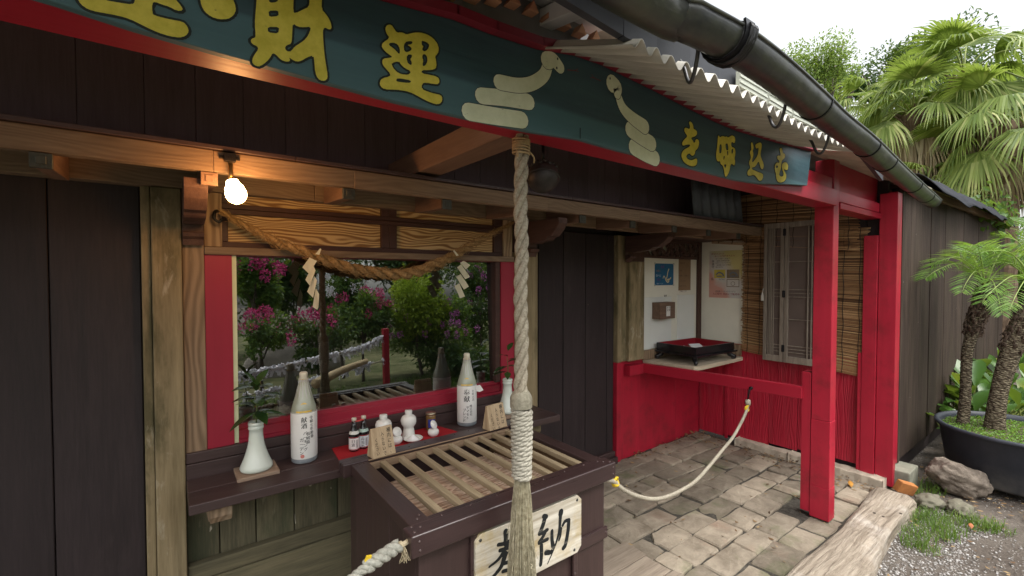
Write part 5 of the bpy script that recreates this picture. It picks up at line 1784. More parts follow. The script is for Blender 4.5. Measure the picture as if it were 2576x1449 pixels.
# ================================================================== alcove furniture
AT = 0.840
tb_ = thing('plank_table', 'pale thick plank table top fixed in the corner of the alcove', 'table', (3.9, 2.35, AT))
m = MB()
m.prism([(3.45, 2.59), (3.45, 2.53), (3.53, 2.128), (3.60, 2.10), (4.34, 2.112), (4.366, 2.14), (4.366, 2.56)], 'xy', AT - 0.035, AT)
m.build('top', wood('pale_plank_top', (0.36, 0.29, 0.20), (0.58, 0.50, 0.38), 'x', 0.75, 0.5, island=0.05, blotch=((0.42, 0.25, 0.10), 0.6, 5, 0.62)), tb_, bevel=0.004)
m = MB()
b0 = py(1672, 962, 2.56)
m.prism([(2.59, AT - 0.036), (2.30, AT - 0.036), (2.33, AT - 0.075), (2.50, AT - 0.14), (2.59, AT - 0.145)], 'yz', 3.62, 3.68)
m.build('bracket', M['postbrown'], tb_, bevel=0.003)
# black lacquer tray on curled feet
tray = thing('lacquer_tray', 'black lacquer tray with red inside on curled feet in the alcove', 'tray', (3.87, 2.34, AT))
blackl = plain('black_lacquer', (0.010, 0.010, 0.012), 0.22, 0.2, 8, 0.05, 0.55)
R_ = Matrix.Rotation(math.radians(-3), 3, 'Z')
cT = Vector((3.895, 2.335, 0))
def TR(x_, y_, z_): return cT + R_ @ Vector((x_, y_, 0)) + Vector((0, 0, z_))
TW, TD = 0.295, 0.205
def ring(mb, w0, d0, th_, z0, z1):
    for (a0, a1, b0_, b1) in ((-w0, w0, -d0, -d0 + th_), (-w0, w0, d0 - th_, d0), (-w0, -w0 + th_, -d0 + th_ + .0005, d0 - th_ - .0005), (w0 - th_, w0, -d0 + th_ + .0005, d0 - th_ - .0005)):
        mb.raw([TR(x_, y_, z_) for x_ in (a0, a1) for y_ in (b0_, b1) for z_ in (z0, z1)], [(0, 1, 3, 2), (4, 6, 7, 5), (0, 4, 5, 1), (2, 3, 7, 6), (0, 2, 6, 4), (1, 5, 7, 3)])
m = MB(); ring(m, TW, TD, 0.012, AT + 0.085, AT + 0.152)
m.build('rim', blackl, tray, bevel=0.002)
m = MB()
m.raw([TR(x_, y_, z_) for x_ in (-TW - .022, TW + .022) for y_ in (-TD - .022, TD + .022) for z_ in (AT + 0.068, AT + 0.0845)], [(0, 1, 3, 2), (4, 6, 7, 5), (0, 4, 5, 1), (2, 3, 7, 6), (0, 2, 6, 4), (1, 5, 7, 3)])
m.build('base_board', blackl, tray, bevel=0.003)
redl = plain('red_lacquer_inside', (0.24, 0.012, 0.02), 0.35, 0.1, 6, 0.03)
m = MB(); ring(m, TW - 0.0125, TD - 0.0125, 0.002, AT + 0.088, AT + 0.1515)
m.raw([TR(-TW + .013, -TD + .013, AT + .0875), TR(TW - .013, -TD + .013, AT + .0875), TR(TW - .013, TD - .013, AT + .0875), TR(-TW + .013, TD - .013, AT + .0875)], [(0, 1, 2, 3)])
m.build('lining', redl, tray)
for sx in (-1, 1):
    for sy in (-1, 1):
        m = MB()
        cpt = [(0, AT + 0.066), (-.012, AT + 0.05), (0.005, AT + 0.032), (.022, AT + 0.022), (0.020, AT + 0.012), (0.004, AT + 0.010)]
        pth = [TR(sx * (TW - .02 + q[0]), sy * (TD - .02 + q[0]), q[1]) for q in cpt]
        m.tube(smooth_path(pth, 4), [0.024 - 0.0005 * i for i in range((len(cpt) - 1) * 4 + 1)], 8)
        m.build('foot', blackl, tray, smooth=True)
pw = plain('white_slip_paper', (0.72, 0.72, 0.72), 0.7, 0.03)
for i, (xx, yy, rz, lb) in enumerate(((-0.10, 0.02, 0.5, 'white paper slip lying in the red tray, nearer its corner foot'), (0.10, 0.06, -0.4, 'white paper slip lying deeper in the red tray'))):
    m = MB()
    q = Matrix.Rotation(rz, 3, 'Z')
    m.raw([TR(*(Vector((xx, yy, 0)) + q @ Vector((a, b, 0))).to_tuple()[:2], AT + 0.089 + c_h) for a, b, c_h in ((-.06, -.035, 0), (.06, -.035, .002), (.06, .035, .03), (-.06, .035, .028))], [(0, 1, 2, 3)])
    o = m.build('paper_slip', pw, loc=tuple(TR(xx, yy, AT + 0.089)), solid=0.001)
    tag(o, lb, 'paper', 'white paper slips in the tray')

# red cross rail with hook
rail = thing('barrier_rail', 'crimson wooden cross rail between alcove pillar and porch post', 'rail', (3.40, 1.9, 0.8))
m = MB()
m.beam((3.40, 2.60, 0.780), (3.415, 1.255, 0.818), 0.045, 0.082)
m.build('bar', M['redy'], rail, bevel=0.003)
m = MB()
m.box(3.185, 3.375, 2.52, 2.591, 0.735, 0.825)
m.build('end_block', M['red'], rail, bevel=0.003)
hp = px(1888, 978, 3.375)
m = MB()
m.tube([hp + Vector((.03, 0, .004)), hp + Vector((0, 0, .004))], 0.012, 10)
m.tube(smooth_path([hp + Vector((.0, 0, .004)), hp + Vector((-.02, -.004, -.01)), hp + Vector((-.028, 0, -.05)), hp + Vector((-.03, .004, -.075))], 5), 0.004, 6)
m.tube(smooth_path([hp + Vector((.0, 0.006, .0)), hp + Vector((-.018, .008, -.02)), hp + Vector((-.03, .006, -.076))], 5), 0.003, 6)
m.build('hook', M['iron'], rail, smooth=True)
# barrier ropes
ropem = fibre('pale_barrier_rope', (0.28, 0.25, 0.19), (0.52, 0.47, 0.38), 140, 0.3)
yel = plain('yellow_tape', (0.75, 0.52, 0.03), 0.5, 0.1)
b1 = thing('barrier_rope', 'pale laid rope hanging from the red rail across the paving', 'rope', tuple(hp), 'barrier ropes')
stt = hp + Vector((-.03, .004, -.078))
ep = Vector((1.460, 1.312, 0.735))
seq = [(1882, 1020), (1870, 1052), (1845, 1098), (1815, 1135), (1780, 1178), (1750, 1210), (1720, 1230), (1690, 1245), (1660, 1254), (1635, 1255), (1610, 1250), (1585, 1241), (1560, 1226), (1545, 1212)]
import itertools
cumu = [0.0]
pp_ = [proj(stt)] + seq
for a, b in zip(pp_, pp_[1:]):
    cumu.append(cumu[-1] + math.hypot(a[0] - b[0], a[1] - b[1]))
pth = [stt]
# horizontal run goes straight from hook to box in plan; the sag follows from the sight lines
A2, B2 = Vector((stt.x, stt.y)), Vector((ep.x, ep.y))
nrm2 = Vector((-(B2 - A2).y, (B2 - A2).x)).normalized()
for (a, b) in seq:
    d = ray(a, b)
    k = (A2.dot(nrm2)) / (d.x * nrm2.x + d.y * nrm2.y)
    pth.append(_O + d * k)
pth.append(ep)
rp = smooth_path(pth, 6)
m = MB(); laid_rope(m, rp, 0.0102, 0.038, 3, 7, 0.004, rough=0.01)
m.build('laid_rope', ropem, b1, smooth=True)
m = MB()
m.tube([rp[0] + (rp[6] - rp[0]) * k for k in (0, 0.4, 0.9)], [0.016, 0.0195, 0.016], 10)
m.build('eye_splice', ropem, b1, smooth=True)
for pa in (rp[8], rp[-8]):
    m = MB()
    for q in range(3):
        m.tube([pa + Vector((0.017 * math.cos(k * PI / 8), 0.006 * math.sin(k * PI / 4 + q), 0.017 * math.sin(k * PI / 8) + 0.004 * q)) for k in range(17)], 0.005, 5, cap=False)
    m.build('yellow_tie', yel, b1, smooth=True)
b2 = thing('barrier_rope', 'thicker grey frayed rope tied to the near corner of the offering box', 'rope', (0.6, 1.30, 0.70), 'barrier ropes')
greyr = fibre('grey_worn_rope', (0.20, 0.20, 0.17), (0.44, 0.43, 0.37), 110, 0.5)
p_ = [(1002, 1374), (985, 1384), (965, 1398), (940, 1414), (918, 1430), (890, 1452), (840, 1495)]
pts = [pd(a, b, 1.37 - 0.02 * i) for i, (a, b) in enumerate(p_)]
m = MB(); laid_rope(m, smooth_path(pts[:5], 6), 0.021, 0.075, 3, 8, 0.004, rough=0.05)
laid_rope(m, smooth_path(pts[3:], 6), 0.0145, 0.05, 3, 7, 0.004, rough=0.03)
m.build('laid_rope', greyr, b2, smooth=True)
m = MB()
base = pts[0]
kn = pd(1014, 1370, 1.37)
m.tube(smooth_path([base, (base + kn) / 2 + Vector((0, 0, .006)), kn, Vector((0.604, kn.y + .02, kn.z + 0.005))], 4), 0.008, 6)
for k in range(26):
    m.tube([kn, kn + Vector((rnd(-.006, .012), rnd(-.01, .004), -.02)), kn + Vector((rnd(-.012, .022), rnd(-.012, .004), -.048 + rnd(-.008, .004)))], 0.0011, 3, cap=False)
m.build('frayed_end', fibre('frayed_hemp', (0.34, 0.28, 0.17), (0.56, 0.48, 0.34)), b2)
m = MB()
tp_ = pts[3]
m.tube([tp_ + Vector((0.0175 * math.cos(k * PI / 8) * .6, 0.004, 0.0175 * math.sin(k * PI / 8))) for k in range(17)], 0.003, 5, cap=False)
m.build('copper_ring', plain('copper_wire_ring', (0.6, 0.3, 0.15), 0.3, 0.1, 10, 0, 0.5, 0.9), b2, smooth=True)
m = MB(); q = tp_ + Vector((-.018, -.004, .018)); m.obb(q, (0.016, 0.006, 0.02), (0.2, 0.3, 0.2))
m.build('yellow_tag', yel, b2)

# ================================================================== notices on the alcove walls
def wallplane_back(y): return lambda a, b, d=0.0: (a, y - d, b)
YB_ = 2.598
def AB(a, b): p = py(1309.7 + a * 0.17635, 511.1 + b * 0.17635, YB_); return (p.x, p.z)
a0, a1 = AB(1915, 858), AB(2178, 1168)
x0_, x1_, z1_, z0_ = a0[0], a1[0], a0[1], a1[1]
po = thing('blue_poster', 'small blue poster with a cream snake pinned to the white alcove wall', 'poster', (x0_, YB_, z0_))
m = MB(); m.box(x0_, x1_, YB_ - 0.001, YB_ + 0.0015, z0_, z1_)
m.build('sheet', plain('blue_poster_paper', (0.016, 0.12, 0.24), 0.5, 0.12, 5, 0), po)
m = MB(); PW = lambda a, b, d=0.0: (a, YB_ - 0.0016 - d, b)
def U(u, v_): return (x0_ + (x1_ - x0_) * u, z0_ + (z1_ - z0_) * v_)
for st in ([(.42, .33), (.47, .42), (.53, .34), (.58, .22), (.66, .14), (.73, .17), (.72, .25), (.64, .24)], [(.58, .25), (.64, .40), (.66, .52), (.68, .62), (.73, .74)], [(.68, .28), (.78, .28), (.84, .34)]):
    stroke(m, [U(*p) for p in st], 0.010, 0.014, dy=0.0002 * len(st), plane=PW)
m.build('snake_drawing', plain('cream_print', (0.68, 0.58, 0.34), 0.5), po)
m = MB()
vf = lambda a, b: PW(a, b)
htext(m, '白ヘビ', *U(.05, .40), 0.028, vf)
htext(m, '長崎鼻パーキング', *U(.08, .05), 0.013, vf)
m.build('white_lettering', plain('white_print', (0.66, 0.70, 0.74), 0.5), po)
m = MB(); htext(m, '幸運の', *U(.07, .62), 0.022, vf); m.build('orange_lettering', plain('orange_print', (0.40, 0.20, 0.08), 0.5), po)
m = MB(); htext(m, '金運', *U(.30, .80), 0.028, vf); htext(m, '開運', *U(.10, .20), 0.030, vf, True); m.build('purple_lettering', plain('purple_print', (0.22, 0.04, 0.22), 0.5), po)
m = MB()
for (u, v_) in ((0, 1), (1, 1), (0, 0), (1, 0)):
    p = U(u, v_); m.box(p[0] - .012, p[0] + .012, YB_ - .0018, YB_ - .0012, p[1] - .008, p[1] + .008)
m.build('tape', plain('clear_tape', (0.45, 0.45, 0.36), 0.3), po)
a0, a1 = AB(2256, 786), AB(2422, 1240)
x0_, x1_, z1_, z0_ = a0[0], a1[0], a0[1], a1[1]
po = thing('brown_notice', 'narrow brown paper notice with lines of writing beside the corner post', 'notice', (x0_, YB_, z0_))
m = MB(); m.box(x0_, x1_, YB_ - 0.001, YB_ + 0.0015, z0_, z1_); m.build('sheet', plain('brown_notice_paper', (0.25, 0.16, 0.09), 0.7, 0.15, 6, 0.1), po)
m = MB()
for i, tx in enumerate(('おみくじ', '一回', 'お願いごとを書いて', 'ここに入れて', 'お参りください', 'ご自由にどうぞ', '感謝')):
    htext(m, tx, x0_ + .012, z1_ - 0.055 - i * 0.052 - (0.02 if i > 0 else 0), 0.026 if i == 0 else 0.019, vf)
m.build('lettering', plain('dark_brown_print', (0.07, 0.03, 0.02), 0.6), po)
# big poster on the right wall
XP = XR - 0.0025
def AP(a, b): p = px(1597.2 + a * 0.28663, 543.1 + b * 0.28663, XP); return (p.y, p.z)
c0, c1, c2, c3 = AP(650, 310), AP(948, 300), AP(935, 722), AP(655, 718)
Y0, Y1 = (c0[0] + c3[0]) / 2, (c1[0] + c2[0]) / 2
Zt, Zb = (c0[1] + c1[1]) / 2, (c2[1] + c3[1]) / 2
po = thing('printed_poster', 'yellow and pink printed poster on the side wall of the alcove', 'poster', (XP, Y0, Zb))
t = NT('yellow_pink_poster_paper')
tc = t.n('TexCoord'); sx = t.n('SeparateXYZ'); t.l(tc.outputs['Object'], sx.inputs[0])
yy = t.math('DIVIDE', sx.outputs['Y'], Y1 - Y0); zz = t.math('DIVIDE', sx.outputs['Z'], Zt - Zb)
nz = t.math('MULTIPLY', t.math('SUBTRACT', t.noise(t.coord((1, 1, 1), island=False), 5, 3, .5), 0.5), 0.9)
fy = t.ramp(t.math('ADD', t.math('ADD', t.math('MULTIPLY', yy, 0.55), t.math('MULTIPLY', zz, 0.75)), nz), [(0.72, 0.0), (1.0, 1.0)])
fp = t.ramp(t.math('ADD', t.math('SUBTRACT', 1.0, t.math('ADD', t.math('MULTIPLY', yy, 0.75), t.math('MULTIPLY', zz, 0.65))), nz), [(0.42, 0.0), (0.62, 1.0)])
c_ = t.mix(t.math('MULTIPLY', fy, 0.85), (0.60, 0.57, 0.53), (0.58, 0.50, 0.16))
c_ = t.mix(t.math('MULTIPLY', fp, 0.75), c_, (0.62, 0.25, 0.18))
t.done(c_, 0.45, None, 0.4)
m = MB(); m.box(XP - 0.001, XP + 0.002, Y1, Y0, Zb, Zt); m.build('sheet', t.m, po)
PX_ = lambda a, b, d=0.0: (XP - 0.0016 - d, Y0 - a, b)
W_, H_ = Y0 - Y1, Zt - Zb
ht = lambda a, b: PX_(a, b)
RLM = plain('dark_red_print', (0.32, 0.03, 0.05), 0.5)
m = MB()
htext(m, 'あなたにきっと', W_ * .06, Zt - H_ * .075, W_ * .062, ht, True); m.build('red_lettering', RLM, po); m = MB()
htext(m, 'よいことがありますように…', W_ * .16, Zt - H_ * .125, W_ * .058, ht, True); m.build('red_lettering', RLM, po); m = MB()
htext(m, '入口受付　売店にて販売中', W_ * .12, Zb + H_ * .065, W_ * .072, ht, True)
m.build('red_lettering', RLM, po)
m = MB()
for i, tx in enumerate(('白ヘビ様のご利益で', '金運上昇開運招福', '財布に入れてお守りに', '長崎鼻の白へび神社', '幸せを呼ぶ')):
    htext(m, tx, W_ * (.20 + .03 * (i % 2)), Zt - H_ * (.18 + .045 * i), W_ * .05, ht)
vtext(m, '幸運守', W_ * .12, Zt - H_ * .19, W_ * .085, ht, bold=True); vtext(m, '鳥', W_ * .10, Zt - H_ * .57, W_ * .09, ht, bold=True)
htext(m, '長崎鼻パーキングガーデン', W_ * .20, Zb + H_ * .125, W_ * .052, ht)
htext(m, 'お求めは', W_ * .30, Zt - H_ * .62, W_ * .05, ht)
m.build('black_lettering', plain('grey_black_print', (0.06, 0.05, 0.05), 0.5), po)
def rect(mb, u0, u1, v0, v1, d): mb.raw([PX_(W_ * u0, Zb + H_ * v0, d), PX_(W_ * u1, Zb + H_ * v0, d), PX_(W_ * u1, Zb + H_ * v1, d), PX_(W_ * u0, Zb + H_ * v1, d)], [(0, 1, 2, 3)])
m = MB(); rect(m, .16, .50, .42, .60, 0); m.build('picture', plain('yellow_picture', (0.55, 0.46, 0.08), 0.5, 0.2, 10, 0), po)
m = MB(); rect(m, .55, .92, .42, .60, 0); m.build('picture', plain('brown_picture', (0.22, 0.17, 0.11), 0.5, 0.3, 16, 0), po)
m = MB()
for u in (.33, .74):
    stroke(m, [(W_ * (u - .10), Zb + H_ * .50), (W_ * (u - .02), Zb + H_ * .54), (W_ * (u + .08), Zb + H_ * .515), (W_ * (u + .12), Zb + H_ * .47)], W_ * .04, W_ * .05, dy=0.0003, plane=PX_)
    stroke(m, [(W_ * (u - .08), Zb + H_ * .46), (W_ * (u + .06), Zb + H_ * .46)], W_ * .035, dy=0.0005, plane=PX_)
m.build('picture_detail', plain('grey_print', (0.16, 0.18, 0.22), 0.5), po)
m = MB()
for (u0, u1, v0, v1) in ((.55, .92, .235, .247), (.55, .92, .388, .40), (.55, .565, .2475, .3875), (.905, .92, .2475, .3875)):
    rect(m, u0, u1, v0, v1, 0)
for k in range(24):
    a, b = 2 * PI * k / 24, 2 * PI * (k + 1) / 24
    r0, r1 = W_ * .052, W_ * .062
    m.raw([PX_(W_ * .735 + r * math.cos(q), Zb + H_ * .305 + r * math.sin(q)) for r, q in ((r0, a), (r1, a), (r1, b), (r0, b))], [(0, 1, 2, 3)])
m.build('picture_frame_print', plain('dark_frame_print', (0.14, 0.09, 0.03), 0.5), po)
# little wooden money box on the wall and its sticker
a0, a1 = AB(1945, 1418), AB(2205, 1640)
mb_ = thing('wall_box', 'small brown wooden box with a white tag on the alcove wall', 'wooden box', (a0[0], YB_ - .06, a1[1]))
fl_, fr2 = py(1309.7 + 0.17635 * 1992, 511.1 + 0.17635 * 1422, YB_ - .095), py(1309.7 + 0.17635 * 2203, 511.1 + 0.17635 * 1640, YB_ - .095)
xw0, xw1 = fl_.x, fr2.x
m = MB(); m.box(xw0, xw1, YB_ - 0.095, YB_ - 0.0065, fr2.z, fl_.z)
m.build('body', wood('wall_box_wood', (0.11, 0.065, 0.045), (0.20, 0.13, 0.09), 'x', 0.6, island=0.02), mb_, bevel=0.002)
m = MB(); m.box(xw0 + .095, xw0 + .155, YB_ - 0.0965, YB_ - 0.0955, fr2.z + .025, fl_.z - .035)
tg_ = m.build('tag', plain('white_tag', (0.66, 0.65, 0.62), 0.6), mb_)
m = MB(); PT = lambda a, b: (a, YB_ - 0.0972, b)
vtext(m, '初穂', xw0 + .14, fl_.z - .038, .022, PT); vtext(m, '料金', xw0 + .112, fl_.z - .038, .022, PT)
m.build('tag_lettering', plain('black_tag_print', (0.03, 0.03, 0.03), 0.6), tg_)
m = MB(); p = AB(2035, 1305); vtext(m, '料金', p[0] + 0.035, p[1], 0.048, PW, bold=True)
m.build('wall_sticker', plain('black_sticker_print', (0.05, 0.045, 0.04), 0.6), mb_)

# ================================================================== reed blinds and lattice shutters on the alcove side
reed = NT('reed_blind_slats')
g = reed.noise(reed.coord((10, 1, 10)), 2.0, 4, .6)
c_ = reed.ramp(reed.math('ADD', reed.math('MULTIPLY', reed.isl(), 0.75), reed.math('MULTIPLY', g, 0.35)), [(0.12, (0.085, 0.04, 0.018)), (0.45, (0.25, 0.135, 0.06)), (0.75, (0.38, 0.23, 0.11)), (1.0, (0.50, 0.34, 0.17))])
reed.done(c_, 0.7, None, 0.25)
thread = plain('black_blind_thread', (0.02, 0.015, 0.012), 0.8)
def blind(label, x, ya, yb, za_t, zb_t, za_b, zb_b, pitch, cords):
    """horizontal reeds tied with vertical cords, on a plane X = const; a = far edge, b = near edge"""
    o = thing('reed_blind', label, 'blind', (x, (ya + yb) / 2, za_t), 'reed blinds')
    m_ = MB()
    n_ = int((za_t - za_b) / pitch)
    for i in range(n_ + 1):
        u = i / n_
        z_a = za_t + (za_b - za_t) * u + rnd(-.001, .001)
        z_b = zb_t + (zb_b - zb_t) * u + rnd(-.001, .001)
        r_ = pitch * rnd(.36, .47)
        xo = rnd(-.0015, .0015)
        pts_ = [Vector((x + xo, ya + rnd(-.012, .012), z_a)), Vector((x + xo + rnd(-.002, .002), (ya + yb) / 2, (z_a + z_b) / 2 + rnd(-.0015, .0015))), Vector((x + xo, yb + rnd(-.010, .014), z_b))]
        m_.tube(pts_, r_, 5)
    m_.build('reeds', reed.m, o)
    m_ = MB()
    for k in range(cords):
        yv = ya + (yb - ya) * ((k + .5) / cords)
        w_ = (yv - ya) / (yb - ya)
        zt_ = za_t + (zb_t - za_t) * w_; zb_2 = za_b + (zb_b - za_b) * w_
        for s_ in (-1, 1):
            m_.tube([(x + s_ * pitch * .55 - .001, yv + .004 * math.sin(q * 1.3), zt_ + (zb_2 - zt_) * q / 20) for q in range(21)], 0.0022, 4)
    m_.build('cords', thread, o)
random.seed(9)
xb1 = XR - 0.030
def ZX(a, b, X_): p = px(a, b, X_); return p
pA, pB = ZX(1870, 882, xb1), ZX(2180, 951, xb1)
pC = ZX(2180, 566, xb1)
blind('long reed blind hanging behind the lattice shutters down to the red boards', xb1, 2.14, pB.y, 1.985, 1.985, pA.z, pB.z, 0.0085, 9)
xb2 = XR - 0.075
pE, pF = ZX(2034, 560, xb2), ZX(2160, 630, xb2)
blind('short upper reed blind tucked under the red beam, overlapping the long one', xb2, 2.42, pF.y, 2.36, 2.36, 1.935, pF.z, 0.0095, 9)
# lattice shutters
XS = XR - 0.085
grey = wood('grey_weathered_lattice', (0.13, 0.105, 0.082), (0.29, 0.25, 0.20), 'z', 0.8, 0.4, island=0.14)
backp = plain('brown_shutter_paper', (0.12, 0.090, 0.075), 0.8, 0.12, 4, 0.05)
sA = px(1926, 562, XS); sB = px(1918, 905, XS)
ya0 = (sA.y + sB.y) / 2
yam = px(1973, 740, XS).y
yb0 = 1.425
zt0_, zb0_ = px(1950, 562, XS).z, px(1950, 908, XS).z
def shutter(ya, yb, label, flip):
    o = thing('lattice_shutter', label, 'shutter', (XS, ya, zb0_), 'lattice shutters on the alcove side')
    fw = 0.030
    m_ = MB()
    m_.box(XS - .014, XS + .014, ya - fw, ya, zb0_, zt0_); m_.box(XS - .014, XS + .014, yb, yb + fw, zb0_, zt0_)
    m_.box(XS - .013, XS + .013, yb + fw + .0005, ya - fw - .0005, zb0_, zb0_ + .055); m_.box(XS - .013, XS + .013, yb + fw + .0005, ya - fw - .0005, zt0_ - .045, zt0_)
    m_.build('frame', grey, o, bevel=0.002)
    m_ = MB()
    i0, i1 = yb + fw, ya - fw
    n_ = [0.12, 0.24, 0.36, 0.50]
    for u in n_:
        yv = i1 - (i1 - i0) * u if not flip else i0 + (i1 - i0) * (u * 0.8)
        m_.box(XS - .012, XS - .003, yv - .0038, yv + .0038, zb0_ + .0555, zt0_ - .0455)
    Hh = zt0_ - zb0_
    for v_ in (.075, .098, .121, .31, .47, .496, .522, .72):
        z_ = zb0_ + Hh * v_
        m_.box(XS - .0025, XS + .005, i0 + .0005, i1 - .0005, z_ - .0035, z_ + .0035)
    m_.build('lattice', grey, o)
    m_ = MB(); m_.box(XS + .006, XS + .009, i0, i1, zb0_ + .05, zt0_ - .04); m_.build('backing', backp, o)
    return o
s1 = shutter(ya0, yam + .001, 'grey lattice shutter nearer the white wall, with a small white tassel', False)
s2 = shutter(yam - .003, yb0, 'grey lattice shutter partly hidden by the crimson porch post', True)
for v_ in (.10, .49, .93):
    m = MB(); z_ = zb0_ + (zt0_ - zb0_) * v_
    m.box(XS - .0175, XS - .0145, yam - .013, yam + .011, z_ - .030, z_ + .030)
    m.tube([(XS - .0185, yam - .001, z_ - .032), (XS - .0185, yam - .001, z_ + .032)], 0.004, 6)
    m.build('hinge', M['iron'], s1)
m = MB(); tq = Vector((XS - .02, ya0 + .004, px(1921, 745, XS).z))
for k in range(60):
    a = rnd(0, 2 * PI); r_ = rnd(0, .010)
    m.tube([tq + Vector((r_ * .3 * math.cos(a), r_ * .3 * math.sin(a), .035)), tq + Vector((r_ * math.cos(a), r_ * math.sin(a), 0)), tq + Vector((r_ * 1.2 * math.cos(a), r_ * 1.2 * math.sin(a), -.04))], .0012, 3, cap=False)
m.tube([tq + Vector((0, 0, .035)), tq + Vector((0.004, -.004, .07))], .002, 5)
o = m.build('white_tassel', plain('white_tassel_thread', (0.66, 0.64, 0.58), 0.8), loc=tuple(tq)); tag(o, 'small white thread tassel hanging from the lattice shutter edge', 'tassel')
# ================================================================== ground
t = NT('dirt_and_gravel')
v = t.coord((1, 1, 1), island=False)
g = t.noise(v, 1.2, 6, 0.65); g2 = t.noise(v, 45, 5, 0.7); vo = t.vor(v, 55)
c_ = t.mix(t.ramp(g2, [(0.3, 0.0), (0.7, 1.0)]), (0.055, 0.045, 0.037), (0.125, 0.105, 0.088))
c_ = t.mix(t.ramp(g, [(0.45, 0.0), (0.62, 0.6)]), c_, (0.16, 0.14, 0.12))
wh = t.math('MULTIPLY', t.ramp(vo, [(0.16, 1.0), (0.26, 0.0)]), t.ramp(t.noise(v, 9, 4, .6), [(0.50, 0.0), (0.62, 1.0)]))
c_ = t.mix(wh, c_, (0.42, 0.40, 0.38))
t.done(c_, 0.95, t.bump(g2, 0.8, 0.012, t.bump(vo, 0.3, 0.01)), 0.2)
m = MB()
def gz(x, y):
    return -0.012 + 0.02 * mnoise.noise(Vector((x * .9, y * .9, 0))) - 0.012
m.grid(lambda u, v_: (-1.0 + 9 * u, -3.0 + 4.05 * v_, gz(-1.0 + 9 * u, -3.0 + 4.05 * v_)), 120, 60)
m.raw([(-160, -160, -0.075), (160, -160, -0.075), (160, 160, -0.075), (-160, 160, -0.075)], [(0, 1, 2, 3)])
tag(m.build('ground', t.m, smooth=True), kind='structure')

# stone paving laid in rows, every stone its own outline
t = NT('worn_paving_stone')
v = t.coord((1, 1, 1))
g = t.noise(v, 7, 7, 0.65, 0.3); f_ = t.noise(v, 60, 5, 0.7)
c_ = t.mix(t.ramp(g, [(0.3, 0.0), (0.7, 1.0)]), (0.15, 0.122, 0.090), (0.30, 0.255, 0.195))
c_ = t.mix(t.ramp(f_, [(0.55, 0.0), (0.8, 0.5)]), c_, (0.36, 0.32, 0.26))
mo = t.ramp(t.noise(t.coord((1, 1, 1), island=False), 3.2, 5, .6), [(0.56, 0.0), (0.68, 1.0)])
c_ = t.mix(t.math('MULTIPLY', mo, 0.6), c_, (0.10, 0.115, 0.05))
st_ = t.ramp(t.noise(v, 2.5, 4, .6), [(0.60, 0.0), (0.70, 1.0)])
c_ = t.mix(t.math('MULTIPLY', st_, 0.45), c_, (0.22, 0.14, 0.10))
c_ = t.hsv(c_, t.math('ADD', t.math('MULTIPLY', t.isl(), 0.62), 0.68))
t.done(c_, 0.82, t.bump(g, 0.9, 0.02, t.bump(f_, 0.5, 0.004)), 0.3)
Mst = t.m
random.seed(17)
m = MB()
def stone(x0, x1, y0, y1, z):
    c = [(x0, y0), (x1, y0), (x1, y1), (x0, y1)]
    c = [(a + rnd(-.007, .007), b + rnd(-.007, .007)) for a, b in c]
    out = []
    cut = random.choice((0, 0, 0, 1, 2))
    for i in range(4):
        a, b = Vector(c[i]), Vector(c[(i + 1) % 4])
        rc = rnd(.004, .013) + (rnd(.03, .07) if cut and i == random.randrange(4) else 0)
        L = (b - a).length
        nn_ = max(3, int(L / 0.05))
        per = Vector((-(b - a).y, (b - a).x)).normalized()
        for k in range(nn_):
            u = rc / L + (1 - 2 * rc / L) * k / (nn_ - 1)
            out.append(a.lerp(b, u) + per * (rnd(-.004, .006)))
    n_ = len(out)
    cx_, cy_ = sum(p.x for p in out) / n_, sum(p.y for p in out) / n_
    tx, ty = rnd(-.022, .022), rnd(-.022, .022)
    def zz(p): return z + (p.x - cx_) * tx + (p.y - cy_) * ty
    cen_ = Vector((cx_, cy_))
    top_ = [p.lerp(cen_, 0.055) for p in out]
    in_ = [p.lerp(cen_, 0.45) for p in out]
    V = [(p.x, p.y, z - 0.09) for p in out] + [(p.x, p.y, zz(p) - 0.009) for p in out] + [(p.x, p.y, zz(p) - rnd(0, .0015)) for p in top_] + [(p.x, p.y, zz(p) + rnd(0, .002)) for p in in_] + [(cx_, cy_, z + .001)]
    F = []
    for r_ in range(3):
        F += [(r_ * n_ + i, r_ * n_ + (i + 1) % n_, (r_ + 1) * n_ + (i + 1) % n_, (r_ + 1) * n_ + i) for i in range(n_)]
    F += [(3 * n_ + i, 3 * n_ + (i + 1) % n_, 4 * n_) for i in range(n_)]
    m.raw(V, F)
y = 2.57
row = 0
while y > 1.04:
    dep = rnd(.155, .185)
    y0 = max(y - dep, 1.035)
    x = 1.4 + rnd(0, .25)
    while x < 4.36:
        wd = rnd(.25, .35)
        x1 = min(x + wd, 4.33 - (0.06 if y < 1.9 else 0))
        gapx, gapy = rnd(.003, .013), rnd(.003, .012)
        if x < 2.16 and y0 < 1.71 and x1 > 2.2:
            x = 2.155
        if x1 - x > 0.06 and not (x1 < 2.2 and y0 < 1.71):
            if not (3.37 < (x + x1) / 2 < 3.53 and y0 < 1.22):
                if rnd() < .12 and wd > .28:
                    s_ = rnd(.4, .6)
                    stone(x, x + (x1 - x) * s_ - .006, y0 + gapy, y, rnd(-.012, .006)); stone(x + (x1 - x) * s_ + .006, x1 - gapx, y0 + gapy, y, rnd(-.012, .006))
                else:
                    stone(x, x1 - gapx, y0 + gapy, y, rnd(-.012, .008))
        x = x1 if x1 - x > .05 else x + wd
    y -= dep
    row += 1
tag(m.build('stone_paving', Mst, smooth=False), kind='structure')
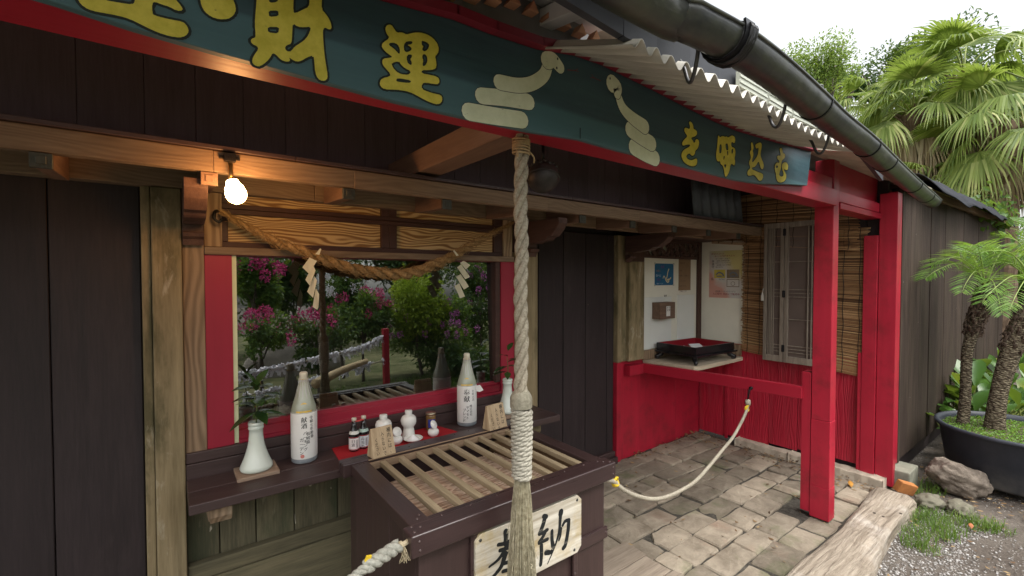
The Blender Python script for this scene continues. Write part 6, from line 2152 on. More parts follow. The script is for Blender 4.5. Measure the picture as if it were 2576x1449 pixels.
# dark soil in the joints
t = NT('dark_joint_soil')
g = t.noise(t.coord((1, 1, 1)), 40, 5, .7)
t.done(t.ramp(g, [(0.3, (0.03, 0.027, 0.022)), (0.75, (0.10, 0.09, 0.075))]), 0.95, t.bump(g, 1.0, 0.01), 0.2)
m = MB()
m.grid(lambda u, v_: (0.3 + 4.1 * u, 0.98 + 1.65 * v_, -0.016 + 0.008 * mnoise.noise(Vector((u * 40, v_ * 18, 3)))), 160, 70)
tag(m.build('joint_soil', t.m, smooth=True), kind='structure')
# wooden step in front of the offering box
dk = thing('wooden_step', 'weathered wooden step boards on the paving beside the offering box', 'step', (1.3, 1.0, 0))
m = MB()
wdk = wood('weathered_step_boards', (0.16, 0.125, 0.095), (0.32, 0.265, 0.205), 'x', 0.8, 0.6, island=0.15, blotch=((0.12, 0.10, 0.06), 0.5, 5, 0.6))
for (y0, y1, x1) in ((1.565, 1.722, 2.135), (1.40, 1.560, 2.12), (1.235, 1.395, 2.14), (1.07, 1.23, 2.13), (0.905, 1.065, 2.14), (0.74, 0.90, 2.14), (0.58, 0.735, 2.13)):
    m.box(0.2, x1, y0, y1, -0.005, 0.028, 0.002)
m.build('boards', wdk, dk, bevel=0.004)
# driftwood log along the edge
t = NT('driftwood')
v = t.coord((1.6, 16, 16), island=False)
g = t.noise(v, 2.6, 8, 0.7, 0.7); lo = t.noise(t.coord((1, 1, 1), island=False), 4, 5, .6)
c_ = t.mix(t.ramp(g, [(0.32, 0.0), (0.62, 1.0)]), (0.17, 0.135, 0.10), (0.40, 0.34, 0.27))
c_ = t.mix(t.ramp(lo, [(0.55, 0.0), (0.72, 0.7)]), c_, (0.52, 0.47, 0.41))
t.done(c_, 0.85, t.bump(g, 1.0, 0.02), 0.2)
m = MB()
random.seed(31)
def logf(u, v_):
    x = 1.2 + 2.99 * u
    a = -0.5 * PI + 2 * PI * v_
    end = min(1.0, (1 - u) / 0.05) ** 0.5 if u > 0.95 else 1.0
    w_ = 0.122 + 0.012 * math.sin(x * 3.1); h_ = 0.085
    ca_, sa_ = math.cos(a), math.sin(a)
    e_ = 0.42
    cy_ = 0.885 + 0.02 * math.sin(x * 1.7) + 0.015 * (x - 3)
    yy_ = cy_ + w_ * math.copysign(abs(ca_) ** e_, ca_) * (0.55 + .45 * end)
    zz_ = 0.0 + h_ * math.copysign(abs(sa_) ** e_, sa_) * end
    n_ = mnoise.noise(Vector((x * 1.3, ca_ * 1.2, sa_ * 1.2))) * 0.022 + mnoise.noise(Vector((x * 3.5, yy_ * 26, sa_ * 3))) * 0.011
    return (x + (0.02 * mnoise.noise(Vector((a, 1, 2))) if u > .97 else 0), yy_ + n_ * ca_, zz_ + n_ * sa_)
m.grid(logf, 170, 40)
for (a, b) in ((3.88, .93), (3.86, 0.875), (3.99, .86)):
    pass
lg = m.build('driftwood_log', t.m, loc=(3.0, 0.9, 0), smooth=True)
kh = plain('dark_knot_hole', (0.05, 0.038, 0.028), 0.9, .3, 60, .5)
for (a, b, sx_) in ((2199, 1290, 1.5), (2222, 1299, 1.2), (2266, 1291, 0.8)):
    p = pz(a, b, 0.083)
    m = MB(); m.ball((p.x, p.y, p.z - .002), 0.011, 12, 8, (sx_, .8, .3))
    m.build('knot_hole', kh, lg, smooth=True)
tag(lg, 'long bleached driftwood log edging the stone paving', 'log')
# curb stones along the red side boards
csm = plain('pale_curb_stone', (0.42, 0.36, 0.28), 0.85, 0.2, 18, 0.6)
for i, (ya, yb, zt_, xa, lb) in enumerate(((2.16, 1.70, .052, 4.305, 'pale curb stone under the red boards behind the crimson porch post'), (1.69, 1.40, .055, 4.30, 'pale curb stone seen at the back edge of the crimson porch post'), (1.385, 1.02, .062, 4.275, 'pale curb stone at the outer end, by the red end boards'))):
    m = MB()
    def cs(u, v_, ya=ya, yb=yb, zt_=zt_, xa=xa): pass
    n0 = 8
    ps = [(ya + (yb - ya) * k / n0) for k in range(n0 + 1)]
    V = []; F = []
    for k, yv in enumerate(ps):
        j = rnd(-.006, .006)
        V += [(xa + j, yv, -.02), (xa + j + .004, yv, zt_ + rnd(-.006, .004)), (4.398, yv, zt_ + rnd(-.004, .006)), (4.398, yv, -.02)]
    for k in range(n0):
        for q in range(4):
            F.append((k * 4 + q, k * 4 + (q + 1) % 4, k * 4 + 4 + (q + 1) % 4, k * 4 + 4 + q))
    F += [(0, 1, 2, 3), (n0 * 4 + 3, n0 * 4 + 2, n0 * 4 + 1, n0 * 4)]
    m.raw(V, F)
    o = m.build('curb_stone', csm, loc=(4.34, (ya + yb) / 2, 0), bevel=0.006)
    tag(o, lb, 'curb stone', 'curb stones')
# concrete block under the corner, brick, rocks
m = MB(); m.box(4.41, 4.66, 0.895, 1.07, -0.05, 0.125)
o = m.build('concrete_block', plain('mossy_concrete', (0.20, 0.20, 0.155), 0.9, 0.3, 9, 0.6), loc=(4.5, 1, 0), bevel=0.008); tag(o, 'mossy grey concrete block under the corner of the dark board wall', 'block')
m = MB(); m.obb((4.315, 0.90, 0.045), (0.135, 0.05, 0.085), (0.25, 0.30, -0.55))
o = m.build('broken_brick', plain('orange_brick', (0.36, 0.14, 0.04), 0.85, 0.2, 20, 0.5), loc=(4.3, .9, 0), bevel=0.006); tag(o, 'broken orange brick leaning at the corner behind the driftwood log', 'brick')
t = NT('brown_rock')
g = t.noise(t.coord((1, 1, 1)), 7, 8, .7, .4); f_ = t.noise(t.coord((1, 1, 1)), 45, 5, .7)
c_ = t.mix(t.ramp(g, [(0.32, 0.0), (0.68, 1.0)]), (0.10, 0.080, 0.064), (0.28, 0.235, 0.19))
c_ = t.mix(t.ramp(f_, [(0.6, 0.0), (0.75, .6)]), c_, (0.34, 0.28, 0.22))
t.done(c_, 0.9, t.bump(g, 1.0, 0.03, t.bump(f_, .6, .006)), 0.2)
rc = pz(2412, 1200, 0.10)
o = rock('brown_rock', t.m, (rc.x, rc.y, 0.085), (0.215, 0.125, 0.115), 2.3, 0.24, 1.5, 5); o.rotation_euler = (0, math.radians(20), math.radians(-38))
tag(o, 'big rough brown rock in front of the dark plant tub', 'rock')
g2m = plain('greenish_ground_stone', (0.14, 0.13, 0.095), 0.9, 0.3, 16, 0.6)
for (a, b, r_, s_, lb) in ((2340, 1258, .105, 5.1, 'low mossy stone in the grass beside the log end'), (2415, 1272, .10, 7.7, 'low dark stone in the grass under the brown rock')):
    p = pz(a, b, 0.02)
    o = rock('ground_stone', g2m, (p.x, p.y, 0.0), (r_, r_ * .7, r_ * .45), s_, .35, 1.8, 4)
    tag(o, lb, 'stone', 'stones in the grass')
# pale pebbles: nobody could count them
t = NT('pale_pebbles')
t.done(t.ramp(t.isl(), [(0.0, (0.13, 0.115, 0.10)), (0.5, (0.30, 0.28, 0.26)), (1.0, (0.52, 0.51, 0.50))]), 0.85, None, 0.3)
def pebbles(n_, fn, r0, r1):
    mm = MB(); k = 0
    base = [(0, 0, 1), (1, 0, 0), (0, 1, 0), (-1, 0, 0), (0, -1, 0), (0, 0, -1)]
    fc = [(0, 1, 2), (0, 2, 3), (0, 3, 4), (0, 4, 1), (5, 2, 1), (5, 3, 2), (5, 4, 3), (5, 1, 4)]
    while k < n_:
        p = fn()
        if p is None: continue
        r_ = r0 + (r1 - r0) * rnd() ** 2.2
        a = rnd(0, PI); ca_, sa_ = math.cos(a), math.sin(a)
        sx_, sy_, sz_ = r_ * rnd(.8, 1.4), r_ * rnd(.6, 1.0), r_ * rnd(.4, .7)
        z_ = gz(p[0], p[1]) + sz_ * .5
        mm.raw([(p[0] + (q[0] * sx_ * ca_ - q[1] * sy_ * sa_), p[1] + (q[0] * sx_ * sa_ + q[1] * sy_ * ca_), z_ + q[2] * sz_ + rnd(-.1, .1) * sz_) for q in base], fc)
        k += 1
    return mm
def white_zone():
    x = rnd(2.0, 4.3); y = rnd(-.3, .80)
    d = mnoise.noise(Vector((x * 1.6, y * 1.6, 5)))
    edge_ = 0.77 - y
    keep = (edge_ < 0.30 + 0.28 * d) or rnd() < 0.10
    return (x, y) if keep else None
mm = pebbles(6500, white_zone, .003, .011)
mm2 = pebbles(1500, lambda: (rnd(2.2, 5.2), rnd(-1.0, .8)), .003, .009)
mm.raw(mm2.v, mm2.f)
tag(mm.build('gravel', t.m, smooth=True), 'pale gravel scattered over dark dirt beside the driftwood log', 'gravel', kind='stuff')
# short grass tufts: stuff
grm = foliage('short_green_grass', (0.05, 0.10, 0.02), (0.14, 0.25, 0.05), (0.34, 0.33, 0.14), 0.4, 0.5, lo=6)
m = MB(); random.seed(41)
def blade(mb, p, h, lean, a, w_):
    d = Vector((math.cos(a), math.sin(a), 0)); s_ = Vector((-d.y, d.x, 0)) * w_
    p = Vector(p)
    q1 = p + Vector((0, 0, h * .6)) + d * lean * .35; q2 = p + Vector((0, 0, h * .85)) + d * lean
    mb.raw([p - s_, p + s_, q1 + s_ * .7, q1 - s_ * .7, q2], [(0, 1, 2, 3), (3, 2, 4)])
cl = [(2330, 1330, .09), (2300, 1340, .07), (2370, 1320, .10), (2420, 1310, .09), (2455, 1312, .08), (2480, 1322, .05), (2335, 1218, .06), (2310, 1232, .05), (2352, 1235, .05), (2290, 1300, .05), (2310, 1290, .07), (2350, 1300, .08), (2330, 1375, .05), (2300, 1365, .05), (2385, 1345, .05), (2520, 1330, .05)]
for (a, b, r_) in cl:
    c = pz(a, b, 0)
    for k in range(int(1500 * r_)):
        an = rnd(0, 2 * PI); q = r_ * 1.25 * rnd() ** .7
        blade(m, (c.x + q * math.cos(an) * 1.3, c.y + q * math.sin(an), -.02), rnd(.025, .085), rnd(.01, .07), rnd(0, 2 * PI), rnd(.0012, .0026))
tag(m.build('grass', grm), 'short green grass growing beside the log and rocks', 'grass', kind='stuff')
# fallen leaves
for (a, b, z_, c_, r_, L, lb) in ((2090 + 54, 1226, .01, (0.40, 0.19, 0.03), .4, .085, 'orange fallen leaf on the paving near the outer curb stone'), (1748, 1092, .02, (0.22, 0.10, 0.045), 1.2, .07, 'brown curled leaf in the corner of the red boards'), (1757, 1104, .02, (0.08, 0.05, 0.04), 2.2, .075, 'dark curled leaf on the paving in front of the red corner'), (1783, 1088, .02, (0.30, 0.18, 0.06), 2.8, .06, 'tan fallen leaf at the foot of the side boards'), (2445, 1330, .0, (0.34, 0.12, 0.05), .2, .06, 'rust red fallen leaf on the dirt in front of the grass'), (2012, 1146, .015, (0.36, 0.36, 0.08), 1.0, .05, 'yellow green fallen leaf on the paving left of the porch post')):
    p = pz(a, b, z_)
    m = MB(); leaf(m, (p.x - .02, p.y, z_ + .006), (math.cos(r_), math.sin(r_), .12), L, L * .42, fold=.5, droop=-.1)
    o = m.build('fallen_leaf', plain('fallen_leaf_%d' % a, c_, 0.7, 0.2, 40, 0.2), loc=(p.x, p.y, z_), smooth=True)
    tag(o, lb, 'leaf', 'fallen leaves')
    so2 = o.modifiers.new('t', 'SOLIDIFY'); so2.thickness = 0.001

# small dry leaf bits along the edges: stuff
m = MB(); random.seed(52)
def flake(x, y, z):
    a = rnd(0, 2 * PI); L = rnd(.006, .022); w_ = L * rnd(.3, .6)
    ca_, sa_ = math.cos(a), math.sin(a)
    m.raw([(x + ca_ * p - sa_ * q, y + sa_ * p + ca_ * q, z + h) for p, q, h in ((-L, 0, rnd(0, .006)), (0, w_, .003), (L, 0, rnd(0, .008)), (0, -w_, .001))], [(0, 1, 2, 3)])
for k in range(260): flake(rnd(4.05, 4.30), rnd(1.0, 2.5), rnd(.0, .02))
for k in range(120): flake(rnd(3.2, 4.35), 2.55 + rnd(-.08, .03), rnd(.0, .02))
for k in range(420): flake(rnd(4.3, 6.2), rnd(.15, .98), gz(5, .5) + rnd(.012, .025))
for k in range(260): flake(rnd(2.2, 5.0), rnd(-.6, .78), gz(3, .3) + rnd(.012, .025))
for k in range(120): flake(rnd(1.9, 4.3), rnd(1.04, 2.5), rnd(-.002, .014))
t = NT('dry_leaf_bits')
t.done(t.ramp(t.isl(), [(0.0, (0.05, 0.032, 0.02)), (0.5, (0.17, 0.10, 0.05)), (1.0, (0.36, 0.26, 0.13))]), 0.8, None, 0.2)
tag(m.build('leaf_litter', t.m), 'small dry leaf bits scattered along the stones and dirt', 'leaf litter', kind='stuff')

# ================================================================== dark board wall to the right with its roof edge
wl = thing('board_wall', 'dark weathered vertical board wall running right from the crimson end post', 'wall', (4.57, 1.02, 0.13))
t = NT('dark_weathered_wall_boards')
v = t.coord(AX['z']); g = t.noise(v, 1.8, 8, .65, .5); lo = t.noise(t.coord((1, 1, 0.4)), 2.2, 5, .65)
c_ = t.mix(t.ramp(g, [(0.3, 0.0), (0.7, 1.0)]), (0.022, 0.015, 0.0125), (0.062, 0.044, 0.035))
c_ = t.mix(t.ramp(lo, [(0.45, 0.0), (0.72, 0.75)]), c_, (0.055, 0.044, 0.030))
c_ = t.mix(t.ramp(t.noise(t.coord((1, 1, 1)), 32, 3, .5), [(0.77, 0.0), (0.78, 1.0)]), c_, (0.45, 0.42, 0.38))
c_ = t.hsv(c_, t.math('ADD', t.math('MULTIPLY', t.isl(), 0.5), .75))
t.done(c_, 0.75, t.bump(g, 0.5, 0.006), 0.12)
m = MB(); x = 4.568
m.box(4.568, 4.60, 1.0, 1.05, 0.13, 2.30)
x = 4.602
while x < 10.1:
    wd = rnd(.24, .34)
    zt_ = 2.28 + (x - 4.6) * 0.022 + rnd(0, .01)
    yy = 1.012 + rnd(0, .006)
    zb_ = .13 if x < 6.2 else .2
    m.box(x, min(x + wd - .004, 10.15), yy, yy + .02, zb_, zt_)
    x += wd
m.build('boards', t.m, wl, bevel=0.002, seg=1)
m = MB(); m.box(4.6, 10.1, 1.04, 1.08, 0.0, 2.3); m.build('backing', M['dark'], wl)
# roof edge over that wall: sagging black cloth, old roofing and rafters
rf = thing('wall_roof', 'low roof edge over the dark board wall with timbers and yellowed roofing', 'roof', (5.0, 1.0, 2.3))
m = MB()
m.raw([(4.6, .96, 2.34), (10.4, .98, 2.42), (10.4, 2.8, 2.9), (4.6, 2.8, 2.8)], [(0, 1, 2, 3)])
m.build('roof_sheet', plain('old_yellowed_roofing', (0.38, 0.27, 0.10), 0.8, 0.35, 6, 0.3), rf, solid=.02)
m = MB()
for k in range(14):
    x = 4.75 + k * .4
    m.beam((x, .985, 2.30 + (x - 4.5) * .014), (x, 1.4, 2.42 + (x - 4.5) * .014), .05, .05)
m.beam((4.6, .97, 2.30), (10.2, .98, 2.40), .03, .06)
m.build('rafters', M['naty'], rf)
t = NT('black_cover_cloth')
g = t.noise(t.coord((1, 1, 1)), 6, 6, .7)
t.done(t.ramp(g, [(0.3, (0.012, 0.013, 0.018)), (0.7, (0.032, 0.034, 0.043))]), 0.8, t.bump(g, 0.6, 0.03), 0.15)
m = MB()
def clo(u, v_):
    x = 5.15 + 4.4 * u
    n1_ = mnoise.noise(Vector((x * .9, v_ * 1.6, 1))); n2_ = mnoise.noise(Vector((x * 1.9, v_ * 3, 9)))
    sag = -0.05 * (1 - v_) + .05 * n2_ * (1 - v_)
    y_ = .86 + .52 * v_ + 0.05 * n2_
    z_ = 2.335 + .012 * (x - 4.6) + .19 * math.sin(min(1, v_ * 2.2) * PI / 2) + .07 * n1_ * v_ + .04 * n2_ + sag * (1 + .6 * n1_)
    return (x, y_, z_)
m.grid(clo, 150, 26)
o = m.build('black_cloth', t.m, loc=(5.5, .9, 2.4), smooth=True, solid=.006)
tag(o, 'rumpled black cover cloth lying over the low roof beyond the gutter', 'cloth')
# ================================================================== plants
def leaf_mesh(name, mat, P, D, N, L, W, parent=None, loc=None, bend=0.25):
    """many leaves in one mesh: positions P, directions D, face normals N, lengths L, widths W (numpy)"""
    n_ = len(P)
    D = D / np.linalg.norm(D, axis=1)[:, None]
    Sd = np.cross(D, N); Sd /= (np.linalg.norm(Sd, axis=1)[:, None] + 1e-9)
    Nn = np.cross(Sd, D)
    L = L[:, None]; W = W[:, None]
    a = P
    b = P + D * L * .5 + Sd * W * .5 + Nn * W * bend
    c = P + D * L - Nn * L * .12
    d = P + D * L * .5 - Sd * W * .5 + Nn * W * bend
    V = np.stack([a, b, c, d], 1).reshape(-1, 3)
    if parent is not None: V = V - np.array(wloc(parent))
    elif loc is not None: V = V - np.array(loc)
    me = bpy.data.meshes.new(name)
    me.vertices.add(n_ * 4); me.loops.add(n_ * 6); me.polygons.add(n_ * 2)
    me.vertices.foreach_set('co', V.ravel())
    idx = np.arange(n_)[:, None] * 4
    lp = np.concatenate([idx, idx + 1, idx + 2, idx, idx + 2, idx + 3], 1).ravel()
    me.loops.foreach_set('vertex_index', lp)
    me.polygons.foreach_set('loop_start', np.arange(n_ * 2) * 3)
    me.polygons.foreach_set('loop_total', np.full(n_ * 2, 3))
    me.update(); me.validate()
    me.materials.append(mat)
    o = bpy.data.objects.new(name, me); COL.objects.link(o)
    if parent is not None: o.parent = parent
    elif loc is not None: o.location = loc
    return o
def cloud(c, rad, n_, R, clumps=9, hollow=.55, seed=0):
    """points through a lumpy crown volume, with gaps between clumps"""
    r = np.random.default_rng(seed)
    cc = r.normal(size=(clumps, 3)); cc /= np.linalg.norm(cc, axis=1)[:, None]
    cc *= r.uniform(.35, .85, (clumps, 1))
    k = r.integers(0, clumps, n_)
    d = r.normal(size=(n_, 3)); d /= np.linalg.norm(d, axis=1)[:, None]
    q = cc[k] + d * (r.uniform(0, 1, (n_, 1)) ** .45) * r.uniform(.28, .5, (clumps, 1))[k]
    P = np.array(c) + q * np.array(rad)
    out = q / (np.linalg.norm(q, axis=1)[:, None] + 1e-6)
    D = out * .7 + r.normal(size=(n_, 3)) * .6 + np.array([0, 0, -.15])
    N = out + r.normal(size=(n_, 3)) * .5 + np.array([0, 0, .6])
    return P, D, N, r
FOL = {
    'dark': foliage('dark_evergreen_foliage', (0.016, 0.045, 0.014), (0.055, 0.12, 0.035), (0.13, 0.20, 0.07), .3),
    'mid': foliage('mid_green_foliage', (0.035, 0.085, 0.02), (0.10, 0.20, 0.045), (0.22, 0.31, 0.08), .4),
    'light': foliage('light_green_foliage', (0.10, 0.17, 0.035), (0.25, 0.36, 0.08), (0.42, 0.50, 0.16), .5),
    'yellow': foliage('yellow_green_foliage', (0.14, 0.23, 0.015), (0.36, 0.48, 0.04), (0.55, 0.60, 0.10), .5),
}
bark = wood('grey_brown_bark', (0.06, 0.048, 0.036), (0.14, 0.115, 0.09), 'z', 0.9, 0.9)
def tree(name, label, cat, c, rad, n_, size, mat, seed, group=None, clumps=12, base_z=-.05, trunk_r=.10, flowers=None, asp=.42):
    o = thing(name, label, cat, (c[0], c[1], base_z), group)
    P, D, N, r = cloud(c, rad, n_, 1, clumps, seed=seed)
    leaf_mesh('crown', mat, P, D, N, r.uniform(.7, 1.35, n_) * size, r.uniform(.8, 1.2, n_) * size * asp, parent=o)
    rs_ = random.Random(seed)
    m_ = MB()
    top = Vector(c)
    b_ = Vector((c[0], c[1], base_z))
    if trunk_r > 0:
        m_.tube(smooth_path([b_, b_.lerp(top, .5) + Vector((rs_.uniform(-.1, .1), rs_.uniform(-.1, .1), 0)), top + Vector((0, 0, rad[2] * .2))], 5), [trunk_r * (1 - .06 * i) for i in range(11)], 9)
        for k in range(7):
            a = rs_.uniform(0, 2 * PI); s0 = b_.lerp(top, rs_.uniform(.45, .95))
            e = top + Vector((math.cos(a) * rad[0] * .6, math.sin(a) * rad[1] * .6, rs_.uniform(-.3, .6) * rad[2]))
            m_.tube(smooth_path([s0, s0.lerp(e, .5) + Vector((0, 0, .08 * rad[2])), e], 4), [trunk_r * (.42 - .03 * i) for i in range(9)], 6)
        m_.build('trunk', bark, o, smooth=True)
    if flowers:
        fm, nf, fs, up = flowers
        rr = np.random.default_rng(seed + 99)
        mt = None
        Ps, Ds, Ns = [], [], []
        for k in range(nf):
            d = rr.normal(size=3); d[2] = abs(d[2]) * up + .1; d /= np.linalg.norm(d)
            fc = np.array(c) + d * np.array(rad) * rr.uniform(.85, 1.02)
            n2 = 46
            q = rr.normal(size=(n2, 3)); q /= np.linalg.norm(q, axis=1)[:, None]
            Ps.append(fc + q * rr.uniform(.3, 1, (n2, 1)) * fs * np.array([.7, .7, 1.1])); Ds.append(q + rr.normal(size=(n2, 3)) * .4); Ns.append(rr.normal(size=(n2, 3)))
        P = np.concatenate(Ps); D = np.concatenate(Ds); N = np.concatenate(Ns); n3 = len(P)
        leaf_mesh('flowers', fm, P, D, N, rr.uniform(.8, 1.2, n3) * fs * .45, rr.uniform(.8, 1.2, n3) * fs * .34, parent=o)
    return o

# ---------------------------------------------------------------- fan palms beyond the wall
palmleaf = foliage('fan_palm_blade', (0.08, 0.135, 0.03), (0.27, 0.345, 0.10), (0.60, 0.57, 0.28), .45, .42, lo=1.5)
drydead = foliage('dry_palm_blade', (0.16, 0.11, 0.06), (0.34, 0.27, 0.17), (0.48, 0.42, 0.30), .2, .7)
pet = plain('palm_leaf_stalk', (0.20, 0.24, 0.06), 0.5, 0.25, 10, 0.1)
pfib = wood('fibrous_palm_trunk', (0.07, 0.045, 0.03), (0.20, 0.14, 0.095), 'z', 0.95, 1.0, scale=3)
def fan(mb, base, d, up, R, rs_, n_=36, span=2.7, droop=.5, fuse=.5):
    d = Vector(d).normalized(); up = Vector(up)
    side = d.cross(up).normalized(); nrm = side.cross(d).normalized()
    base = Vector(base)
    for i in range(n_):
        a = -span / 2 + span * i / (n_ - 1)
        dr = (d * math.cos(a) + side * math.sin(a)).normalized()
        sd = (side * math.cos(a) - d * math.sin(a))
        Rl = R * (1 - .16 * abs(a) / span * 2) * rs_.uniform(.92, 1.06)
        w_ = R * span / n_ * .40
        dp = droop * rs_.uniform(.7, 1.3)
        V = []
        for (u, wd) in ((0.02, .08), (.28, .62), (fuse, .98), (.72, .60), (.88, .30), (1.0, .03)):
            c = base + dr * Rl * u + nrm * .06 * R * math.sin(u * PI) * math.cos(a)
            if u > fuse:
                c = c - Vector((0, 0, 1)) * dp * Rl * (u - fuse) ** 1.6 * 1.5
                c = c - dr * dp * Rl * .35 * (u - fuse) ** 2
            tw = sd * w_ * wd
            V += [c - tw * .96 + nrm * w_ * .20 * (1 if i % 2 else -1) * wd, c + tw * .96 - nrm * w_ * .20 * (1 if i % 2 else -1) * wd]
        mb.raw(V, [(k * 2, k * 2 + 1, k * 2 + 3, k * 2 + 2) for k in range(5)])
def fan_palm(label, heart, nleaf, R, seed, dead=7, els=(1.35, -.55), plen=.75, base_z=-.07):
    rs_ = random.Random(seed)
    h = Vector(heart)
    o = thing('fan_palm', label, 'palm tree', (h.x, h.y, base_z), 'fan palms beyond the wall')
    m_ = MB(); k_ = 30
    m_.tube([(h.x + .05 * math.sin(i * .3), h.y, base_z + (h.z - base_z) * i / k_) for i in range(k_ + 1)], [.17 + .02 * (i % 2) for i in range(k_ + 1)], 12)
    for q in range(60):
        a = rs_.uniform(0, 2 * PI); z_ = h.z - rs_.uniform(0, 1.5)
        p = Vector((h.x + .16 * math.cos(a), h.y + .16 * math.sin(a), z_))
        m_.tube([p, p + Vector((math.cos(a) * .12, math.sin(a) * .12, .12))], [.03, .008], 5)
    m_.build('trunk', pfib, o)
    lm, pm, dm = MB(), MB(), MB()
    for i in range(nleaf):
        u = (i + .5) / nleaf
        az = i * 2.399 + rs_.uniform(-.3, .3)
        el = els[0] + (els[1] - els[0]) * (u ** .8) + rs_.uniform(-.12, .12)
        d = Vector((math.cos(az) * math.cos(el), math.sin(az) * math.cos(el), math.sin(el)))
        L = plen * rs_.uniform(.75, 1.15)
        mid_ = h + d * L * .55 + Vector((0, 0, .04))
        e = h + d * L + Vector((0, 0, -.05 - .10 * math.cos(el)))
        pm.tube(smooth_path([h + d * .08, mid_, e], 4), .014, 5)
        dd = (e - mid_).normalized() + Vector((0, 0, -.12))
        fan(lm, e, dd, Vector((0, 0, 1)) + d * .25 + Vector((rs_.uniform(-.35, .35), rs_.uniform(-.35, .35), 0)), R * rs_.uniform(.85, 1.1), rs_, droop=rs_.uniform(.15, 1.1), n_=40, fuse=.36)
    lm.build('blades', palmleaf, o)
    pm.build('stalks', pet, o, smooth=True)
    for i in range(dead):
        az = rs_.uniform(0, 2 * PI); el = rs_.uniform(-1.4, -.75)
        d = Vector((math.cos(az) * math.cos(el), math.sin(az) * math.cos(el), math.sin(el)))
        b_ = h + Vector((0, 0, -.15)) + d * .35
        fan(dm, b_, d, Vector((math.cos(az), math.sin(az), .2)), R * .95, rs_, n_=20, span=1.5, droop=1.0, fuse=.3)
    if dead: dm.build('dead_blades', drydead, o)
    return o
fan_palm('tall fan palm with hanging dry leaves, its trunk just beyond the gutter end', pd(2296, 285, 8.6), 20, .82, 3, 15, (1.45, -.35))
fan_palm('tall fan palm with the topmost spreading leaf against the sky', pd(2425, 190, 8.4), 15, 1.0, 8, 10, (1.4, -.6))
fan_palm('fan palm with broad pale leaves at the right edge of the picture', pd(2530, 305, 7.4), 18, .80, 12, 10, (1.3, -.6))
fan_palm('smaller fan palm showing just over the gutter beside the feathery tree', pd(2205, 285, 10.5), 20, .80, 15, 3, (1.3, -.5))
fan_palm('low fan palm behind the black roof cloth', pd(2330, 470, 8.0), 9, .55, 19, 0, (1.3, .2), .4)
# trees behind the palms
c = pd(2055, 150, 15); tree('leafy_tree', 'feathery light green tree showing above the gutter', 'tree', (c.x, c.y, c.z - .2), (1.15, 1.2, 1.3), 5200, .11, FOL['light'], 5, 'trees behind the palms', 16, trunk_r=.12)
c = pd(2115, 190, 17); tree('leafy_tree', 'small dense dark tree between feathery tree and fan palms', 'tree', (c.x, c.y, c.z - .3), (.9, .9, 1.0), 3000, .13, FOL['mid'], 6, 'trees behind the palms', 10)
c = pd(2460, 300, 13); tree('evergreen_tree', 'dark evergreen tree filling behind the right hand palms', 'tree', (c.x, c.y, c.z), (2.9, 1.7, 2.4), 13000, .13, FOL['dark'], 7, 'trees behind the palms', 22, trunk_r=.16)
c = pd(2240, 170, 17); tree('evergreen_tree', 'dark evergreen crown rising behind the tallest fan palm leaves', 'tree', (c.x, c.y, c.z - .4), (2.0, 1.5, 1.3), 5200, .15, FOL['dark'], 9, 'trees behind the palms', 14, trunk_r=.16)
c = pd(2600, 210, 14); tree('evergreen_tree', 'glossy evergreen tree at the far upper right', 'tree', (c.x, c.y, c.z), (1.9, 1.6, 1.4), 6500, .13, FOL['mid'], 10, 'trees behind the palms', 16, trunk_r=.16)
c = pd(2260, 560, 14); tree('evergreen_bush', 'dark bush low behind the fan palm trunks', 'bush', (c.x, c.y, 2.6), (3.4, 1.5, 2.6), 10000, .15, FOL['dark'], 11, 'bushes beyond the wall', 22, trunk_r=.08)
c = pd(2540, 640, 9); tree('flowering_bush', 'light green flowering bush past the far end of the board wall', 'bush', (c.x + .6, c.y - .2, 1.35), (1.2, .9, 1.15), 6500, .085, FOL['light'], 13, 'bushes beyond the wall', 16, trunk_r=.04,
     flowers=(plain('pale_pink_petals', (0.68, 0.52, 0.52), 0.7, 0.15), 26, .05, 1.0))
c = pd(2590, 900, 9); tree('evergreen_bush', 'dark green bush behind the potted palms', 'bush', (c.x + .4, c.y - .3, .9), (1.7, 1.0, 1.1), 6000, .11, FOL['mid'], 14, 'bushes beyond the wall', 16, trunk_r=.04)
# vine leaves at the roof end
o = thing('vine', 'green vine hanging from the roof end past the black cloth', 'vine', tuple(pd(2500, 540, 7.2)))
rv = np.random.default_rng(4); n_ = 420
P = np.array([tuple(pd(2485 + rv.normal() * 34, 545 + rv.normal() * 22, 6.6 + rv.normal() * .35)) for _ in range(n_)])
leaf_mesh('leaves', FOL['mid'], P, rv.normal(size=(n_, 3)) + np.array([-.3, -.3, -.6]), rv.normal(size=(n_, 3)) * .4 + np.array([-.5, -.7, .4]), rv.uniform(.07, .13, n_), rv.uniform(.05, .08, n_), parent=o)
m = MB()
for k in range(5):
    a = pd(2440 + k * 18, 500, 6.9); m.tube(smooth_path([a, a + Vector((.1, -.05, .15)), a + Vector((.2, -.1, -.1)), a + Vector((.25, -.1, -.4))], 5), .006, 5)
m.build('stems', plain('vine_stem', (0.16, 0.20, 0.06), .6), o, smooth=True)
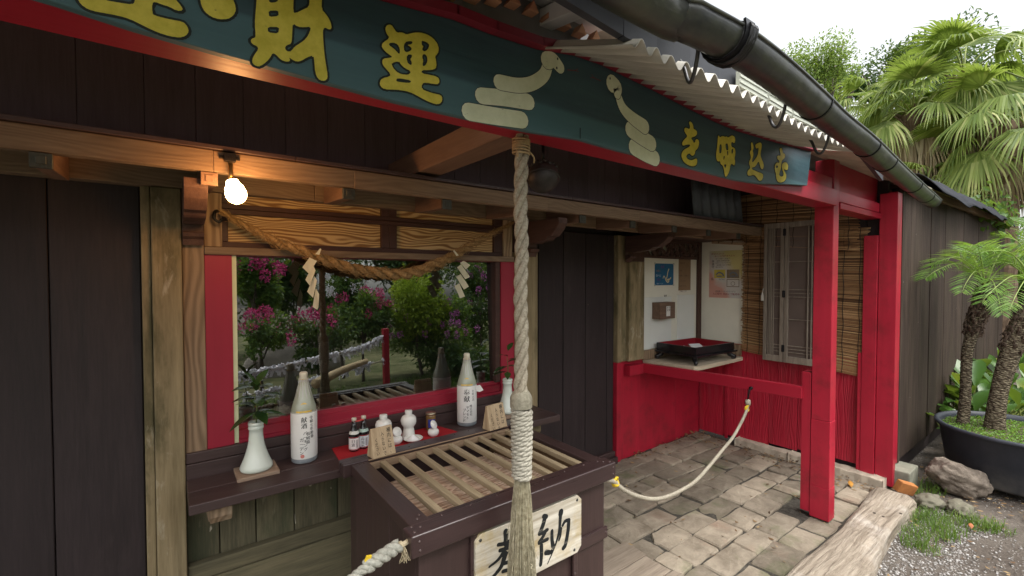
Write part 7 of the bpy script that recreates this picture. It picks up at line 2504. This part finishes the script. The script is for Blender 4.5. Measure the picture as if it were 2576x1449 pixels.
# broad leaved plants
broad = foliage('broad_glossy_leaf', (0.025, 0.07, 0.012), (0.08, 0.17, 0.03), (0.42, 0.40, 0.05), .28, .3, .5, lo=2.5)
def broad_plant(c, n_, L, label, seed):
    rs_ = random.Random(seed)
    o = thing('broadleaf_plant', label, 'plant', tuple(c), 'broad leaved plants by the wall')
    m_ = MB(); s_ = MB()
    for i in range(n_):
        az = rs_.uniform(0, 2 * PI); el = rs_.uniform(.6, 1.35)
        b_ = Vector(c) + Vector((rs_.uniform(-.14, .14), rs_.uniform(-.14, .14), 0))
        hh = L * rs_.uniform(.3, 1.0)
        d = Vector((math.cos(az) * math.cos(el), math.sin(az) * math.cos(el), math.sin(el)))
        e = b_ + d * hh
        s_.tube([b_, e], .007, 5)
        leaf(m_, e, d + Vector((math.cos(az) * .25, math.sin(az) * .25, -.1)), L * rs_.uniform(.75, 1.15), L * rs_.uniform(.24, .34), fold=.35, droop=.35)
    m_.build('leaves', broad, o, smooth=True); s_.build('stalks', pet, o)
k = 0
for (a, b, D_, n_, L, lb) in ((2425, 1000, 4.2, 18, .40, 'broad leaved plant against the board wall behind the first trunk'), (2470, 980, 4.6, 22, .48, 'tall broad leaved plant between the two potted trunks'), (2535, 1010, 4.7, 22, .46, 'yellowing broad leaved plant behind the thicker trunk'), (2585, 990, 5.0, 22, .50, 'broad leaved plant at the picture edge behind the tub'), (2445, 940, 4.7, 18, .55, 'broad leaved plant half hidden at the far wall foot'), (2540, 940, 5.8, 26, .62, 'tall broad leaved plant in front of the dark bush')):
    k += 1
    p = pd(a, b, D_); broad_plant((p.x, p.y, .0), n_, L, lb, 60 + k)

# ---------------------------------------------------------------- tub with two small date palms
pc = Vector((5.22, 0.42, 0))
tub = thing('plant_tub', 'wide dark blue grey plastic tub holding two small palms', 'tub', tuple(pc))
m = MB()
m.lathe([(0.36, 0.03), (0.385, 0.03), (0.40, 0.05), (0.455, 0.395), (0.462, 0.40), (0.478, 0.402), (0.484, 0.410), (0.484, 0.424), (0.474, 0.432), (0.452, 0.428), (0.446, 0.40), (0.44, 0.34), (0.0, 0.34)], pc, 56, cap=False)
t = NT('blue_black_tub_plastic')
g = t.noise(t.coord((1, 1, 1)), 6, 7, .7)
sx = t.n('SeparateXYZ'); tc2 = t.n('TexCoord'); t.l(tc2.outputs['Object'], sx.inputs[0])
du = t.math('MULTIPLY', t.ramp(sx.outputs['Z'], [(0.03, 1.0), (0.22, 0.0)]), t.ramp(g, [(0.35, .2), (.65, .9)]))
c_ = t.mix(du, t.ramp(g, [(0.3, (0.022, 0.026, 0.036)), (0.7, (0.042, 0.048, 0.062))]), (0.14, 0.13, 0.115))
t.done(c_, 0.5, t.bump(g, 0.15, .004), .4)
m.build('body', t.m, tub, smooth=True)
m = MB()
m.grid(lambda u, v_: (pc.x + .445 * math.sqrt(u) * math.cos(2 * PI * v_), pc.y + .445 * math.sqrt(u) * math.sin(2 * PI * v_), .385 + .012 * mnoise.noise(Vector((u * 6, v_ * 20, 2)))), 12, 40)
m.build('soil', plain('tub_soil', (0.07, 0.065, 0.035), .95, .3, 30, .8), tub, smooth=True)
rv = np.random.default_rng(14); n_ = 2600
a_, q_ = rv.uniform(0, 2 * PI, n_), .43 * np.sqrt(rv.uniform(0, 1, n_))
P = np.stack([pc.x + q_ * np.cos(a_), pc.y + q_ * np.sin(a_), np.full(n_, .39)], 1)
o = leaf_mesh('weeds', foliage('tub_weeds_leaf', (0.06, 0.14, 0.02), (0.18, 0.34, 0.06), None, .4), P, rv.normal(size=(n_, 3)) * np.array([1, 1, .3]) + np.array([0, 0, .7]), rv.normal(size=(n_, 3)) * .3 + np.array([0, 0, 1]), rv.uniform(.012, .028, n_), rv.uniform(.008, .016, n_), loc=(pc.x, pc.y, .39))
tag(o, 'tiny green weeds covering the soil of the plant tub', 'weeds', kind='stuff')
dtr = NT('scaly_palm_trunk')
v = dtr.coord((1, 1, 2.2), island=False); vv = dtr.vor(v, 42); g = dtr.noise(v, 25, 5, .7)
c_ = dtr.mix(dtr.ramp(vv, [(0.2, 0.0), (0.6, 1.0)]), (0.20, 0.165, 0.11), (0.06, 0.045, 0.03))
c_ = dtr.mix(dtr.ramp(g, [(0.5, 0.0), (0.75, .7)]), c_, (0.33, 0.29, 0.20))
dtr.done(c_, .95, dtr.bump(vv, 1.0, .02), .2)
ddk = plain('dark_palm_fibre', (0.065, 0.043, 0.030), .95, .5, 30, .8)
frondm = foliage('date_palm_leaflet', (0.07, 0.16, 0.03), (0.20, 0.38, 0.07), (0.34, 0.46, 0.14), .45, .35, .4, lo=3)
def date_palm(label, pix, D0, widths, fronds, seed, bulge):
    rs_ = random.Random(seed)
    pts_ = [pd(a, b, D0) for a, b in pix]
    o = thing('date_palm', label, 'palm tree', tuple(pts_[0]), 'small date palms in the tub')
    P = smooth_path(pts_, 10)
    W_ = np.interp(np.linspace(0, 1, len(P)), np.linspace(0, 1, len(widths)), widths)
    m_ = MB(); m_.tube(P, [float(w_) for w_ in W_], 18)
    # leaf scars standing off the stem
    fr_ = frames(P)
    for i in range(2, len(P) - 1):
        pc_, tt, nn_, bb_ = fr_[i]
        for k in range(9):
            a = 2 * PI * k / 9 + i * .35
            off = nn_ * math.cos(a) + bb_ * math.sin(a)
            c = pc_ + off * W_[i] * .92 + tt * rs_.uniform(-.004, .004)
            m_.raw([c - tt * .011, c + off * .006 + tt * .001, c + tt * .011 + off * .002, c + off * .006 + off.cross(tt) * .011, c + off * .004 - off.cross(tt) * .011], [(0, 3, 1), (1, 3, 2), (0, 1, 4), (1, 2, 4)])
    m_.build('trunk', dtr.m, o)
    m_ = MB()
    for k in range(230):
        i = int(len(P) * rs_.uniform(.58, .99)); pc_, tt, nn_, bb_ = fr_[min(i, len(fr_) - 1)]
        a = rs_.uniform(0, 2 * PI); off = nn_ * math.cos(a) + bb_ * math.sin(a)
        c = pc_ + off * W_[min(i, len(P) - 1)] * .8
        m_.tube([c, c + off * .03 + tt * .03, c + off * rs_.uniform(.02, .042) + tt * rs_.uniform(-.02, .05)], [.011, .008, .003], 5)
    m_.build('leaf_bases', ddk, o)
    m_ = MB(); st = MB(); top = P[-1]
    for (ex, ey, dz, L) in fronds:
        e = pd(ex, ey, D0 + dz)
        mid_ = top.lerp(e, .5) + Vector((0, 0, .10 + .10 * L))
        path = smooth_path([top, top.lerp(mid_, .5) + Vector((0, 0, .04)), mid_, e.lerp(mid_, .35) + Vector((0, 0, .02)), e], 12)
        st.tube(path, [.007 * (1 - .018 * i) for i in range(len(path))], 5)
        f2 = frames(path)
        for i in range(9, len(path), 1 if seed == 6 else 1):
            if rs_.random() < .22: continue
            pc_, tt, nn_, bb_ = f2[i]
            u = i / len(path)
            sd = tt.cross(Vector((0, 0, 1)))
            sd = sd.normalized() if sd.length > 1e-3 else bb_
            upv = sd.cross(tt)
            LL = L * .30 * math.sin(PI * min(1, .12 + u * .86)) ** .7 + .02
            for q in (-1, 1):
                dd = (tt * .85 + sd * q * .9 + upv * rs_.uniform(.1, .5)).normalized()
                leaf(m_, pc_, dd, LL * rs_.uniform(.85, 1.1), .0075, up=upv, fold=.4, droop=.25)
    m_.build('fronds', frondm, o, smooth=True); st.build('stalks', plain('frond_stalk', (0.22, 0.30, 0.07), .5), o, smooth=True)
date_palm('slender leaning date palm nearer the wall with fronds reaching over the boards', [(2420, 1085), (2428, 1000), (2432, 900), (2445, 840), (2465, 780), (2478, 725)], 3.75, [.042, .036, .034, .040, .044, .030],
          [(2328, 700, -.1, .60), (2345, 668, .05, .60), (2400, 640, .3, .55), (2440, 622, -.2, .6), (2420, 735, -.3, .45), (2560, 640, .1, .6), (2600, 700, -.1, .6), (2520, 790, -.35, .4), (2530, 620, .4, .5)], 5, 0)
date_palm('thick swollen date palm at the picture edge with a scaly trunk', [(2502, 1115), (2503, 1060), (2515, 980), (2545, 880), (2580, 800), (2610, 730)], 3.62, [.080, .060, .052, .062, .070, .048],
          [(2440, 690, .2, .6), (2460, 640, -.1, .6), (2520, 600, .1, .65), (2470, 760, -.25, .5), (2600, 560, .1, .6), (2700, 640, .1, .6), (2540, 780, -.4, .45), (2500, 660, .5, .55)], 6, 0)
# ================================================================== garden on the other side of the path (it shows as the reflection in the window)
GY = 2 * 2.335
def mir(a, b, Yp):           # a sight line by way of the window pane
    p = py(a, b - 55, Yp); return Vector((p.x, GY - Yp, p.z))
def mdep(a, b, Yp):
    p = py(a, b, Yp) - _O; return p.dot(_f)
lawn = MB()
t = NT('garden_lawn')
v = t.coord((1, 1, 1), island=False); g = t.noise(v, 1.3, 6, .7); g2 = t.noise(v, 40, 4, .7)
c_ = t.mix(t.ramp(g, [(0.35, 0.0), (0.65, 1.0)]), (0.05, 0.07, 0.022), (0.20, 0.185, 0.10))
c_ = t.hsv(c_, t.math('ADD', t.math('MULTIPLY', g2, .8), .6))
t.done(c_, .95, t.bump(g2, .8, .02), .1)
lawn.grid(lambda u, v_: (-8 + 26 * u, -18 + 16.2 * v_, .004 + .04 * mnoise.noise(Vector((u * 12, v_ * 9, 4))) - .03 * (v_ > .97)), 60, 40)
tag(lawn.build('garden_lawn', t.m, smooth=True), kind='structure')
PINK = plain('magenta_petals', (0.62, 0.06, 0.24), .7, .2); PURP = plain('violet_pink_petals', (0.52, 0.16, 0.45), .7, .2); WHT = plain('white_petals', (0.82, 0.82, 0.84), .7, .08)
def gb(x0, x1, y0, y1, Yp, mat, n_, size, seed, label, fl=None, name='garden_bush', cat='bush', tr=.03, clumps=14, depth=.8):
    a = mir((x0 + x1) / 2, (y0 + y1) / 2, Yp)
    k = mdep((x0 + x1) / 2, (y0 + y1) / 2, Yp) / FPX
    rx, rz_ = (x1 - x0) / 2 * k * 1.05, (y1 - y0) / 2 * k * 1.05
    return tree(name, label, cat, (a.x, a.y, max(a.z, rz_ * .55)), (rx, min(rx, depth) + .15, rz_), n_, size, mat, seed, 'garden bushes seen in the window', clumps, base_z=-.03, trunk_r=tr, flowers=fl)
gb(985, 1135, 690, 880, 7.6, FOL['yellow'], 7500, .075, 201, 'bright yellow green bush in the garden reflected in the window', clumps=18)
gb(960, 1210, 770, 985, 7.9, FOL['mid'], 6500, .085, 202, 'dark leafy bush with violet flowers under the bright bush in the reflection', (PURP, 40, .065, 1.0), clumps=16)
gb(1130, 1290, 690, 900, 9.3, FOL['dark'], 4500, .10, 203, 'dark bush with pink flowers at the right of the reflection', (PURP, 26, .09, 1.0), clumps=12)
gb(795, 925, 680, 830, 8.8, FOL['mid'], 4200, .09, 204, 'bush of white flower spikes in the middle of the reflection', (WHT, 60, .085, 1.6), clumps=12)
gb(830, 990, 740, 900, 8.2, FOL['mid'], 4500, .085, 205, 'bush dotted with violet and pink flowers left of the bright bush in the reflection', (PINK, 24, .085, 1.2), clumps=14)
gb(590, 700, 650, 800, 9.8, FOL['mid'], 3600, .10, 206, 'flowering crape myrtle at the left of the reflection', (PINK, 18, .12, 1.5), clumps=12)
gb(675, 800, 660, 790, 11.0, FOL['dark'], 4200, .11, 207, 'dark shrub with magenta heads behind the grey mound in the reflection', (PINK, 16, .12, 1.5), clumps=14)
gb(600, 720, 790, 905, 7.4, FOL['mid'], 1500, .07, 208, 'thin flowering plants over the lawn in the reflection', (PINK, 12, .07, 1.4), clumps=12)
gb(720, 880, 800, 930, 7.2, FOL['dark'], 2400, .07, 209, 'low flowering plants behind the paper tied rope in the reflection', (PINK, 16, .085, 1.4), clumps=14)
gb(1100, 1270, 880, 1000, 7.0, FOL['dark'], 3000, .09, 210, 'grassy dark clump low at the right of the reflection', clumps=14)
# woods closing the garden
for i, (x0, x1, y0, y1, Yp, mt) in enumerate(((560, 760, 560, 760, 15, 'dark'), (720, 930, 560, 760, 16, 'dark'), (900, 1110, 560, 760, 15, 'dark'), (1080, 1330, 560, 770, 15.5, 'dark'), (1250, 1500, 560, 780, 15, 'mid'))):
    gb(x0, x1, y0, y1, Yp, FOL[mt], 6500, .17, 230 + i, ['dark tree closing the left end of the garden', 'dark tree behind the white flowers of the garden', 'dark tree straight behind the bright garden bush', 'dark tree behind the pink bush of the garden', 'mid green tree closing the right end of the garden'][i], name='garden_tree', cat='tree', tr=.12, clumps=20, depth=1.6)
p = mir(735, 800, 10.2)
o = rock('garden_mound', plain('grey_mound_stone', (0.26, 0.23, 0.20), .95, .2, 8, .4), (p.x, p.y, .1), (.95, .5, .62), 8.2, .12, 1.2, 4)
tag(o, 'rounded grey stone mound on the lawn of the reflected garden', 'boulder')
# ropes tied with paper fortunes, red post
q0 = mir(968, 846, 6.7)
o = thing('red_post', 'short dark red post carrying the paper tied ropes in the garden', 'post', (q0.x, q0.y, 0))
m = MB(); m.box(q0.x - .042, q0.x + .042, q0.y - .042, q0.y + .042, -.05, q0.z)
m.build('body', M['red'], o, bevel=.004)
strip = plain('white_fortune_paper', (0.74, 0.73, 0.78), .8, .06)
def omikuji(pts_, n_, label):
    oo = thing('fortune_rope', label, 'rope', tuple(pts_[0]), 'ropes tied with paper fortunes')
    P = smooth_path(pts_, 14)
    m_ = MB(); m_.tube(P, .010, 6); m_.build('line', ropem, oo, smooth=True)
    m_ = MB()
    for k in range(n_):
        p_ = P[random.randrange(len(P))] + Vector((rnd(-.03, .03), 0, 0))
        a = rnd(0, PI); s_ = Vector((math.cos(a) * .016, math.sin(a) * .016, 0))
        m_.obb(p_ + Vector((0, 0, rnd(-.005, .02))), (rnd(.03, .05), rnd(.02, .04), rnd(.025, .045)), (rnd(-.5, .5), rnd(-.5, .5), rnd(0, 3)))
        for q in range(2):
            d = Vector((rnd(-.05, .05), rnd(-.04, .04), rnd(-.11, -.03) if q else rnd(-.03, .05)))
            m_.raw([p_ - s_, p_ + s_, p_ + s_ + d, p_ - s_ + d], [(0, 1, 2, 3)])
    m_.build('paper_strips', strip, oo)
random.seed(77)
omikuji([mir(966, 866, 6.7), mir(900, 895, 6.5), mir(800, 918, 6.3), mir(700, 940, 6.1), mir(600, 958, 5.95)], 150, 'upper rope crowded with white paper fortunes tied to the red post')
omikuji([mir(966, 925, 6.7), mir(900, 942, 6.5), mir(820, 962, 6.3), mir(720, 990, 6.1), mir(610, 1010, 5.95)], 80, 'lower rope with white paper fortunes below the crowded one')
p0, p1 = mir(920, 928, 6.15), mir(790, 985, 5.6)
m = MB(); m.tube(smooth_path([p0, p0.lerp(p1, .5) + Vector((0, 0, .02)), p1], 6), [.035 + .002 * i for i in range(13)], 9)
o = m.build('bamboo_prop', wood('bleached_branch', (0.30, 0.22, 0.12), (0.5, 0.38, 0.22), 'x', .7), loc=tuple(p0), smooth=True); tag(o, 'bleached branch propped slantwise below the paper tied ropes', 'branch')
# rough grass at the garden's edge: stuff
m = MB(); random.seed(88)
for k in range(9000):
    x = rnd(-.2, 6.0); y_ = -rnd(1.0, 2.9)
    den = mnoise.noise(Vector((x * .9, y_ * .9, 7)))
    if den < -.1 and rnd() < .7: continue
    blade(m, (x, y_, -.02), rnd(.06, .22), rnd(.02, .14), rnd(0, 2 * PI), rnd(.003, .006))
tag(m.build('rough_grass', foliage('rough_grass_blade', (0.03, 0.075, 0.012), (0.10, 0.18, 0.035), (0.2, 0.26, 0.08), .35)), 'rough grass along the near edge of the garden', 'grass', kind='stuff')

# the garden and hedges go on past the picture's edges
for i, (x, y_, rx, rz_, mt, lb) in enumerate(((-7.0, -9.5, 2.4, 2.2, 'dark', 'dark tree at the far left end of the garden, off the lawn'), (-3.4, -10.5, 2.5, 2.4, 'mid', 'mid green tree left of the garden lawn'), (0.2, -10.8, 2.3, 2.2, 'dark', 'dark tree on the garden lawn opposite the lamp'), (11.5, -3.2, 1.8, 1.5, 'mid', 'round bush beside the path beyond the plant tub'), (14.5, -0.6, 2.6, 2.3, 'dark', 'dark tree at the end of the path beyond the board wall'))):
    tree('garden_tree', lb, 'tree', (x, y_, rz_ * .95), (rx, rx * .8, rz_), 4500, .17, FOL[mt], 300 + i, 'garden trees outside the picture', 16, base_z=-.05, trunk_r=.12)
